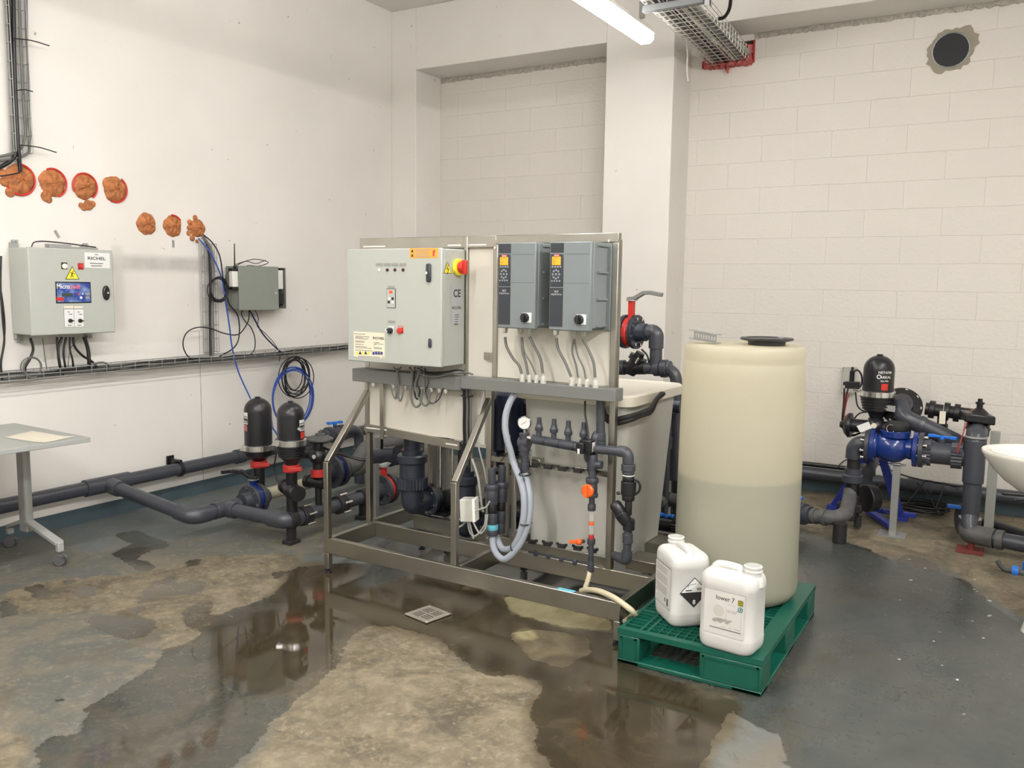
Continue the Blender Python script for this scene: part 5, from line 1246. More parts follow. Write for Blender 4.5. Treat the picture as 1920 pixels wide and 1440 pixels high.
# black ribbed hoses around the tank side
for k, (dy, lab) in enumerate(((0, 'upper black rubber hose bent around the tank side'), (9, 'lower black rubber hose bent around the tank side'))):
    P = [sk(1121+6*k, 755, y=.44), sk(1126+6*k, 768+dy*.3, y=.44), sk(1138, 782+dy, y=.445), sk(1157, 786+dy*.9, y=.45), sk(1180, 781+dy*.8, x=1.60), sk(1200, 775+dy*.5, x=1.615), sk(1222, 766+dy*.8, x=1.62), sk(1230, 750, x=1.63), sk(1240+4*k, 738, x=1.63)]
    solo('rubber_hose', MB().tube(fillet(P, .05, 4), .012, 10), BLKM, lab, 'hose', frame=SKID)

# ---- multistage pumps
BRUSHED = plain('brushed_pump_steel', (.62, .60, .56), .38, .9, .1)
def pump(x, y, ztop_col, motor_z, label, mr=.10, mmat=NAVY):
    t = Thing('vertical_pump', label, 'pump', (x, y, z_r1), SKID)
    t.part('pump_base', MB().box((x-.12, y-.09, z_r1), (x+.12, y+.09, z_r1+.02)).lathe([(.095, 0), (.10, .03), (.10, .10), (.085, .13)], (x, y, z_r1+.02), Z_, 26).cyl((x-.15, y, z_r1+.085), (x+.15, y, z_r1+.085), .055, n=20), BLK, bevel=.002)
    t.part('stainless_sleeve', MB().cyl((x, y, z_r1+.15), (x, y, ztop_col), .072, n=28), BRUSHED)
    for k in range(4):
        a = PI/4+k*PI/2; p = V3(x+.088*math.cos(a), y+.088*math.sin(a), 0)
        t.part('tie_rod', MB().cyl(p+Z_*(z_r1+.13), p+Z_*(ztop_col+.03), .009, n=8), CHROME)
    t.part('cover_strip', MB().box((x-.035, y-.098, z_r1+.15), (x-.005, y-.074, ztop_col)).box((x+.03, y-.092, z_r1+.14), (x+.06, y-.074, ztop_col)), BRUSHED)
    t.part('motor_stool', MB().lathe([(.095, 0), (.10, .02), (.07, .035), (.07, .12), (.095, .13)], (x, y, ztop_col), Z_, 26), BLK)
    z = ztop_col+.13
    m = MB().lathe([(mr*.8, 0), (mr, .02), (mr, motor_z-z-.06), (mr*.9, motor_z-z-.02), (mr*.6, motor_z-z)], (x, y, z), Z_, 30)
    mt = t.part('motor', m, mmat)
    for k in range(14):
        a = 2*PI*k/14; d = V3(math.cos(a), math.sin(a), 0); t.part('cooling_fin', MB().obox(V3(x, y, (z+motor_z)/2-.02)+d*(mr+.005), d*.008, V3(-d.y, d.x, 0)*.0025, Z_*((motor_z-z)/2-.05)), mmat, mt)
    t.part('terminal_box', MB().box((x-.05, y+mr-.01, motor_z-.16), (x+.05, y+mr+.05, motor_z-.07)), mmat, bevel=.005)
    return t
MOTOR = plain('motor_navy', (.012, .020, .05), .35)
p1 = sk(822, 870, y=.80)
pump(p1.x, .80, .66, 1.02, 'stainless vertical pump with black base, left one behind the plastic pipes', mmat=MOTOR)
p2 = sk(953, 790, y=.82)
pump(p2.x, .82, .50, .98, 'stainless vertical pump with big navy motor, right one beside the pale tank', .11, MOTOR)
# cable gland elbow at second motor
scable([(907, 733, .6), (908, 748, .6), (916, 757, .62), (926, 750, .65), (930, 740, .7)], .009, CABB, 'black motor cable looping at the top of the navy motor', group=None)

# ---- PVC check valve assemblies
def check_valve(px, ytop, ybot, y, label, fpx=None, r=.040, half=True, mat=PVCN):
    x = sk(px, (ytop+ybot)/2, y=y).x; Z = lambda py: sk(px, py, y=y).z
    t = Thing('check_valve', label, 'valve', (x, y, Z(ybot)), SKID)
    z = [Z(v) for v in (ytop, ytop+22, ytop+29, ytop+46, ytop+72, ytop+92, ybot-18)]
    t.part('pipe_length', MB().cyl((x, y, z[0]+.10), (x, y, z[2]), r*.92, n=24), mat)
    t.part('socket', MB().lathe([(r*1.0, 0), (r*1.12, .004), (r*1.12, z[1]-z[2]+.01)], (x, y, z[2]-.005), Z_, 24), mat)
    t.part('union_nut', MB().lathe([(r*1.45, 0), (r*1.62, .01), (r*1.62, z[2]-z[3]-.008), (r*1.45, z[2]-z[3])], (x, y, z[3]), Z_, 28), mat)
    t.part('valve_body', MB().cyl((x, y, z[4]), (x, y, z[3]), r*1.35, n=28), mat)
    m = MB(); n_ = 28; vs = []; fs = []
    for h in (z[5], z[4]):
        for k in range(n_*2): rr = r*(1.66 if k % 2 else 1.56); a = PI*k/n_; vs.append(V3(x+rr*math.cos(a), y+rr*math.sin(a), h))
    N2 = n_*2
    for k in range(N2): fs.append((k, (k+1) % N2, N2+(k+1) % N2, N2+k))
    fs += [tuple(range(N2)), tuple(range(N2, 2*N2))]
    t.part('union_nut', m.add(vs, fs), mat, sharp=30)
    zb_ = Z(ybot-28)
    t.part('socket', MB().cyl((x, y, zb_), (x, y, z[5]), r*1.25, n=24), mat)
    t.part('elbow', MB().tube(fillet([V3(x, y, zb_+.01), V3(x, y, zb_-.035), V3(x+.01, y+r*2.3, zb_-.035)], .06, 8), r*1.18, 22), mat)
    f = V3(x+.01, y+r*2.3, zb_-.035); fd = V3(.08, 1, 0).normalized()
    fl_ = flange_disc(t, f, fd, .096, .026, mat, 6)
    t.part('flange', MB().cyl(f+fd*.016, f+fd*.05, .092, n=28), BLK)
    return t
check_valve(773, 822, 962, .55, 'dark grey plastic check valve standing left of the stainless pump', r=.055)
check_valve(872, 862, 1008, .60, 'dark grey plastic check valve behind the right frame brace', r=.047, mat=PVCN)
pipe_thing('dark grey pipe running left from the first check valve', [[sk(700, 856, y=.62), sk(745, 850, y=.62)], [sk(700, 846, y=.9), sk(740, 856, y=.9)]], .045, PVCN, frame=SKID)
# junction box at the middle post
c = sk(877, 955, y=.17)
t = Thing('junction_box', 'small pale junction box hanging by its wires beside the middle post', 'junction box', c, SKID)
ux = V3(.93, .36, .06).normalized(); uz = V3(-.08, .05, 1).normalized(); uy = ux.cross(uz)
t.part('box', MB().obox(c, ux*.032, uy*.045, uz*.058), GLAND, bevel=.006); t.part('lid', MB().obox(c+ux*.040, ux*.008, uy*.046, uz*.059), WHITE, bevel=.003)
t.part('cable_entry', MB().cyl(c-uy*.045-uz*.02, c-uy*.062-uz*.02, .012, n=14), WHITE)
WB = 'loose wires around the junction box'
PALE = bpy.data.materials['pale_cable']
for pts, lab in [([(860, 975), (872, 970), (882, 968), (890, 985), (900, 1000), (910, 990), (914, 965)], 'pale wire looping right under the junction box'),
                 ([(858, 990), (868, 984), (878, 975), (884, 995), (888, 1010)], 'pale wire ending loose below the junction box'),
                 ([(876, 975), (882, 1000), (893, 1004), (908, 985), (911, 965)], 'second pale loop under the junction box'),
                 ([(880, 962), (900, 955), (912, 950), (918, 940)], 'pale wire leading from the junction box to the pipes')]:
    scable(pts, .0045, PALE, lab, .15, WB)
# ---- grey suction valves (two vertical columns) and clear hoses
def column(px, segs, y, label, frame=SKID):
    t = Thing('injector_column', label, 'valve', sk(px[1], segs[-1][1], y=y), frame)
    for (nm, a, b, wpx, mt) in segs:
        f = lambda py: sk(px[0]+(px[1]-px[0])*(py-segs[0][1])/(segs[-1][2]-segs[0][1]), py, y=y)
        A, B = f(a), f(b); r_ = wpx/2/325.0
        t.part(nm, MB().lathe([(r_*.94, 0), (r_, .004), (r_, (A-B).length-.004), (r_*.94, (A-B).length)], B, A-B, 20), mt)
    return t
for px, lab, tape in (((922, 924), 'grey plastic injector column with light blue tape, left of the two', True), ((942, 938), 'grey plastic injector column without tape, right of the two', False)):
    o = -5 if not tape else 0; yy = .30 if tape else .36
    S = [('barbed_top', 878+o, 908+o, 13, PVC), ('union_nut', 908+o, 918+o, 24, PVC), ('valve_body', 918+o, 945+o, 20, PVC), ('lower_nut', 945+o, 962+o, 16, BLK), ('pipe_length', 962+o, 985+o, 17, PVC)]
    S += [('blue_tape', 983, 993, 18.5, plain('light_blue_tape', (.12, .45, .55), .5)), ('socket', 993, 1004, 18, PVC)] if tape else [('socket', 980, 998, 16, PVC)]
    column(px, S, yy, lab)
    t_ = None
def hose(pts, r, mt, lab, name='clear_hose', grp=None):
    return solo(name, MB().tube(spline([sk(*p[:2], y=p[2]) for p in pts], 10), r, 16), mt, lab, 'hose', frame=SKID, group=grp)
hose([(966, 738, .33), (957, 752, .31), (949, 775, .29), (947, 800, .28), (951, 825, .28), (957, 845, .29), (963, 868, .30), (975, 900, .28), (982, 930, .26), (982, 965, .25), (975, 1000, .25), (962, 1025, .26), (945, 1030, .28), (936, 1020, .31), (933, 1008, .34)], .017, HOSE, 'clear braided hose running from the trunking down to the right injector column')
hose([(983, 884, .34), (990, 910, .30), (994, 940, .28), (991, 975, .27), (981, 1008, .26), (968, 1030, .25), (948, 1048, .24), (934, 1042, .25), (925, 1025, .28), (924, 1006, .30)], .017, HOSE, 'clear braided hose curving from below the gauge to the taped injector column')
for (px, py, lab) in ((984, 889, 'upper'), (986, 981, 'middle'), (966, 1026, 'lower')):
    c = sk(px, py, y=.27); d_ = V3(.1, 0, 1) if lab != 'lower' else V3(.8, 0, .6)
    u, v = perp(d_); solo('cable_tie', MB().tube([c+u*math.cos(2*PI*k/20)*.040+v*math.sin(2*PI*k/20)*.024 for k in range(20)], .0035, 6, closed=True), BLK, lab+' black tie holding the two clear hoses together', 'cable tie', frame=SKID, group='ties on the clear hoses')
for (px, py, y_, lab) in ((923, 1009, .30, 'steel hose clip under the taped injector column'), (934, 1002, .345, 'steel hose clip under the right injector column')):
    c = sk(px, py, y=y_); solo('hose_clip', MB().cyl(c-Z_*.007, c+Z_*.007, .0195, n=20).obox(c+V3(-.01, -.022, 0), X_*.010, Y_*.006, Z_*.007), CHROME, lab, 'hose clip', frame=SKID)
# ---- gauge + injection manifold
MY = .34
def mp(px, py, y=MY): return sk(px, py, y=y)
g0 = mp(983, 793)
t = Thing('pressure_gauge', 'round pressure gauge with white dial at the left end of the manifold', 'gauge', g0, SKID)
gd = V3(.28, -.95, .05).normalized()
t.part('case', MB().lathe([(.034, 0), (.036, .004), (.036, .022), (.031, .026)], g0-gd*.022, gd, 30), CHROME)
f_ = t.part('dial', MB().cyl(g0+gd*.0035, g0+gd*.0048, .030, n=28), LABELW)
u_ = gd.cross(Z_).normalized()*-1; v_ = u_.cross(gd)*-1
t.part('needle', MB().bar(g0+gd*.0056-u_*.016-Z_*.010, g0+gd*.0056+u_*.012+Z_*.009, .0022, .0008, up=gd), INK, f_)
m = MB()
for k in range(9):
    a = math.radians(-40+k*32.5); q = g0+gd*.0052+(u_*math.cos(a)+Z_*math.sin(a))*.025; m.bar(q, q+(u_*math.cos(a)+Z_*math.sin(a))*.003, .001, .0005, up=gd)
t.part('scale', m, INK, f_)
t.part('stem', MB().cyl(g0-Z_*.055-gd*.011, g0-Z_*.032-gd*.011, .008, n=10), CHROME)
a0 = mp(983, 812); b0 = mp(983, 845)
pipe_thing('grey plastic tee block below the pressure gauge', [[b0-Z_*.02, a0]], .026, PVC, [(b0, b0+Z_*.05), (mp(975, 830), mp(992, 830))], frame=SKID, name='pipe_tee')
pipe_thing('grey pipe stub below the gauge tee reaching the clear hose', [[mp(984, 884), mp(984, 850)]], .020, PVC, [(mp(984, 884), mp(984, 868))], frame=SKID, cs=1.15)
ma, mb_ = mp(999, 823), mp(1096, 840)
t = Thing('injection_manifold', 'grey horizontal manifold pipe with four upright nozzles', 'manifold', ma, SKID)
t.part('manifold_pipe', MB().cyl(ma, mb_, .0235, n=22), PVC)
t.part('metal_fitting', MB().cyl(ma-V3(.028, 0, -.004), ma, .014, n=14), CHROME)
for f_ in (.26, .54, .82): 
    q = ma.lerp(mb_, f_); t.part('joint_ring', MB().cyl(q-(mb_-ma).normalized()*.002, q+(mb_-ma).normalized()*.002, .0245, n=22), BLK)
for k, (px, pt, pb) in enumerate(((1011, 783, 822), (1039, 786, 826), (1066, 789, 832), (1095, 792, 836))):
    A = mp(px, pt); B = mp(px, pb); L = A.z-B.z; n_ = t.part('nozzle', MB().lathe([(.0135, 0), (.0135, L*.36), (.0195, L*.38), (.021, L*.44), (.021, L*.54), (.017, L*.58), (.015, L*.72), (.0125, L*.74), (.0115, L)], (A.x, MY, B.z), Z_, 20), PVC)
# rods holding the manifold to the rail
c = mp(996, 842); solo('threaded_rod', MB().cyl(c, V3(c.x, c.y, r1a.z-.01), .004, n=8), CHROME, 'thin steel rod from the manifold down to the perforated rail', 'rod', frame=SKID)
# wing clips on the rails
for k, px in enumerate((1001, 1028, 1055, 1084, 1112)):
    q = sk(px, 872+3.4*k-.0, y=D-.02); 
    solo('pipe_clip', MB().box((q.x-.020, D-.035, q.z-.010), (q.x+.020, D-.016, q.z+.008)).box((q.x-.030, D-.030, q.z+.002), (q.x-.018, D-.020, q.z+.014)).box((q.x+.018, D-.030, q.z+.002), (q.x+.030, D-.020, q.z+.014)), BLKM, ['leftmost', 'second', 'middle', 'fourth', 'rightmost'][k]+' black pipe clip on the upper steel rail', 'clip', frame=SKID, group='clips on the upper rail')
for k, px in enumerate((999, 1027, 1054, 1084, 1112)):
    q = sk(px, 1015+4.1*k, y=D-.02)
    solo('pipe_clip', MB().box((q.x-.020, D-.035, q.z-.010), (q.x+.020, D-.016, q.z+.008)).box((q.x-.030, D-.030, q.z+.002), (q.x-.018, D-.020, q.z+.014)).box((q.x+.018, D-.030, q.z+.002), (q.x+.030, D-.020, q.z+.014)), BLKM, ['leftmost', 'second', 'middle', 'fourth', 'rightmost'][k]+' black pipe clip on the lower steel rail', 'clip', frame=SKID, group='clips on the lower rail')
pa, pb = sk(995, 1031, y=.42), sk(1106, 1057, y=.42)
t = pipe_thing('grey suction manifold lying low behind the lower rail', [[pa, pb]], .028, PVC, [(pa.lerp(pb, f), pa.lerp(pb, f+.07)) for f in (.1, .32, .54, .76)], frame=SKID, name='suction_manifold', cat='manifold')
c = sk(1079, 1017, y=D-.05)
t = Thing('ball_valve', 'small orange handled valve low in front of the pale tank', 'valve', c, SKID)
t.part('handle', MB().bar(c-V3(.034, 0, .002), c+V3(.03, 0, .008), .016, .016).ball(c+V3(.02, 0, .006), .017, 12), ORANGE, bevel=.003); t.part('stem', MB().cyl(c+V3(.01, 0, 0), c+V3(.01, .07, -.01), .010, n=12), PVC)
# solenoid valve block
c = mp(1103, 837, .31)
t = Thing('solenoid_valve', 'black square solenoid valve at the right end of the manifold', 'valve', c, SKID)
b_ = t.part('coil', MB().box((c.x-.032, c.y-.035, c.z-.034), (c.x+.030, c.y+.03, c.z+.034)), BLK, bevel=.004)
t.part('plug', MB().box((c.x-.040, c.y-.055, c.z-.030), (c.x+.000, c.y-.035, c.z+.022)), BLK, bevel=.004)
t.part('sticker', MB().box((c.x+.0301, c.y-.02, c.z-.022), (c.x+.031, c.y+.012, c.z+.024)), LABELW, b_); t.part('sticker', MB().box((c.x-.030, c.y-.0562, c.z-.03), (c.x-.018, c.y-.0552, c.z-.006)), LABELW, b_)
t.part('valve_body', MB().cyl((c.x+.01, c.y+.01, c.z-.07), (c.x+.01, c.y+.01, c.z-.03), .024, n=18), BLK)
scable([(1097, 752, .36), (1097, 775, .34), (1101, 800, .32), (1103, 818, .31), (1104, 830, .30)], .005, CABB, 'black wire rising from the solenoid valve to the trunking')
scable([(1096, 848, .27), (1097, 860, .27), (1100, 866, .27), (1103, 860, .27), (1104, 848, .27)], .004, CABB, 'small black wire loop under the solenoid valve')
# rotameter line
RX = lambda py: mp(1111-3*(py-850)/200, py, .31)
def rseg(t, nm, a, b, r_, mt, par=None): 
    A, B = RX(a), RX(b); return t.part(nm, MB().lathe([(r_*.95, 0), (r_, .003), (r_, (A-B).length-.003), (r_*.95, (A-B).length)], B, A-B, 18), mt, par)
t = Thing('flow_meter', 'thin upright clear flow meter tube with orange mark and orange valve knob above', 'flow meter', RX(1075), SKID)
rseg(t, 'upper_tee', 852, 880, .026, PVC); rseg(t, 'pipe_length', 880, 905, .018, PVC); rseg(t, 'union_nut', 896, 905, .031, PVC); rseg(t, 'valve_body', 905, 925, .026, PVC); rseg(t, 'union_nut', 925, 932, .030, PVC); rseg(t, 'pipe_length', 932, 948, .014, PVC)
rseg(t, 'upper_nut', 945, 957, .020, PVC); rseg(t, 'clear_tube', 956, 1010, .0125, CLEAR); rseg(t, 'float', 978, 984, .0135, ORANGE); rseg(t, 'red_end', 1002, 1011, .0135, REDD); rseg(t, 'lower_nut', 1010, 1020, .020, PVC); rseg(t, 'pipe_length', 1020, 1052, .013, PVC); rseg(t, 'hose_tail', 1052, 1072, .016, PVC)
c = RX(917)-V3(.002, .045, 0)
t.part('orange_knob', MB().lathe([(.028, 0), (.032, .006), (.032, .016), (.026, .022)], c+V3(0, .012, 0), -Y_, 24).obox(c+V3(0, -.016, 0), X_*.008, Y_*.010, Z_*.03), ORANGE, bevel=.002, label='orange valve knob')
t.part('side_port', MB().cyl(RX(870), RX(870)+V3(.05, .0, 0), .020, n=16), PVC)
# pipe leaving right with non-return valve and Y strainer
Yp = .31
a, b_, c_ = mp(1118, 842, Yp), mp(1178, 848, Yp), mp(1178, 880, Yp)
pipe_thing('grey pipe elbowing right and down past the right frame post', [[a, b_, c_]], .0225, PVC, [(mp(1178, 870, Yp), mp(1178, 882, Yp))], .05, frame=SKID, elbows=[(mp(1160, 846, Yp), b_, mp(1178, 868, Yp))], cs=1.2)
a, b_ = mp(1126, 745, .36), mp(1126, 838, .36)
pipe_thing('grey riser pipe beside the right frame post', [[a, b_], [mp(1116, 838, .34), mp(1116, 815, .34), mp(1124, 815, .38)]], .021, PVC, [(mp(1126, 812, .36), mp(1126, 826, .36)), (b_-Z_*.03, b_+Z_*.03)], .03, frame=SKID)
t = Thing('check_valve', 'black and grey valve stack hanging right of the frame post', 'valve', mp(1178, 1055, Yp), SKID)
def vs_(nm, a, b, r_, mt, px=1178): 
    A, B = mp(px, a, Yp), mp(px, b, Yp); return t.part(nm, MB().lathe([(r_*.93, 0), (r_, .003), (r_, A.z-B.z-.003), (r_*.93, A.z-B.z)], B, Z_, 20), mt)
vs_('union_nut', 870, 883, .034, PVC); vs_('white_ring', 890, 892, .030, LABELW); vs_('socket', 883, 890, .029, PVC); vs_('black_nut', 892, 902, .028, BLK); vs_('valve_body', 902, 928, .036, BLK); vs_('black_nut', 926, 938, .030, BLK); vs_('pipe_length', 936, 965, .017, BLK)
c = mp(1180, 912, Yp); t.part('side_disc', MB().ring(c+V3(.012, .0, 0), V3(.4, -1, 0), .040, .006, 24).cyl(c+V3(-.035, -.03, -.03), c+V3(-.045, -.04, -.032), .008, n=10), BLK)
t = Thing('y_strainer', 'black slanted strainer body leaning left on the pipe beside the frame post', 'strainer', mp(1180, 985, Yp), SKID)
A, B = mp(1153, 945, Yp-.02), mp(1179, 985, Yp)
t.part('body', MB().lathe([(.001, 0), (.022, .004), (.030, .018), (.030, (A-B).length*.5), (.034, (A-B).length*.5+.004), (.033, (A-B).length*.75), (.027, (A-B).length), (.022, (A-B).length+.012)], A+(A-B).normalized()*.012, B-A, 22), BLK)
t.part('outlet', MB().cyl(B-Z_*.02, B+Z_*.03, .028, n=18), BLK)
a, b_ = mp(1178, 983, Yp), mp(1175, 1052, Yp)
pipe_thing('grey pipe with elbow at its foot under the black strainer', [[a, b_, b_+V3(-.09, .05, 0)]], .020, PVC, [(mp(1178, 984, Yp), mp(1178, 994, Yp)), (mp(1177, 1000, Yp), mp(1177, 1018, Yp))], .04, frame=SKID, elbows=[(b_+Z_*.05, b_, b_+V3(-.06, .035, 0))], cs=1.25)
# cream hose to the floor
hose([(1106, 1070, .31), (1103, 1085, .28), (1097, 1103, .2), (1093, 1112, .12)], .012, HOSEC, 'cream hose dropping from the flow meter inside the frame', 'cream_hose')
P = [sk(1090, 1108, z=.16), sk(1105, 1106, z=.19), sk(1125, 1109, z=.21), sk(1150, 1120, z=.215), sk(1172, 1135, z=.20), sk(1188, 1149, z=.17), sk(1190, 1160, z=.10), sk(1182, 1172, z=.03), sk(1172, 1165, z=.015), sk(1180, 1155, z=.015), sk(1230, 1140, z=.015)]
solo('cream_hose', MB().tube(spline(P, 10), .013, 14), HOSEC, 'cream hose arching over the frame rail down to the pallet', 'hose', frame=SKID)
p_, q_ = sk(1046, 1103, z=z_r1), sk(1078, 1109, z=z_r1)
solo('blue_tape', MB().box((p_.x, .002, z_r1), (q_.x, T3-.002, z_r1+.001)), bpy.data.materials['light_blue_tape'], 'strip of light blue tape stuck on top of the front frame rail', 'tape', frame=SKID)
scable([(921, 853, .37), (935, 856, .37), (945, 850, .36), (955, 854, .35), (969, 857, .34), (972, 868, .34), (982, 872, .34), (986, 864, .34), (972, 855, .34)], .0025, CABB, 'thin black wire looped on the upper steel rail')
scable([(938, 865, .37), (945, 858, .37), (955, 842, .34), (958, 832, .33)], .0025, CABB, 'thin black wire tied around the clear hose')

# ================================================================== PIPES BEHIND THE TANK (right of the panel)
YB2 = 4.95
def bp_(px, py, y=YB2): return at(px, py, Y=y)
butterfly('red butterfly valve with long grey lever above the tank', bp_(1183, 622), X_+Y_*-.10, Z_, .045, .105, RED, TABLE, ldir=(1, -.1, 0), neck=.085, llen=.20, fl=PVCN, nb=8, lm=plain('lever_grey', (.20, .20, .19), .5))
e_ = bp_(1231, 622); f_ = bp_(1229, 700)
pipe_thing('grey pipe with large elbow beside the red lever valve', [[bp_(1203, 622), e_, f_]], .038, PVC, [(bp_(1203, 622), bp_(1210, 622))], .09, elbows=[(bp_(1212, 622), e_, bp_(1230, 653))], cs=1.2)
h0, h1_ = bp_(1150, 689), bp_(1268, 692)
pipe_thing('grey pipe crossing behind the tank lid and turning down at the drum', [[h0, h1_, bp_(1266, 900)]], .036, PVC, [(bp_(1155, 689), bp_(1172, 689)), (bp_(1227, 691), bp_(1238, 691)), (bp_(1252, 691), bp_(1258, 691))], .07, cs=1.3)
t = Thing('union_nut', 'ribbed grey union nut on the pipe behind the tank lid', 'union', bp_(1247, 691))
t.part('nut', MB().cyl(bp_(1240, 691), bp_(1252, 691), .056, n=10), PVC, bevel=.003)
t = Thing('y_strainer', 'black slanted strainer with bolts behind the tank lid', 'strainer', bp_(1195, 690))
A, B = bp_(1180, 700), bp_(1202, 660)
t.part('body', MB().cyl(bp_(1172, 690), bp_(1210, 690), .040, n=20).lathe([(.036, 0), (.042, .02), (.042, .09), (.055, .095), (.055, .12), (.03, .125), (.028, .15)], A, B-A, 20), BLK)
for k in range(4):
    a = k*PI/2+.4; d_ = (B-A).normalized(); u, v = perp(d_); q = A+d_*.108+(u*math.cos(a)+v*math.sin(a))*.052
    t.part('bolt', MB().cyl(q-d_*.02, q+d_*.022, .007, n=8), CHROME)
solo('cable', MB().tube(spline([bp_(1203, 655), bp_(1214, 668), bp_(1218, 690)], 8), .006, 8), CABB, 'short black cable curving over the strainer behind the lid', 'cable')
c = bp_(1247, 760, 4.85)
t = Thing('union_valve', 'dark grey union valve between the tank side and the drum', 'valve', c)
t.part('nut', MB().cyl(c-X_*.055, c-X_*.022, .047, n=24), PVCN, bevel=.003); t.part('nut', MB().cyl(c+X_*.022, c+X_*.055, .047, n=24), PVCN, bevel=.003); t.part('valve_body', MB().cyl(c-X_*.024, c+X_*.10, .040, n=24), PVCN)
t.part('stem', MB().cyl(c, c+Z_*.075, .013, n=12).bar(c+V3(-.04, 0, .07), c+V3(.05, 0, .06), .02, .012), BLK)
t.part('down_pipe', MB().cyl(c+V3(.02, 0, -.02), c+V3(.02, 0, -.24), .024, n=18), PVC); t.part('socket', MB().cyl(c+V3(.02, 0, -.19), c+V3(.02, 0, -.26), .032, n=18), PVC); t.part('leg_pipe', MB().cyl(c+V3(.02, 0, -.26), V3(c.x+.02, c.y, 0), .022, n=16), PVC)
pipe_thing('thick black pipe low behind the tank near the drum', [[at(1228, 842, Y=5.4), at(1262, 842, Y=5.4), V3(at(1275, 842, Y=5.4).x, 5.4, at(1262, 842, Y=5.4).z), V3(at(1275, 842, Y=5.4).x, 5.4, 0)]], .05, BLK, name='pipe')
# floor level valves seen between tank and drum
c = at(1247, 935, Y=4.9)
t = Thing('flanged_tee', 'dusty grey pipe tee on the floor between the tank and the drum', 'pipe', c)
t.part('tee_body', MB().cyl(c-X_*.09, c+X_*.1, .040, n=20).cyl(c-Y_*.12, c, .036, n=20), PVCD); t.part('ring', MB().ring(c-X_*.02, X_, .042, .007, 22), BLK); t.part('ring', MB().ring(c+X_*.03, X_, .042, .007, 22), BLK)
c = at(1249, 985, Y=4.75)
ball_valve('black valve with blue handle low between the tank and the drum', c, X_, Z_, .040, body=BLK, L=.22, kh=.02, kl=.045)

# ================================================================== PALLET, DRUM, JUGS
PX0, PX1, PY0, PY1, PH = -1.372, -.762, 3.252, 4.262, .15
t = Thing('plastic_pallet', 'green plastic pallet on the wet floor carrying the drum and two jugs', 'pallet', ((PX0+PX1)/2, (PY0+PY1)/2, 0))
m = MB(); dz = .024
def slat(a, b): m.box(a, b)
bw = .030
slat((PX0, PY0, PH-dz), (PX1, PY0+.035, PH)); slat((PX0, PY1-.035, PH-dz), (PX1, PY1, PH)); slat((PX0+.001, PY0+.001, PH-dz), (PX0+.018, PY1-.001, PH-.0003)); slat((PX1-.075, PY0+.001, PH-dz), (PX1-.001, PY1-.001, PH+.0002))
for x in (PX0+.085, PX0+.115): slat((x, PY0+.002, PH-dz+.001), (x+.012, PY1-.002, PH-.0008))
n = 11
for k in range(1, n): 
    x = PX0+.13+(PX1-.075-PX0-.13)*k/n; slat((x-.0022, PY0+.003, PH-dz+.002), (x+.0022, PY1-.003, PH-.0012))
n = 26
for k in range(1, n):
    y = PY0+.035+(PY1-PY0-.07)*k/n; w_ = .012 if k % 6 == 0 else .0022
    slat((PX0+.004, y-w_, PH-dz+.003), (PX1-.004, y+w_, PH-.0005))
for k in range(1, 14):
    y = PY0+(PY1-PY0)*k/14; slat((PX0+.005, y-.006, PH-dz+.004), (PX0+.10, y+.006, PH-.0016))
t.part('deck', m, GREEN)
for (a, b, cc, dd) in ((PX0, PX0+.10, 0, 1), (PX0+.355, PX1, 0, 1)):
    for (ya, yb) in ((PY0, PY0+.14), (PY0+.42, PY0+.58), (PY1-.14, PY1)):
        m = MB(); m.box((a+.001, ya+.001, .012), (b-.001, yb-.001, PH-dz-.0003)); bb = t.part('block', m, GREEN, bevel=.008)
        if ya == PY0: t.part('moulded_rim', MB().box((a+.015, ya-.003, .028), (a+.022, ya+.002, PH-.032)).box((b-.022, ya-.003, .028), (b-.015, ya+.002, PH-.032)).box((a+.015, ya-.003, PH-.04), (b-.015, ya+.002, PH-.032)).box((a+.015, ya-.003, .024), (b-.015, ya+.002, .030)), GREEN, bb)
for (ya, yb) in ((PY0, PY0+.10), (PY0+.44, PY0+.56), (PY1-.12, PY1)): t.part('runner', MB().box((PX0, ya, 0), (PX1, yb, .020)), GREEN, bevel=.005)
t.part('runner', MB().box((PX0, PY0, 0), (PX0+.10, PY1, .018)), GREEN, bevel=.005); t.part('runner', MB().box((PX1-.12, PY0, 0), (PX1, PY1, .018)), GREEN, bevel=.005)
# drum
DCX, DCY = -1.085, 3.975
def drc(z): return DCX-.012*(z-.15)
t = Thing('dosing_drum', 'tall translucent cream drum half filled with greenish liquid on the pallet', 'drum', (DCX, DCY, PH))
Zl = at(1390, 912, Y=DCY-.28).z
def dr_(z): return .2875-.012*(z-.15)/1.17+.002*math.sin(z*9)
prof = [(.001, PH+.001), (.22, PH+.001), (.268, PH+.012), (.283, PH+.04)]+[(dr_(z), z) for z in (PH+.07, .4, .7, 1.0, 1.18, 1.235)]+[(.270, 1.247), (.268, 1.258), (.272, 1.272), (.272, 1.305), (.266, 1.322), (.25, 1.330), (.18, 1.334), (.001, 1.334)]
t.part('drum_shell', MB().lathe([(r_, z-PH) for r_, z in prof], (DCX, DCY, PH), Z_, 72, caps=False), DRUM, sharp=60)
lp = [(.001, PH+.004), (.22, PH+.004), (.265, PH+.015), (.280, PH+.042)]+[(dr_(z)-.0025, z) for z in (PH+.07, .4, .6)]+[(dr_(Zl)-.0025, Zl), (.001, Zl)]
t.part('liquid', MB().lathe([(r_, z-PH) for r_, z in lp], (DCX, DCY, PH), Z_, 72, caps=False), LIQ, sharp=60)
c = at(1463, 649, Z=1.336); c = V3(-.965, 3.90, 1.334)
t = Thing('drum_lid', 'round black screw lid lying on the drum top', 'lid', c)
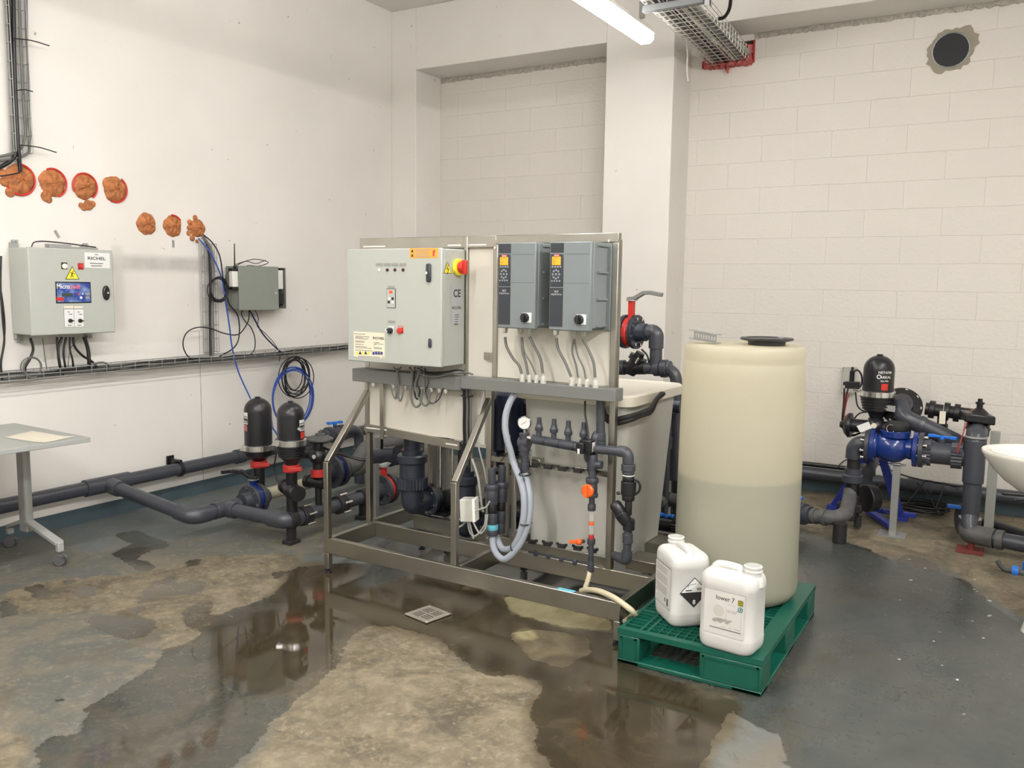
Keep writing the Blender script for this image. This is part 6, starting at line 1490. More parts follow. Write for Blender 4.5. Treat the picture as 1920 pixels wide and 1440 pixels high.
t.part('disc', MB().lathe([(.082, 0), (.082, .016), (.112, .022), (.118, .028), (.113, .033), (.09, .034), (.085, .030), (.001, .030)], c, Z_, 40), BLK)
# perforated channel lying on the drum
a = at(1292, 634, Z=1.372); b_ = at(1353, 641, Z=1.362); b_ = V3(b_.x, b_.y, 1.362)
a = V3(-1.30, 3.86, 1.372); b_ = V3(-1.155, 3.80, 1.358)
d_ = (b_-a); L = d_.length; d_.normalize(); s_ = d_.cross(Z_).normalized()
t = Thing('perforated_channel', 'short galvanised slotted channel bracket lying on the drum top', 'bracket', (a+b_)/2-Z_*.02)
m = MB(); w_ = .041/2; 
m.obox((a+b_)/2-s_*w_-Z_*.0, d_*L/2, s_*.0012, Z_*.0035)
m = MB(); hh = .0205
ns = 8
top_ = (a+b_)/2
for sg in (-1, 1): m.obox(top_+Z_*sg*hh*.92, d_*L/2, s_*.020, Z_*.0014)
xs0 = L*.22
for k in range(ns+1):
    q = a+d_*(xs0+(L-xs0)*k/ns); m.obox(q+s_*.019, d_*.0035, s_*.0014, Z_*hh*.92)
for sg in (-1, 1): m.obox(a+d_*(xs0+(L-xs0)/2)+s_*.019+Z_*sg*hh*.72, d_*(L-xs0)/2, s_*.0014, Z_*.005)
t.part('slotted_channel', m, GALV)

# jugs
def jug(cx_, cy_, ang, w, d, h, label):
    t = Thing('jerrycan', label, 'jerrycan', (0, 0, 0)); t.o.location = (cx_, cy_, PH); t.o.rotation_euler = (0, 0, ang)
    secs = []
    def S(z, k, r=.045, ox=0): secs.append((rrect(ox, 0, w/2*k, d/2*k, r*k, 6), z))
    S(.001, .80); S(.004, .90); S(.016, .965); S(.035, .995); S(.055, 1.0); S(.062, 1.0); S(.066, .988); S(h*.45, .988); S(h*.775, .988); S(h*.785, 1.0); S(h*.83, 1.0)
    S(h*.88, .985); S(h*.92, .94); S(h*.95, .85); S(h*.965, .72); S(h*.97, .5)
    b_ = t.part('body', loft(MB(), secs), PE, sharp=70)
    # handle bridge and neck
    hz = h*.965
    P = [(-w*.36, 0, hz-.035), (-w*.34, 0, hz-.004), (-w*.24, 0, hz+.010), (w*.02, 0, hz+.010), (w*.13, 0, hz+.002), (w*.16, 0, hz-.035)]
    t.part('handle', MB().tube(spline(P, 6), .0165, 14), PE)
    nx = w*.335
    t.part('neck', MB().lathe([(.046, -.05), (.040, -.02), (.033, -.012), (.033, .004), (.037, .006), (.037, .010), (.033, .012), (.033, .020), (.036, .022), (.036, .027), (.032, .029), (.029, .029), (.028, -.005), (.001, -.01)], (nx, 0, hz+.004), Z_, 30, caps=False), PE)
    return t, b_
# front jug: label face towards the camera (-y)
j1 = at(1375, 1196, Z=PH)
w1, d1, h1 = .232, .170, .330
t, b_ = jug(j1.x+.014, j1.y-.082, math.radians(-7), w1, d1, h1, 'white plastic jug with the lower 7 label, front right corner of the pallet')
fy = -d1/2*.988-.0012
def jl(m, x0, z0_, x1, z1_, e=0): return m.box((x0, fy-e-.0004, z0_), (x1, fy-e, z1_))
lb = t.part('front_label', jl(MB(), -.083, .070, .083, .250), plain('label_offwhite', (.57, .56, .53), .45))
t.part('top_line', jl(MB(), -.088, .249, .088, .2505, .0005), GREYINK, lb)
t.part('title_lettering', MB().text('lower 7', (-.036, fy-.0006, .213), X_, Z_, .027, stretch=.92, bold=.004), INK, lb)
t.part('olive_square', jl(MB(), .056, .206, .078, .229, .0006), OLIVE, lb)
t.part('round_logo', MB().ring((.067, fy-.0010, .192), Y_, .009, .0016, 20, 6).add([V3(.067+a, fy-.0008, .192+b2) for a, b2 in ((-.004, -.004), (.004, -.004), (.004, .003), (-.002, .004))], [(0, 1, 2, 3)]), TEALINK, lb)
t.part('underline', jl(MB(), .012, .1995, .052, .2005, .0006), GREYINK, lb)
t.part('grey_disc', MB().cyl((-.022, fy-.0005, .168), (-.022, fy-.0009, .168), .0235, n=30), plain('pale_grey_print', (.50, .48, .43), .5), lb)
m = MB()
for k, (x0, wd) in enumerate(((-.050, .040), (-.026, .036), (.004, .028))):
    m.add([V3(x0+a*wd, fy-.0008, .124+b2) for a, b2 in ((0, 0), (.35, -.006), (1.0, .010), (1.15, .015), (.6, .014), (.2, .010))], [(0, 1, 2, 3, 4, 5)])
t.part('leaf_print', m, plain('mid_grey_print', (.33, .31, .27), .5), lb)
t.part('lower_bar', jl(MB(), -.058, .095, .073, .0975, .0006), INK, lb)
m = MB()
for k, (x0, z_, wd) in enumerate(((.012, .176, .02), (.034, .176, .022), (.012, .170, .014), (.030, .170, .02), (.050, .182, .02), (-.012, .104, .02), (.022, .106, .010), (.045, .106, .025))): jl(m, x0, z_, x0+wd, z_+.0018, .0006)
m.box((.0085, fy-.0010, .13), (.009, fy-.0006, .188)); m.box((.072, fy-.0010, .11), (.0725, fy-.0006, .18))
t.part('small_print', m, GREYINK, lb)
# rear jug: rotated so two faces show
j2 = at(1288, 1145, Z=PH)
w2, d2, h2 = .225, .175, .325
ang2 = math.radians(-47-180)
t, b_ = jug(j2.x+.004, j2.y-.098, math.radians(133), w2, d2, h2, 'white plastic jug with black corrosive diamond number 8, behind the front jug')
# local faces: +x normal points to world dir (cos133, sin133); -x -> (.68,-.73) faces camera right; +y -> (-.73,-.68) faces camera left
fx = -w2/2*.988-.0012
ou = -Y_; oc = V3(fx, -.008, .155); s = .066
dm = lambda pts, e: MB().add([oc+V3(-e, 0, 0)+ou*a+Z_*b2 for a, b2 in pts], [tuple(range(len(pts)))])
lb = t.part('hazard_diamond', dm([(-s, 0), (0, -s), (s, 0), (0, s)], 0), INK)
t.part('white_upper_half', dm([(-s*.90, s*.03), (s*.90, s*.03), (0, s*.93)], .0005), LABELW, lb)
t.part('class_number', MB().text('8', oc+V3(-.0007, 0, -.050), ou, Z_, .026, align='CENTER', bold=.03), LABELW, lb)
m = MB(); e_ = V3(-.0008, 0, 0)
m.add([oc+e_+ou*a+Z_*b2 for a, b2 in ((-.040, .008), (-.012, .008), (-.012, .013), (-.040, .013))], [(0, 1, 2, 3)])
m.add([oc+e_+ou*a+Z_*b2 for a, b2 in ((-.028, .032), (.008, .038), (.008, .040), (-.028, .034))], [(0, 1, 2, 3)])
m.add([oc+e_+ou*a+Z_*b2 for a, b2 in ((-.029, .020), (-.027, .020), (-.027, .034), (-.029, .034))], [(0, 1, 2, 3)])
t.part('corrosion_symbol', m, INK, lb)
t.part('grey_hand', dm([(.012, .008), (.040, .010), (.030, .022), (.010, .020)], .0008), GREYINK, lb)
fy2 = d2/2*.988+.0012
lb = t.part('text_label', MB().box((-.080, fy2-.001, .070), (.080, fy2, .250)), bpy.data.materials['label_offwhite'])
m = MB()
for k in range(13):
    zz_ = .232-k*.0092
    if k in (3, 8): continue
    m.box((-.045, fy2, zz_), (.072-.004*(k % 3), fy2+.0004, zz_+.0055))
t.part('small_print', m, plain('print_grey', (.36, .35, .32), .6), lb)
t.part('edge_line', MB().box((-.082, fy2, .2495), (.082, fy2+.0004, .2512)).box((-.08, fy2, .069), (.08, fy2+.0004, .0705)), INK, lb)
t.part('barcode', MB().box((-.062, fy2, .08), (-.052, fy2+.0004, .112)).box((-.050, fy2, .08), (-.046, fy2+.0004, .112)).box((-.032, fy2, .092), (-.024, fy2+.0004, .11)), INK, lb)
t.part('red_diamond', MB().add([V3(.062+a, fy2+.0004, .105+b2) for a, b2 in ((-.012, 0), (0, -.014), (.012, 0), (0, .014))], [(0, 1, 2, 3)]), REDINK, lb); t.part('diamond_face', MB().add([V3(.062+a*.8, fy2+.0007, .105+b2*.8) for a, b2 in ((-.012, 0), (0, -.014), (.012, 0), (0, .014))], [(0, 1, 2, 3)]), LABELW, lb)

# ================================================================== FLOOR DRAIN
dcs = [at(*p, Z=.004) for p in ((765, 1153), (808, 1171), (839, 1150), (798, 1134))]
dc = sum(dcs, V3(0, 0, 0))/4; du = ((dcs[1]-dcs[0])+(dcs[2]-dcs[3])).normalized(); dv = Z_.cross(du); hs = ((dcs[1]-dcs[0]).length+(dcs[2]-dcs[1]).length)/4
t = Thing('floor_drain', 'square stainless slotted drain grate in the wet floor', 'drain', dc-Z_*.004)
t.part('recess', MB().obox(dc-Z_*.0025, du*hs*.9, dv*hs*.9, Z_*.001), BLKM)
m = MB(); Tt = Z_*.0018; dc2 = dc+Z_*.002
for sg in (-1, 1):
    m.obox(dc2+dv*sg*hs*.86, du*hs, dv*hs*.14, Tt); m.obox(dc2+du*sg*hs*.86, du*hs*.14, dv*hs*.72, Tt)
m.obox(dc2, du*hs*.72, dv*hs*.035, Tt); m.obox(dc2, du*hs*.035, dv*hs*.72, Tt)
for (sx, sy_) in ((1, 1), (-1, 1), (-1, -1), (1, -1)):
    q = dc2+du*sx*hs*.37+dv*sy_*hs*.37; along = (sx*sy_ > 0)
    for k in range(4):
        o_ = (-.30+k*.2)*hs
        if along: m.obox(q+du*o_, du*hs*.045, dv*hs*.34, Tt)
        else: m.obox(q+dv*o_, du*hs*.34, dv*hs*.045, Tt)
t.part('grate', m, plain('drain_steel', (.62, .57, .51), .42, .85, .05))
for (sx, sy_) in ((1, 1), (-1, 1), (-1, -1), (1, -1)): q = dc2+du*sx*hs*.84+dv*sy_*hs*.84; t.part('screw', MB().cyl(q, q+Z_*.004, .006, n=10), CHROME)

# ================================================================== TABLE
ta = math.radians(174.5); tu = V3(math.cos(ta), math.sin(ta), 0); tv = V3(math.sin(ta), -math.cos(ta), 0)*-1
tv = V3(-.05, -1, 0).normalized(); tu = V3(-1, .05, 0)
tp = at(170, 820, Z=.745)
t = Thing('folding_table', 'light grey wheeled table at the left picture edge', 'table', tp+tu*.4+tv*.3-Z_*.745)
t.part('tabletop', MB().obox(tp+tu*.39+tv*.75-Z_*.012, tu*.39, tv*.75, Z_*.013), TABLE, bevel=.003)
lg = at(52, 900, Y=2.80)
sx_ = tp+tu*.39
kx = at(50, 985, Y=2.76)
cp_ = V3(kx.x, 2.76, 0)
t.part('underframe', MB().bar(cp_+V3(.33, -.06, .700), cp_+V3(-.33, -.03, .700), .03, .03).bar(cp_+V3(.20, -.07, .712), cp_+V3(.33, -.07, .712), .05, .025), BLKM, bevel=.004)
t.part('cross_tube', MB().cyl(cp_+V3(.16, -.12, .690), cp_+V3(-.05, -1.3, .690), .016, n=14), TABLEG)
t.part('leg', loft(MB(), [(rrect(cp_.x, cp_.y, .040, .024, .015), .14), (rrect(cp_.x, cp_.y, .038, .024, .015), .69)]), TABLEG)
w1_ = at(112, 1052, Z=.03); w2_ = at(20, 1016, Z=.03)
fa, fb = V3(w1_.x-.01, w1_.y+.01, .115), V3(w2_.x, w2_.y, .115)
for k, q in enumerate((fa, fb)):
    md_ = cp_+Z_*.20
    ft = t.part('foot', MB().bar(md_, q+Z_*.012, .05, .024, up=Z_).bar(q+Z_*.02, q-Z_*.035, .035, .03, up=X_), TABLE, bevel=.005)
for k, q in enumerate((fa, fb)):
    wc = V3(q.x, q.y, .034); ax_ = V3(.45, -.9, 0).normalized()
    cs_ = t.part('castor', MB().cyl(wc-ax_*.020, wc-ax_*.006, .034, n=26).cyl(wc+ax_*.006, wc+ax_*.020, .034, n=26).cyl(wc-ax_*.021, wc+ax_*.021, .008, n=12), RUBBER, bevel=.004)
    t.part('brake_tab', MB().bar(wc+V3(.03, 0, .018), wc+V3(.05, -.01, .026), .02, .005), BLK, cs_)
pp = [at(*p, Z=.7478) for p in ((10, 820), (60, 808), (120, 818), (140, 818), (85, 830), (60, 828))]
solo('paper_sheet', MB().add(pp+[p+Z_*.0006 for p in pp], [(5, 4, 3, 2, 1, 0), (6, 7, 8, 9, 10, 11)]+[(i, (i+1) % 6, 6+(i+1) % 6, 6+i) for i in range(6)]), plain('cream_paper', (.62, .58, .48), .7), 'cream sheet of paper lying on the grey table', 'paper')

# ================================================================== CEILING TRAY, VENT
ta_, tb_ = V3(-2.135, 6.97, 3.352), V3(-2.03, 5.2, 3.375)
hw = .165
b0_ = V3(-2.03-(5.2-3.2)*-.06, 3.2, 3.40)
basket('wire_cable_tray', 'wide wire basket tray under the beam running into the block wall', V3(-2.28, 7.1, 3.352), V3(-2.135, 4.4, 3.385), X_, .31, Z_, .105, step=.085, nw=5, wr=.0030, mat=plain('tray_wire', (.62, .60, .56), .35, .9), nh=3)
for k in range(6):
    x0 = -2.25+.045*k; mt = [GLAND, CABG, CABB, CABG, GLAND, CABG][k]
    solo('tray_cable', MB().tube(spline([(x0, 7.08, 3.37+.01*(k % 2)), (x0+.035, 6.4, 3.375), (x0+.07, 5.6, 3.385), (x0+.12, 4.45, 3.40)], 6), .012+.002*(k % 3), 10), mt, ['first', 'second', 'third', 'fourth', 'fifth', 'sixth'][k]+' cable from the left in the ceiling basket tray', 'cable', group='cables in the ceiling tray')
solo('inner_duct', MB().box((-2.05, 4.45, 3.40), (-1.95, 6.95, 3.435)), TABLE, 'flat grey duct lying in the ceiling basket tray', 'duct')
q = at(1290, 20, Y=5.35)
t = Thing('support_strut', 'galvanised strut bracket carrying the ceiling basket tray', 'bracket', (q.x, 5.35, q.z))
zb1 = 3.325
t.part('cross_channel', MB().box((-2.20, 5.33, zb1), (-1.80, 5.37, zb1+.040)), plain('dull_strut', (.20, .21, .21), .5, .4), bevel=.004)
vx = at(1328, 20, Y=5.33).x
vm = MB(); vm.box((vx-.02, 5.30, zb1-.03), (vx+.02, 5.304, ZC)); vm.box((vx-.02, 5.30, zb1-.03), (vx-.016, 5.33, ZC)); vm.box((vx+.016, 5.30, zb1-.03), (vx+.02, 5.33, ZC))
t.part('upright_channel', vm, GALV)
for k in range(9): t.part('slot', MB().cyl((vx, 5.2995, zb1+.02+k*.05), (vx, 5.2985, zb1+.02+k*.05), .009, n=12), BLKM, None)
solo('cable', MB().tube(spline([at(1372, -30, Y=5.9), at(1370, 0, Y=5.9), at(1367, 18, Y=5.95), at(1358, 32, Y=6.0), at(1345, 36, Y=6.0)], 6), .012, 10), CABB, 'thick black cable dropping from the ceiling to the basket tray', 'cable')
m = MB(); rr = random.Random(5); nx_, nz_ = 22, 8; vs = []; fs = []
for k in range(nz_+1):
    for i in range(nx_+1):
        e = 0 if 0 < i < nx_ else 1
        vs.append((HX0+.01+(HX1-HX0-.02)*i/nx_+rr.uniform(-.008, .008), YC-.012-(1-e)*rr.uniform(0, .075), HZ0-.018+.15*k/nz_+rr.uniform(-.008, .008)-(.05 if k == 0 and i == 11 else 0)))
for k in range(nz_):
    for i in range(nx_):
        a_ = k*(nx_+1)+i; fs += [(a_, a_+1, a_+nx_+2), (a_, a_+nx_+2, a_+nx_+1)]
m.add(vs+[(x_, YC+.01, z_) for x_, y_, z_ in vs], fs+[tuple(q+len(vs) for q in f) for f in fs])
rim = [i for i in range(nx_+1)]+[k*(nx_+1)+nx_ for k in range(1, nz_+1)]+[nz_*(nx_+1)+i for i in range(nx_-1, -1, -1)]+[k*(nx_+1) for k in range(nz_-1, 0, -1)]
m.f += [[rim[i], rim[(i+1) % len(rim)], rim[(i+1) % len(rim)]+len(vs), rim[i]+len(vs)] for i in range(len(rim))]; m.mi += [0]*len(rim)
solo('fire_wool', m, PINK, 'crumpled pink packing around the tray in the wall hole', 'packing', sharp=5)
m = MB(); 
for a, b_ in (((HX0, HZ0), (HX1, HZ0)), ((HX1, HZ0), (HX1, HZ1)), ((HX0, HZ0), (HX0, HZ0+.05))): m.bar((a[0], YC-.004, a[1]), (b_[0], YC-.004, b_[1]), .012, .012, up=Y_)
solo('red_edge_seal', m, REDD, 'dark red sealant edge around the tray opening', 'sealant')
solo('hanging_strip', MB().tube(spline([at(1286, 70, Y=6.6), at(1289, 100, Y=6.62), at(1288, 130, Y=6.62), at(1290, 152, Y=6.62)], 6), .006, 8), WHITE, 'white wire dangling beside the concrete column top', 'wire')
vc = at(1783, 94, Y=YC); vr = .118
t = Thing('vent_pipe', 'dark round mesh covered vent in the block wall', 'vent', vc)
m = MB(); pts = []; rr = random.Random(9); n_ = 40
for k in range(n_):
    a = 2*PI*k/n_; rad = vr*1.22+rr.uniform(-.008, .016)+(.035 if (.1 < a < 1.1) else 0)+(.02 if 3.6 < a < 4.4 else 0); pts.append((math.cos(a)*rad, math.sin(a)*rad))
t.part('cement_ring', MB().prism(pts, vc+Y_*.001, X_, Z_, -.004) if False else MB().prism(pts, vc-Y_*.005, X_, Z_, -.006), CEM)
t.part('pipe_rim', MB().ring(vc-Y_*.006, Y_, vr, .006, 40, 8), GALV)
t.part('dark_opening', MB().cyl(vc-Y_*.003, vc-Y_*.007, vr, n=40), BLKM)
m = MB(); st_ = .0125; k = -9
for k in range(-9, 10):
    o_ = k*st_; h_ = math.sqrt(max(0, vr*vr-o_*o_)); y_ = vc.y-.012
    if h_ > .01: m.bar((vc.x+o_, y_, vc.z-h_), (vc.x+o_, y_, vc.z+h_), .0013, .0013); m.bar((vc.x-h_, y_, vc.z+o_), (vc.x+h_, y_, vc.z+o_), .0013, .0013)
t.part('mesh', m, plain('dark_mesh', (.06, .065, .08), .5))

# ================================================================== RIGHT HAND FILTER GROUP
def q_(px, py, Y): return at(px, py, Y=Y)
pipe_thing('grey pipe running along the foot of the block wall', [[V3(-2.35, 6.87, .155), V3(2.8, 6.87, .155)]], .047, PVC, [(V3(-.62, 6.87, .155), V3(-.46, 6.87, .155))], cs=1.15)
pipe_thing('thinner black pipe lying above the grey one along the block wall', [[V3(-2.35, 6.90, .222), V3(-1.0, 6.90, .222)]], .018, BLK)
# stub, dirty elbow and ball valve towards the drum
sx = at(1573, 1018, Z=0); stub = V3(sx.x, 5.60, 0)
ez = q_(1574, 975, 5.60).z
pL = V3(at(1497, 962, Z=ez).x, at(1497, 962, Z=ez).y, ez)
pL = q_(1500, 963, 5.72)
t = Thing('pipe', 'dusty grey elbowed pipe on a black stub right of the drum', 'pipe', stub)
eb = V3(stub.x, 5.60, ez)
t.part('stub_pipe', MB().cyl(stub, V3(stub.x, 5.60, ez-.02), .042, n=22), BLKM)
t.part('pipe_length', MB().tube(fillet([pL, eb+V3(.02, 0, .0), V3(-.885, 5.98, ez+.06), V3(-.885, 6.0, ez+.12)], .09, 7), .046, 20), PVCD)
t.part('socket', MB().cyl(pL.lerp(eb, .35), pL.lerp(eb, .42), .052, n=22), PVCD); t.part('socket', MB().cyl(pL.lerp(eb, .6), pL.lerp(eb, .66), .052, n=22), PVCD)
c = pL+V3(-.02, .01, 0)
ball_valve('grey ball valve with blue handle just right of the drum', pL+V3(-.05, .01, .0), (eb-pL), Z_, .046, body=PVC, L=.22, kh=.055, kl=.06, kdir=X_)
VY = 6.0; VXc = q_(1601, 860, VY).x
z = lambda py: q_(1600, py, VY).z
t = Thing('riser_pipe', 'grey and black riser pipe with elbow feeding the blue meter', 'pipe', V3(VXc, VY, z(985)))
t.part('black_pipe', MB().cyl((VXc, VY, z(905)), (VXc, VY, z(848)), .041, n=22), BLKM)
t.part('union_nut', MB().lathe([(.058, 0), (.064, .006), (.064, .05), (.055, .058)], (VXc, VY, z(905)), Z_, 24), PVC); t.part('socket', MB().cyl((VXc, VY, z(892)), (VXc, VY, z(878)), .054, n=24), PVC)
t.part('lower_socket', MB().cyl((VXc, VY, z(930)), (VXc, VY, z(903)), .044, n=22), BLK)
mz = q_(1640, 835, VY).z
t.part('elbow', MB().tube(fillet([V3(VXc, VY, mz-.10), V3(VXc, VY, mz), V3(VXc+.11, VY, mz)], .07, 8), .054, 24), PVC)
t.part('ribbed_tail', MB().cyl((VXc+.09, VY, mz), (VXc+.15, VY, mz), .044, n=22), PVC)
t = Thing('grooved_valve', 'dirty black clamped valve body at the foot of the riser pipe', 'valve', V3(VXc, VY, z(985)))
t.part('valve_body', MB().cyl((VXc, VY, z(975)), (VXc, VY, z(928)), .052, n=22).box((VXc-.085, VY-.04, z(960)), (VXc+.07, VY+.04, z(944))), BLKM, bevel=.006)
t.part('rear_disc', MB().cyl((VXc+.075, VY+.05, z(935)), (VXc+.125, VY+.10, z(935)), .092, n=28), BLK, bevel=.006)
t.part('bracket_foot', MB().cyl((VXc+.05, VY-.02, z(985)), (VXc+.05, VY-.02, z(965)), .024, n=14), BLKM)
# blue water meter
mx0 = q_(1632, 835, VY).x; mx1 = q_(1722, 845, VY).x
t = Thing('water_meter', 'glossy blue flanged water meter on a galvanised post', 'water meter', V3((mx0+mx1)/2, VY, mz-.12))
L = mx1-mx0
t.part('meter_body', MB().lathe([(.085, 0), (.085, .03), (.075, .045), (.095, .09), (.100, L/2), (.09, L-.10), (.066, L-.07), (.07, L-.04), (.085, L-.03), (.085, L)], (mx0, VY, mz), X_, 36), BLUE)
for xx, nb in ((mx0+.016, 8), (mx1-.016, 8)):
    f = t.part('body_flange', MB().cyl((xx-.014, VY, mz), (xx+.014, VY, mz), .112, n=34), BLUE, bevel=.003)
for xx in (mx0-.014, mx1+.016):
    f = t.part('counter_flange', MB().cyl((xx-.014, VY, mz), (xx+.014, VY, mz), .112, n=34), PVC, bevel=.003)
    bolts_on(t, f, (xx+(.0 if xx < mx0 else .0), VY, mz), X_, .088, 8, .075, .012)
hd = V3(mx0+L*.50, VY, mz+.10)
t.part('top_flange', MB().cyl(hd-Z_*.03, hd+Z_*.012, .090, n=30), BLUE, bevel=.003)
t.part('register', MB().lathe([(.070, 0), (.074, .01), (.072, .035), (.050, .055), (.001, .058)], hd+Z_*.014+X_*.01, Z_, 26), BLKM)
t.part('wire_seal', MB().ring(hd+V3(-.02, -.07, .03), (.2, -1, .1), .025, .0018, 16, 5), CHROME)
t.part('name_plate', MB().obox(V3(mx0-.03, VY-.10, mz+.13), (.035, 0, .018), (0, .002, 0), (-.012, 0, .02)), LABELW)
pp_ = at(1668, 1013, Z=0)
t = Thing('support_post', 'galvanised square post with plate holding the blue meter', 'post', V3(pp_.x, VY-.03, 0))
px_ = q_(1680, 900, VY-.03).x; pxb = q_(1672, 1000, VY-.12).x
t.part('base_plate', MB().box((px_-.085, VY-.10, 0), (px_+.085, VY+.05, .007)), GALV); t.part('tube', MB().box((px_-.022, VY-.05, .007), (px_+.022, VY-.006, mz-.098)), GALV, bevel=.002); t.part('cradle', MB().box((px_-.05, VY-.05, mz-.112), (px_+.05, VY+.02, mz-.106)), GALV)
# ball valve right of the meter
c = q_(1765, 850, VY)
t2 = ball_valve('big grey ball valve with blue handle right of the blue meter', V3(c.x, VY, c.z), X_, Z_, .056, body=PVC, L=.26, kh=.05, kl=.085, kdir=(1, -.25, 0))
pipe_thing('short grey pipe between the big ball valve and the upright', [[V3(c.x+.09, VY, c.z), V3(q_(1818, 855, VY).x, VY, q_(1818, 858, VY).z)]], .045, PVC)
# right upright pipe
rx = q_(1828, 850, 5.95).x; zr = lambda py: q_(1828, py, 5.95).z
rb = at(1838, 1012, Z=.09)
pipe_thing('tall grey upright pipe with tee and dusty foot elbow', [[V3(rx, 5.95, zr(992)), V3(rx, 5.95, zr(818)), V3(rx, 6.12, zr(814)), V3(rx, 6.2, zr(814)+.02)]], .052, PVC,
    [(V3(rx, 5.95, zr(905)), V3(rx, 5.95, zr(826))), (V3(rx, 5.95, zr(984)), V3(rx, 5.95, zr(972)))], .09, elbows=[(V3(rx, 5.95, zr(858)), V3(rx, 5.95, zr(818)), V3(rx, 6.08, zr(815)))], cs=1.17, name='riser_pipe')
for py in (819, 972): 
    t = Thing('ring_seam', 'pale ring around the tall upright pipe, '+('upper' if py < 900 else 'lower'), 'ring', V3(rx, 5.95, zr(py))); t.part('ring', MB().cyl((rx, 5.95, zr(py)-.004), (rx, 5.95, zr(py)+.004), .063, n=28), TABLE)
fz = .10
pipe_thing('dusty elbow and grey floor pipe leading out of the picture at the right', [[V3(rx, 5.93, fz+.10), V3(rx, 5.88, fz+.0), V3(rx+.35, 5.80, fz+.0), V3(rx+.9, 5.72, fz+.0)]], .048, PVC, [(V3(rx+.15, 5.845, fz), V3(rx+.19, 5.837, fz))], .06,
    elbows=[(V3(rx, 5.94, zr(988)), V3(rx, 5.89, fz), V3(rx+.14, 5.85, fz))], cs=1.25, cmat=PVCD)
solo('rusty_base_plate', MB().box((rx-.06, 5.78, 0), (rx+.09, 5.95, .008)).cyl((rx+.02, 5.87, .008), (rx+.02, 5.87, .05), .02, n=12), RUST, 'rusty red plate on the floor under the dusty elbow', 'plate')
t = Thing('flange_pair', 'black bolted flange at the right picture edge near the floor', 'flange', V3(.155, 5.74, .11)); fc = V3(.19, 5.79, .12)
flange_disc(t, fc, X_+Y_*-.12, .105, .03, PVC, 8); t.part('flange_body', MB().cyl(fc+X_*.02, fc+X_*.09, .09, n=28), BLK)
t = Thing('lever_valve', 'black lever handle above the flange at the right picture edge', 'valve', V3(.19, 5.78, .25)); a = at(1880, 926, Y=5.6); b_ = at(1925, 930, Y=5.7)
t.part('lever', MB().bar(a, b_, .022, .014).bar(a+V3(.06, 0, -.03), b_-Z_*.02, .012, .01), BLK, bevel=.003); t.part('stem', MB().cyl(b_+V3(.03, .05, -.22), b_+V3(.03, .05, 0), .02, n=14), BLK)
a = at(1862, 985, Y=6.35); b_ = at(1915, 1003, Y=6.25)
pipe_thing('black pipe slanting behind the grey post at the right', [[a-(b_-a)*.3, b_+(b_-a)*.8]], .038, BLK)
t = Thing('small_gate_valve', 'small blue wheel valve low at the right picture edge', 'valve', at(1905, 1075, Y=5.52)); c = at(1903, 1072, Y=5.52)
t.part('blue_wheel', MB().cyl(c-X_*.016, c+X_*.016, .034, n=20), BLUEH); t.part('spout', MB().tube(spline([c-X_*.02, c+V3(-.06, 0, .01), c+V3(-.09, 0, .05)], 6), .014, 10).cyl(c+X_*.016, c+X_*.07, .018, n=14), PVCD); t.part('stem', MB().cyl(c+V3(.05, .02, 0), c+V3(.05, .02, .06), .016, n=12), BLUEH)
# secondary disc flange + handle left of the upright
c = at(1808, 975, Y=6.25)
t = Thing('wafer_valve', 'black wafer valve with flat blue handle behind the upright', 'valve', c)
t.part('disc', MB().cyl(c-V3(.02, .01, 0), c+V3(.02, .01, 0), .105, n=30), PVC, bevel=.004); h_ = at(1800, 951, Y=6.25); t.part('handle', MB().bar(h_-X_*.075, h_+X_*.07, .03, .022), BLUEH, bevel=.004); t.part('stem', MB().cyl(c+Z_*.09, h_, .014, n=12), BLK)
# grey channel post
gx = at(1852, 1008, Z=0)
t0 = at(1858, 808, Y=6.18)
solo('grey_post', MB().box((gx.x-.028, 6.16, 0), (gx.x+.028, 6.20, t0.z)), plain('post_grey', (.30, .31, .28), .5, 0, .04), 'plain grey upright post beside the tall pipe', 'post', bevel=.003)
# right filter
fc_ = (q_(1648, 700, 6.2).x, 6.2); zf = lambda py: q_(1648, py, 6.2).z
t, d, s_ = disc_filter('black domed disc filter standing before the block wall', fc_, .098, zf(664), zf(738), zf(790), zf(790))
C2 = (fc_[0], fc_[1])
curved_text(t, C2, .098, zf(698), .022, .42, 'NETAFIM', LABELW, None); curved_text(t, C2, .098, zf(707), .024, .46, 'ARKAL', LABELW, None); curved_text(t, C2, .098, zf(713), .015, .40, 'Spin Klin', LABELW, None)
a_ = math.atan2(-C2[1], -C2[0])+.02; rp = V3(C2[0]+.100*math.cos(a_), C2[1]+.100*math.sin(a_), zf(704)); t.part('round_logo', MB().ring(rp, V3(math.cos(a_), math.sin(a_), 0), .012, .0032, 20, 6), LABELW)
curved_label(t, C2, .098, zf(729), zf(717), .42, .44, RED, nm='warning_sticker')
t = Thing('backflush_valve', 'black valve cluster with round dial below the right filter', 'valve', V3(C2[0], 6.2, zf(830)))
zc_ = zf(801)
t.part('valve_body', MB().cyl((C2[0]-.16, 6.18, zc_), (C2[0]+.22, 6.2, zc_-.0), .045, n=22).cyl((C2[0], 6.2, zc_-.11), (C2[0], 6.2, zf(785)), .05, n=22).ball((C2[0]+.0, 6.19, zc_), .068, 18).cyl((C2[0]+.14, 6.2, zc_), (C2[0]+.14, 6.2, zc_+.07), .033, n=16), BLK)
t.part('end_cover', MB().lathe([(.085, 0), (.085, .02), (.06, .045), (.03, .05), (.02, .075)], (C2[0]-.15, 6.18, zc_), -X_, 24), BLK)
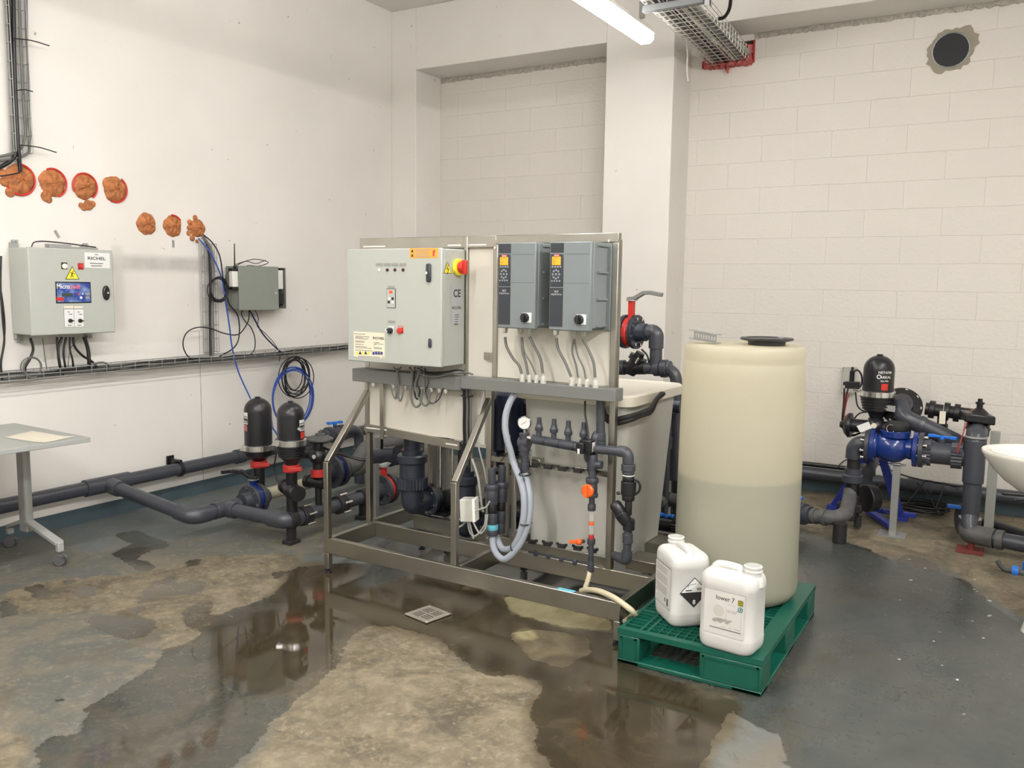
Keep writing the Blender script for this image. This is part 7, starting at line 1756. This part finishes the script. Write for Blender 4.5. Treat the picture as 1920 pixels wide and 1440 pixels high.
t.part('dial', MB().cyl((C2[0]+.0, 6.118, zc_+.02), (C2[0]+.0, 6.112, zc_+.02), .018, n=18), LABELC); t.part('sticker', MB().box((C2[0]-.015, 6.118, zc_-.035), (C2[0]+.005, 6.121, zc_-.008)), GREYINK)
t.part('side_plate', MB().obox(q_(1664, 765, 6.14), (.048, 0, -.004), (0, .003, 0), (0, 0, .020)), GALV, label='silver name plate')
# diaphragm flange and sloping pipe
dc_ = q_(1690, 763, 6.28)
t = Thing('diaphragm_valve', 'large round black bolted valve head right of the filter', 'valve', dc_)
dn_ = V3(.10, -.9, .42).normalized()
hb_ = t.part('head', MB().lathe([(.125, 0), (.132, .012), (.132, .035), (.11, .05), (.075, .07), (.07, .10)], dc_-dn_*.02, dn_, 34), BLK)
bolts_on(t, hb_, dc_+dn_*.0, dn_, .115, 9, .05, .010)
t.part('rear_dome', MB().lathe([(.12, 0), (.11, .03), (.07, .05), (.001, .055)], dc_-dn_*.02, -dn_, 30), NAVY)
a = q_(1690, 775, 6.2); 
pipe_thing('large grey pipe sloping down from the black valve head to the upright', [[dc_+dn_*.05, q_(1692, 782, 6.14), q_(1722, 795, 6.16), q_(1812, 838, 6.2), q_(1845, 856, 6.22)]], .056, PVC, [(q_(1722, 795, 6.16), q_(1731, 799, 6.163))], .08, cs=1.12)
# black horizontal line
a, b_ = q_(1735, 766, 6.32), q_(1822, 778, 6.32)
t = Thing('black_line', 'black coupled pipe from the valve head to the square valve', 'pipe', (a+b_)/2)
t.part('pipe_length', MB().cyl(a, b_, .042, n=22), BLK)
for f in (.08, .40, .62): t.part('coupling', MB().cyl(a.lerp(b_, f), a.lerp(b_, f+.13), .060, n=20), BLK, bevel=.004)
g_ = a.lerp(b_, .38); t.part('drop_leg', MB().cyl(g_, g_-Z_*.12, .030, n=16).cyl(g_-Z_*.12, g_-Z_*.085, .038, n=16), BLK)
tg = q_(1767, 783, 6.22); solo('paper_tag', MB().box((tg.x-.018, tg.y, tg.z-.042), (tg.x+.018, tg.y+.001, tg.z+.042)).tube([tg+Z_*.04, tg+V3(.003, .05, .09)], .001, 5), LABELC, 'pale paper tag hanging from the black coupled pipe', 'tag')
sq = q_(1836, 777, 6.12)
t = Thing('hydraulic_valve', 'black square topped hydraulic valve above the tall upright', 'valve', sq)
t.part('square_cover', MB().obox(sq+V3(-.01, 0, -.02), V3(.085, .02, -.008), V3(-.02, .085, 0), Z_*.028), BLK, bevel=.01)
t.part('ribbed_top', MB().lathe([(.055, 0), (.045, .012), (.025, .03), (.018, .035), (.018, .055), (.026, .058), (.026, .070), (.014, .072), (.014, .092)], sq+Z_*.008, Z_, 12), BLK)
t.part('lower_body', MB().cyl(sq-Z_*.05, V3(rx, 6.14, zr(814)-.03), .066, n=24).ring(sq-Z_*.09, Z_, .064, .008, 26), BLK)
# pilot kit on the left of the filter + clear box on the wall
bx0, bx1 = at(1581, 688, Y=6.93), at(1603, 737, Y=6.93)
solo('clear_cover', MB().box((bx0.x, 6.90, bx1.z), (bx1.x, 6.978, bx0.z)), CLEAR, 'clear plastic box fixed on the block wall behind the solenoid', 'box', bevel=.003)
sc = q_(1597, 715, 6.3)
t = Thing('pilot_solenoid', 'black pilot solenoid on a bracket left of the right filter', 'solenoid', sc)
t.part('coil', MB().cyl(sc+Z_*.0, sc+Z_*.075, .017, n=16).cyl(sc+Z_*.07, sc+Z_*.10, .009, n=10), BLK); t.part('valve_block', MB().box((sc.x-.04, sc.y-.025, sc.z-.05), (sc.x+.055, sc.y+.025, sc.z+.0)).box((sc.x-.055, sc.y-.012, sc.z-.03), (sc.x-.035, sc.y+.012, sc.z-.005)), BLK, bevel=.005)
t.part('bracket', MB().bar(sc+V3(.02, 0, -.06), V3(C2[0]-.09, 6.18, zf(738)), .025, .004), GALV)
def rc(pts, r, mt, lab, Y=6.25, grp='tubes around the right filter'):
    return solo('control_tube', MB().tube(spline([q_(p[0], p[1], Y if len(p) < 3 else p[2]) for p in pts], 8), r, 8), mt, lab, 'tube', group=grp)
rc([(1600, 697), (1608, 694), (1615, 703), (1616, 718), (1610, 728), (1602, 728)], .006, CABB, 'black cable looping beside the pilot solenoid')
rc([(1590, 728), (1584, 760), (1580, 790), (1584, 806), (1592, 815), (1608, 814), (1620, 808)], .005, CABB, 'black control tube sweeping below the right filter')
rc([(1587, 735), (1583, 760), (1581, 785), (1587, 800)], .0045, CABR, 'red control tube left of the right filter')
rc([(1592, 738), (1586, 760), (1583, 785), (1588, 805)], .0035, CABR, 'second red control tube beside the first')
rc([(1583, 728), (1582, 755), (1579, 790), (1583, 808), (1597, 817), (1612, 812)], .006, CABB, 'thicker black cable outside the red tubes')
rc([(1604, 735), (1607, 758), (1614, 768), (1626, 773)], .005, CABB, 'black tube from the solenoid to the filter body')
rc([(1600, 812), (1600, 790), (1612, 775), (1632, 772)], .005, CABB, 'black tube curving up to the filter clamp')
rc([(1830, 772, 6.15), (1822, 768, 6.15), (1810, 800, 6.0), (1797, 845, 5.92), (1794, 850, 5.92)], .0025, CABR, 'thin red wire hanging from the hydraulic valve to the ball valve')
rc([(1822, 768, 6.15), (1812, 780, 6.1), (1805, 815, 5.95), (1792, 848, 5.92)], .0025, CABR, 'second thin red wire beside the first one')
# blue A-frame stand
def fb(a, b, w=.05): return MB().bar(a, b, w, .03)
t = Thing('filter_stand', 'blue painted steel stand under the right filter', 'stand', V3(-.80, 6.35, 0))
A = at(1566, 932, Y=6.45); A = V3(A.x, 6.45, .03); top1 = q_(1628, 850, 6.3)
t.part('leg', MB().bar(A, top1, .055, .03, up=Y_), FRBLUE, bevel=.003)
B = q_(1690, 935, 6.4); t.part('leg', MB().bar(V3(B.x, 6.4, .03), q_(1655, 860, 6.25), .055, .03, up=Y_), FRBLUE, bevel=.003)
t.part('base_rail', MB().bar(V3(q_(1612, 938, 6.4).x, 6.42, .045), V3(B.x+.1, 6.40, .045), .05, .03), FRBLUE, bevel=.003)
t.part('base_rail', MB().bar(V3(q_(1625, 938, 6.4).x, 6.40, .045), V3(q_(1672, 975, 6.1).x, 6.08, .03), .05, .03), FRBLUE, bevel=.003)
t.part('top_plate', MB().box((C2[0]-.10, 6.10, zf(838)), (C2[0]+.10, 6.32, zf(838)+.02)), FRBLUE); t.part('column', MB().cyl((C2[0], 6.2, zf(840)), (C2[0], 6.2, zf(820)), .05, n=18), BLK)
for xx, yy in ((A.x, 6.45), (B.x, 6.40)): t.part('foot_plate', MB().box((xx-.05, yy-.03, 0), (xx+.05, yy+.03, .03)), FRBLUE)
c = q_(1625, 872, 6.35); 
pipe_thing('grey bulging pipe elbow behind the riser', [[c+V3(-.01, 0, -.16), c+V3(0, 0, 0), c+V3(.02, .18, .03)]], .050, PVC, bend=.07, elbows=[(c-Z_*.07, c, c+V3(.01, .09, .015))])
m = MB(); rr = random.Random(11); cc = at(1722, 958, Z=.01)
for k in range(8):
    u = V3(1, rr.uniform(-.1, .1), 0)*.17*rr.uniform(.85, 1.1); v = V3(0, 1, 0)*.12*rr.uniform(.8, 1.15); c0 = cc+V3(rr.uniform(-.03, .03), rr.uniform(-.02, .02), .008+.007*k)
    m.tube([c0+u*math.cos(2*PI*i/28)+v*math.sin(2*PI*i/28) for i in range(28)], .005, 7, closed=True)
solo('cable_coil', m, CABB, 'black cable coil lying on the floor behind the galvanised post', 'cable coil')
for k, pts in enumerate([[(1735, 900, 6.80), (1712, 930, 6.75), (1692, 955, 6.7), (1690, 965, 6.6)], [(1720, 905, 6.8), (1745, 935, 6.75), (1758, 965, 6.6)], [(1770, 905, 6.8), (1762, 935, 6.7), (1750, 960, 6.6)], [(1650, 905, 6.75), (1642, 930, 6.6), (1655, 955, 6.4), (1675, 970, 6.2)]]):
    rc(pts, .0045, CABB, ['black wire dropping from the wall pipe to the coil, leftmost', 'black wire crossing right to the coil from the wall pipe', 'black wire at the right side of the floor coil', 'black wire drooping in front of the blue stand'][k], grp='wires feeding the floor coil')
rc([(1573, 880, 6.5), (1574, 872, 6.4), (1588, 862, 6.3), (1600, 870, 6.3)], .004, CABB, 'thin black wire bowed left of the riser')
rc([(1640, 868, 6.6), (1700, 893, 6.8), (1760, 905, 6.85), (1800, 912, 6.8), (1812, 905, 6.6)], .005, CABB, 'black cable lying along the top of the wall pipe')

# ================================================================== WASHBASIN (cut by the right picture edge)
bc = V3(.19, 4.60, .850); A_, B_ = .300, .245
t = Thing('washbasin', 'cream white round washbasin on a pedestal at the right picture edge', 'washbasin', V3(bc.x, bc.y, 0))
def el(k, z, n=48, ox=0): return [(bc.x+ox+A_*k*math.cos(2*PI*i/n), bc.y+B_*k*math.sin(2*PI*i/n)) for i in range(n)], z
secs = [el(.25, bc.z-.200), el(.45, bc.z-.185), el(.66, bc.z-.140), el(.82, bc.z-.09), el(.93, bc.z-.045), el(.985, bc.z-.018), el(1.0, bc.z-.006), el(.99, bc.z), el(.90, bc.z+.0), el(.86, bc.z-.006), el(.80, bc.z-.045), el(.66, bc.z-.10), el(.40, bc.z-.13), el(.05, bc.z-.135)]
t.part('bowl', loft(MB(), secs), CER, sharp=60)
t.part('pedestal', MB().lathe([(.10, 0), (.095, .02), (.075, .10), (.07, .45), (.085, .66)], (bc.x+.02, bc.y, 0), Z_, 28), CER)
t.part('drain_ring', MB().ring(bc-Z_*.132, Z_, .022, .004, 20), CHROME)
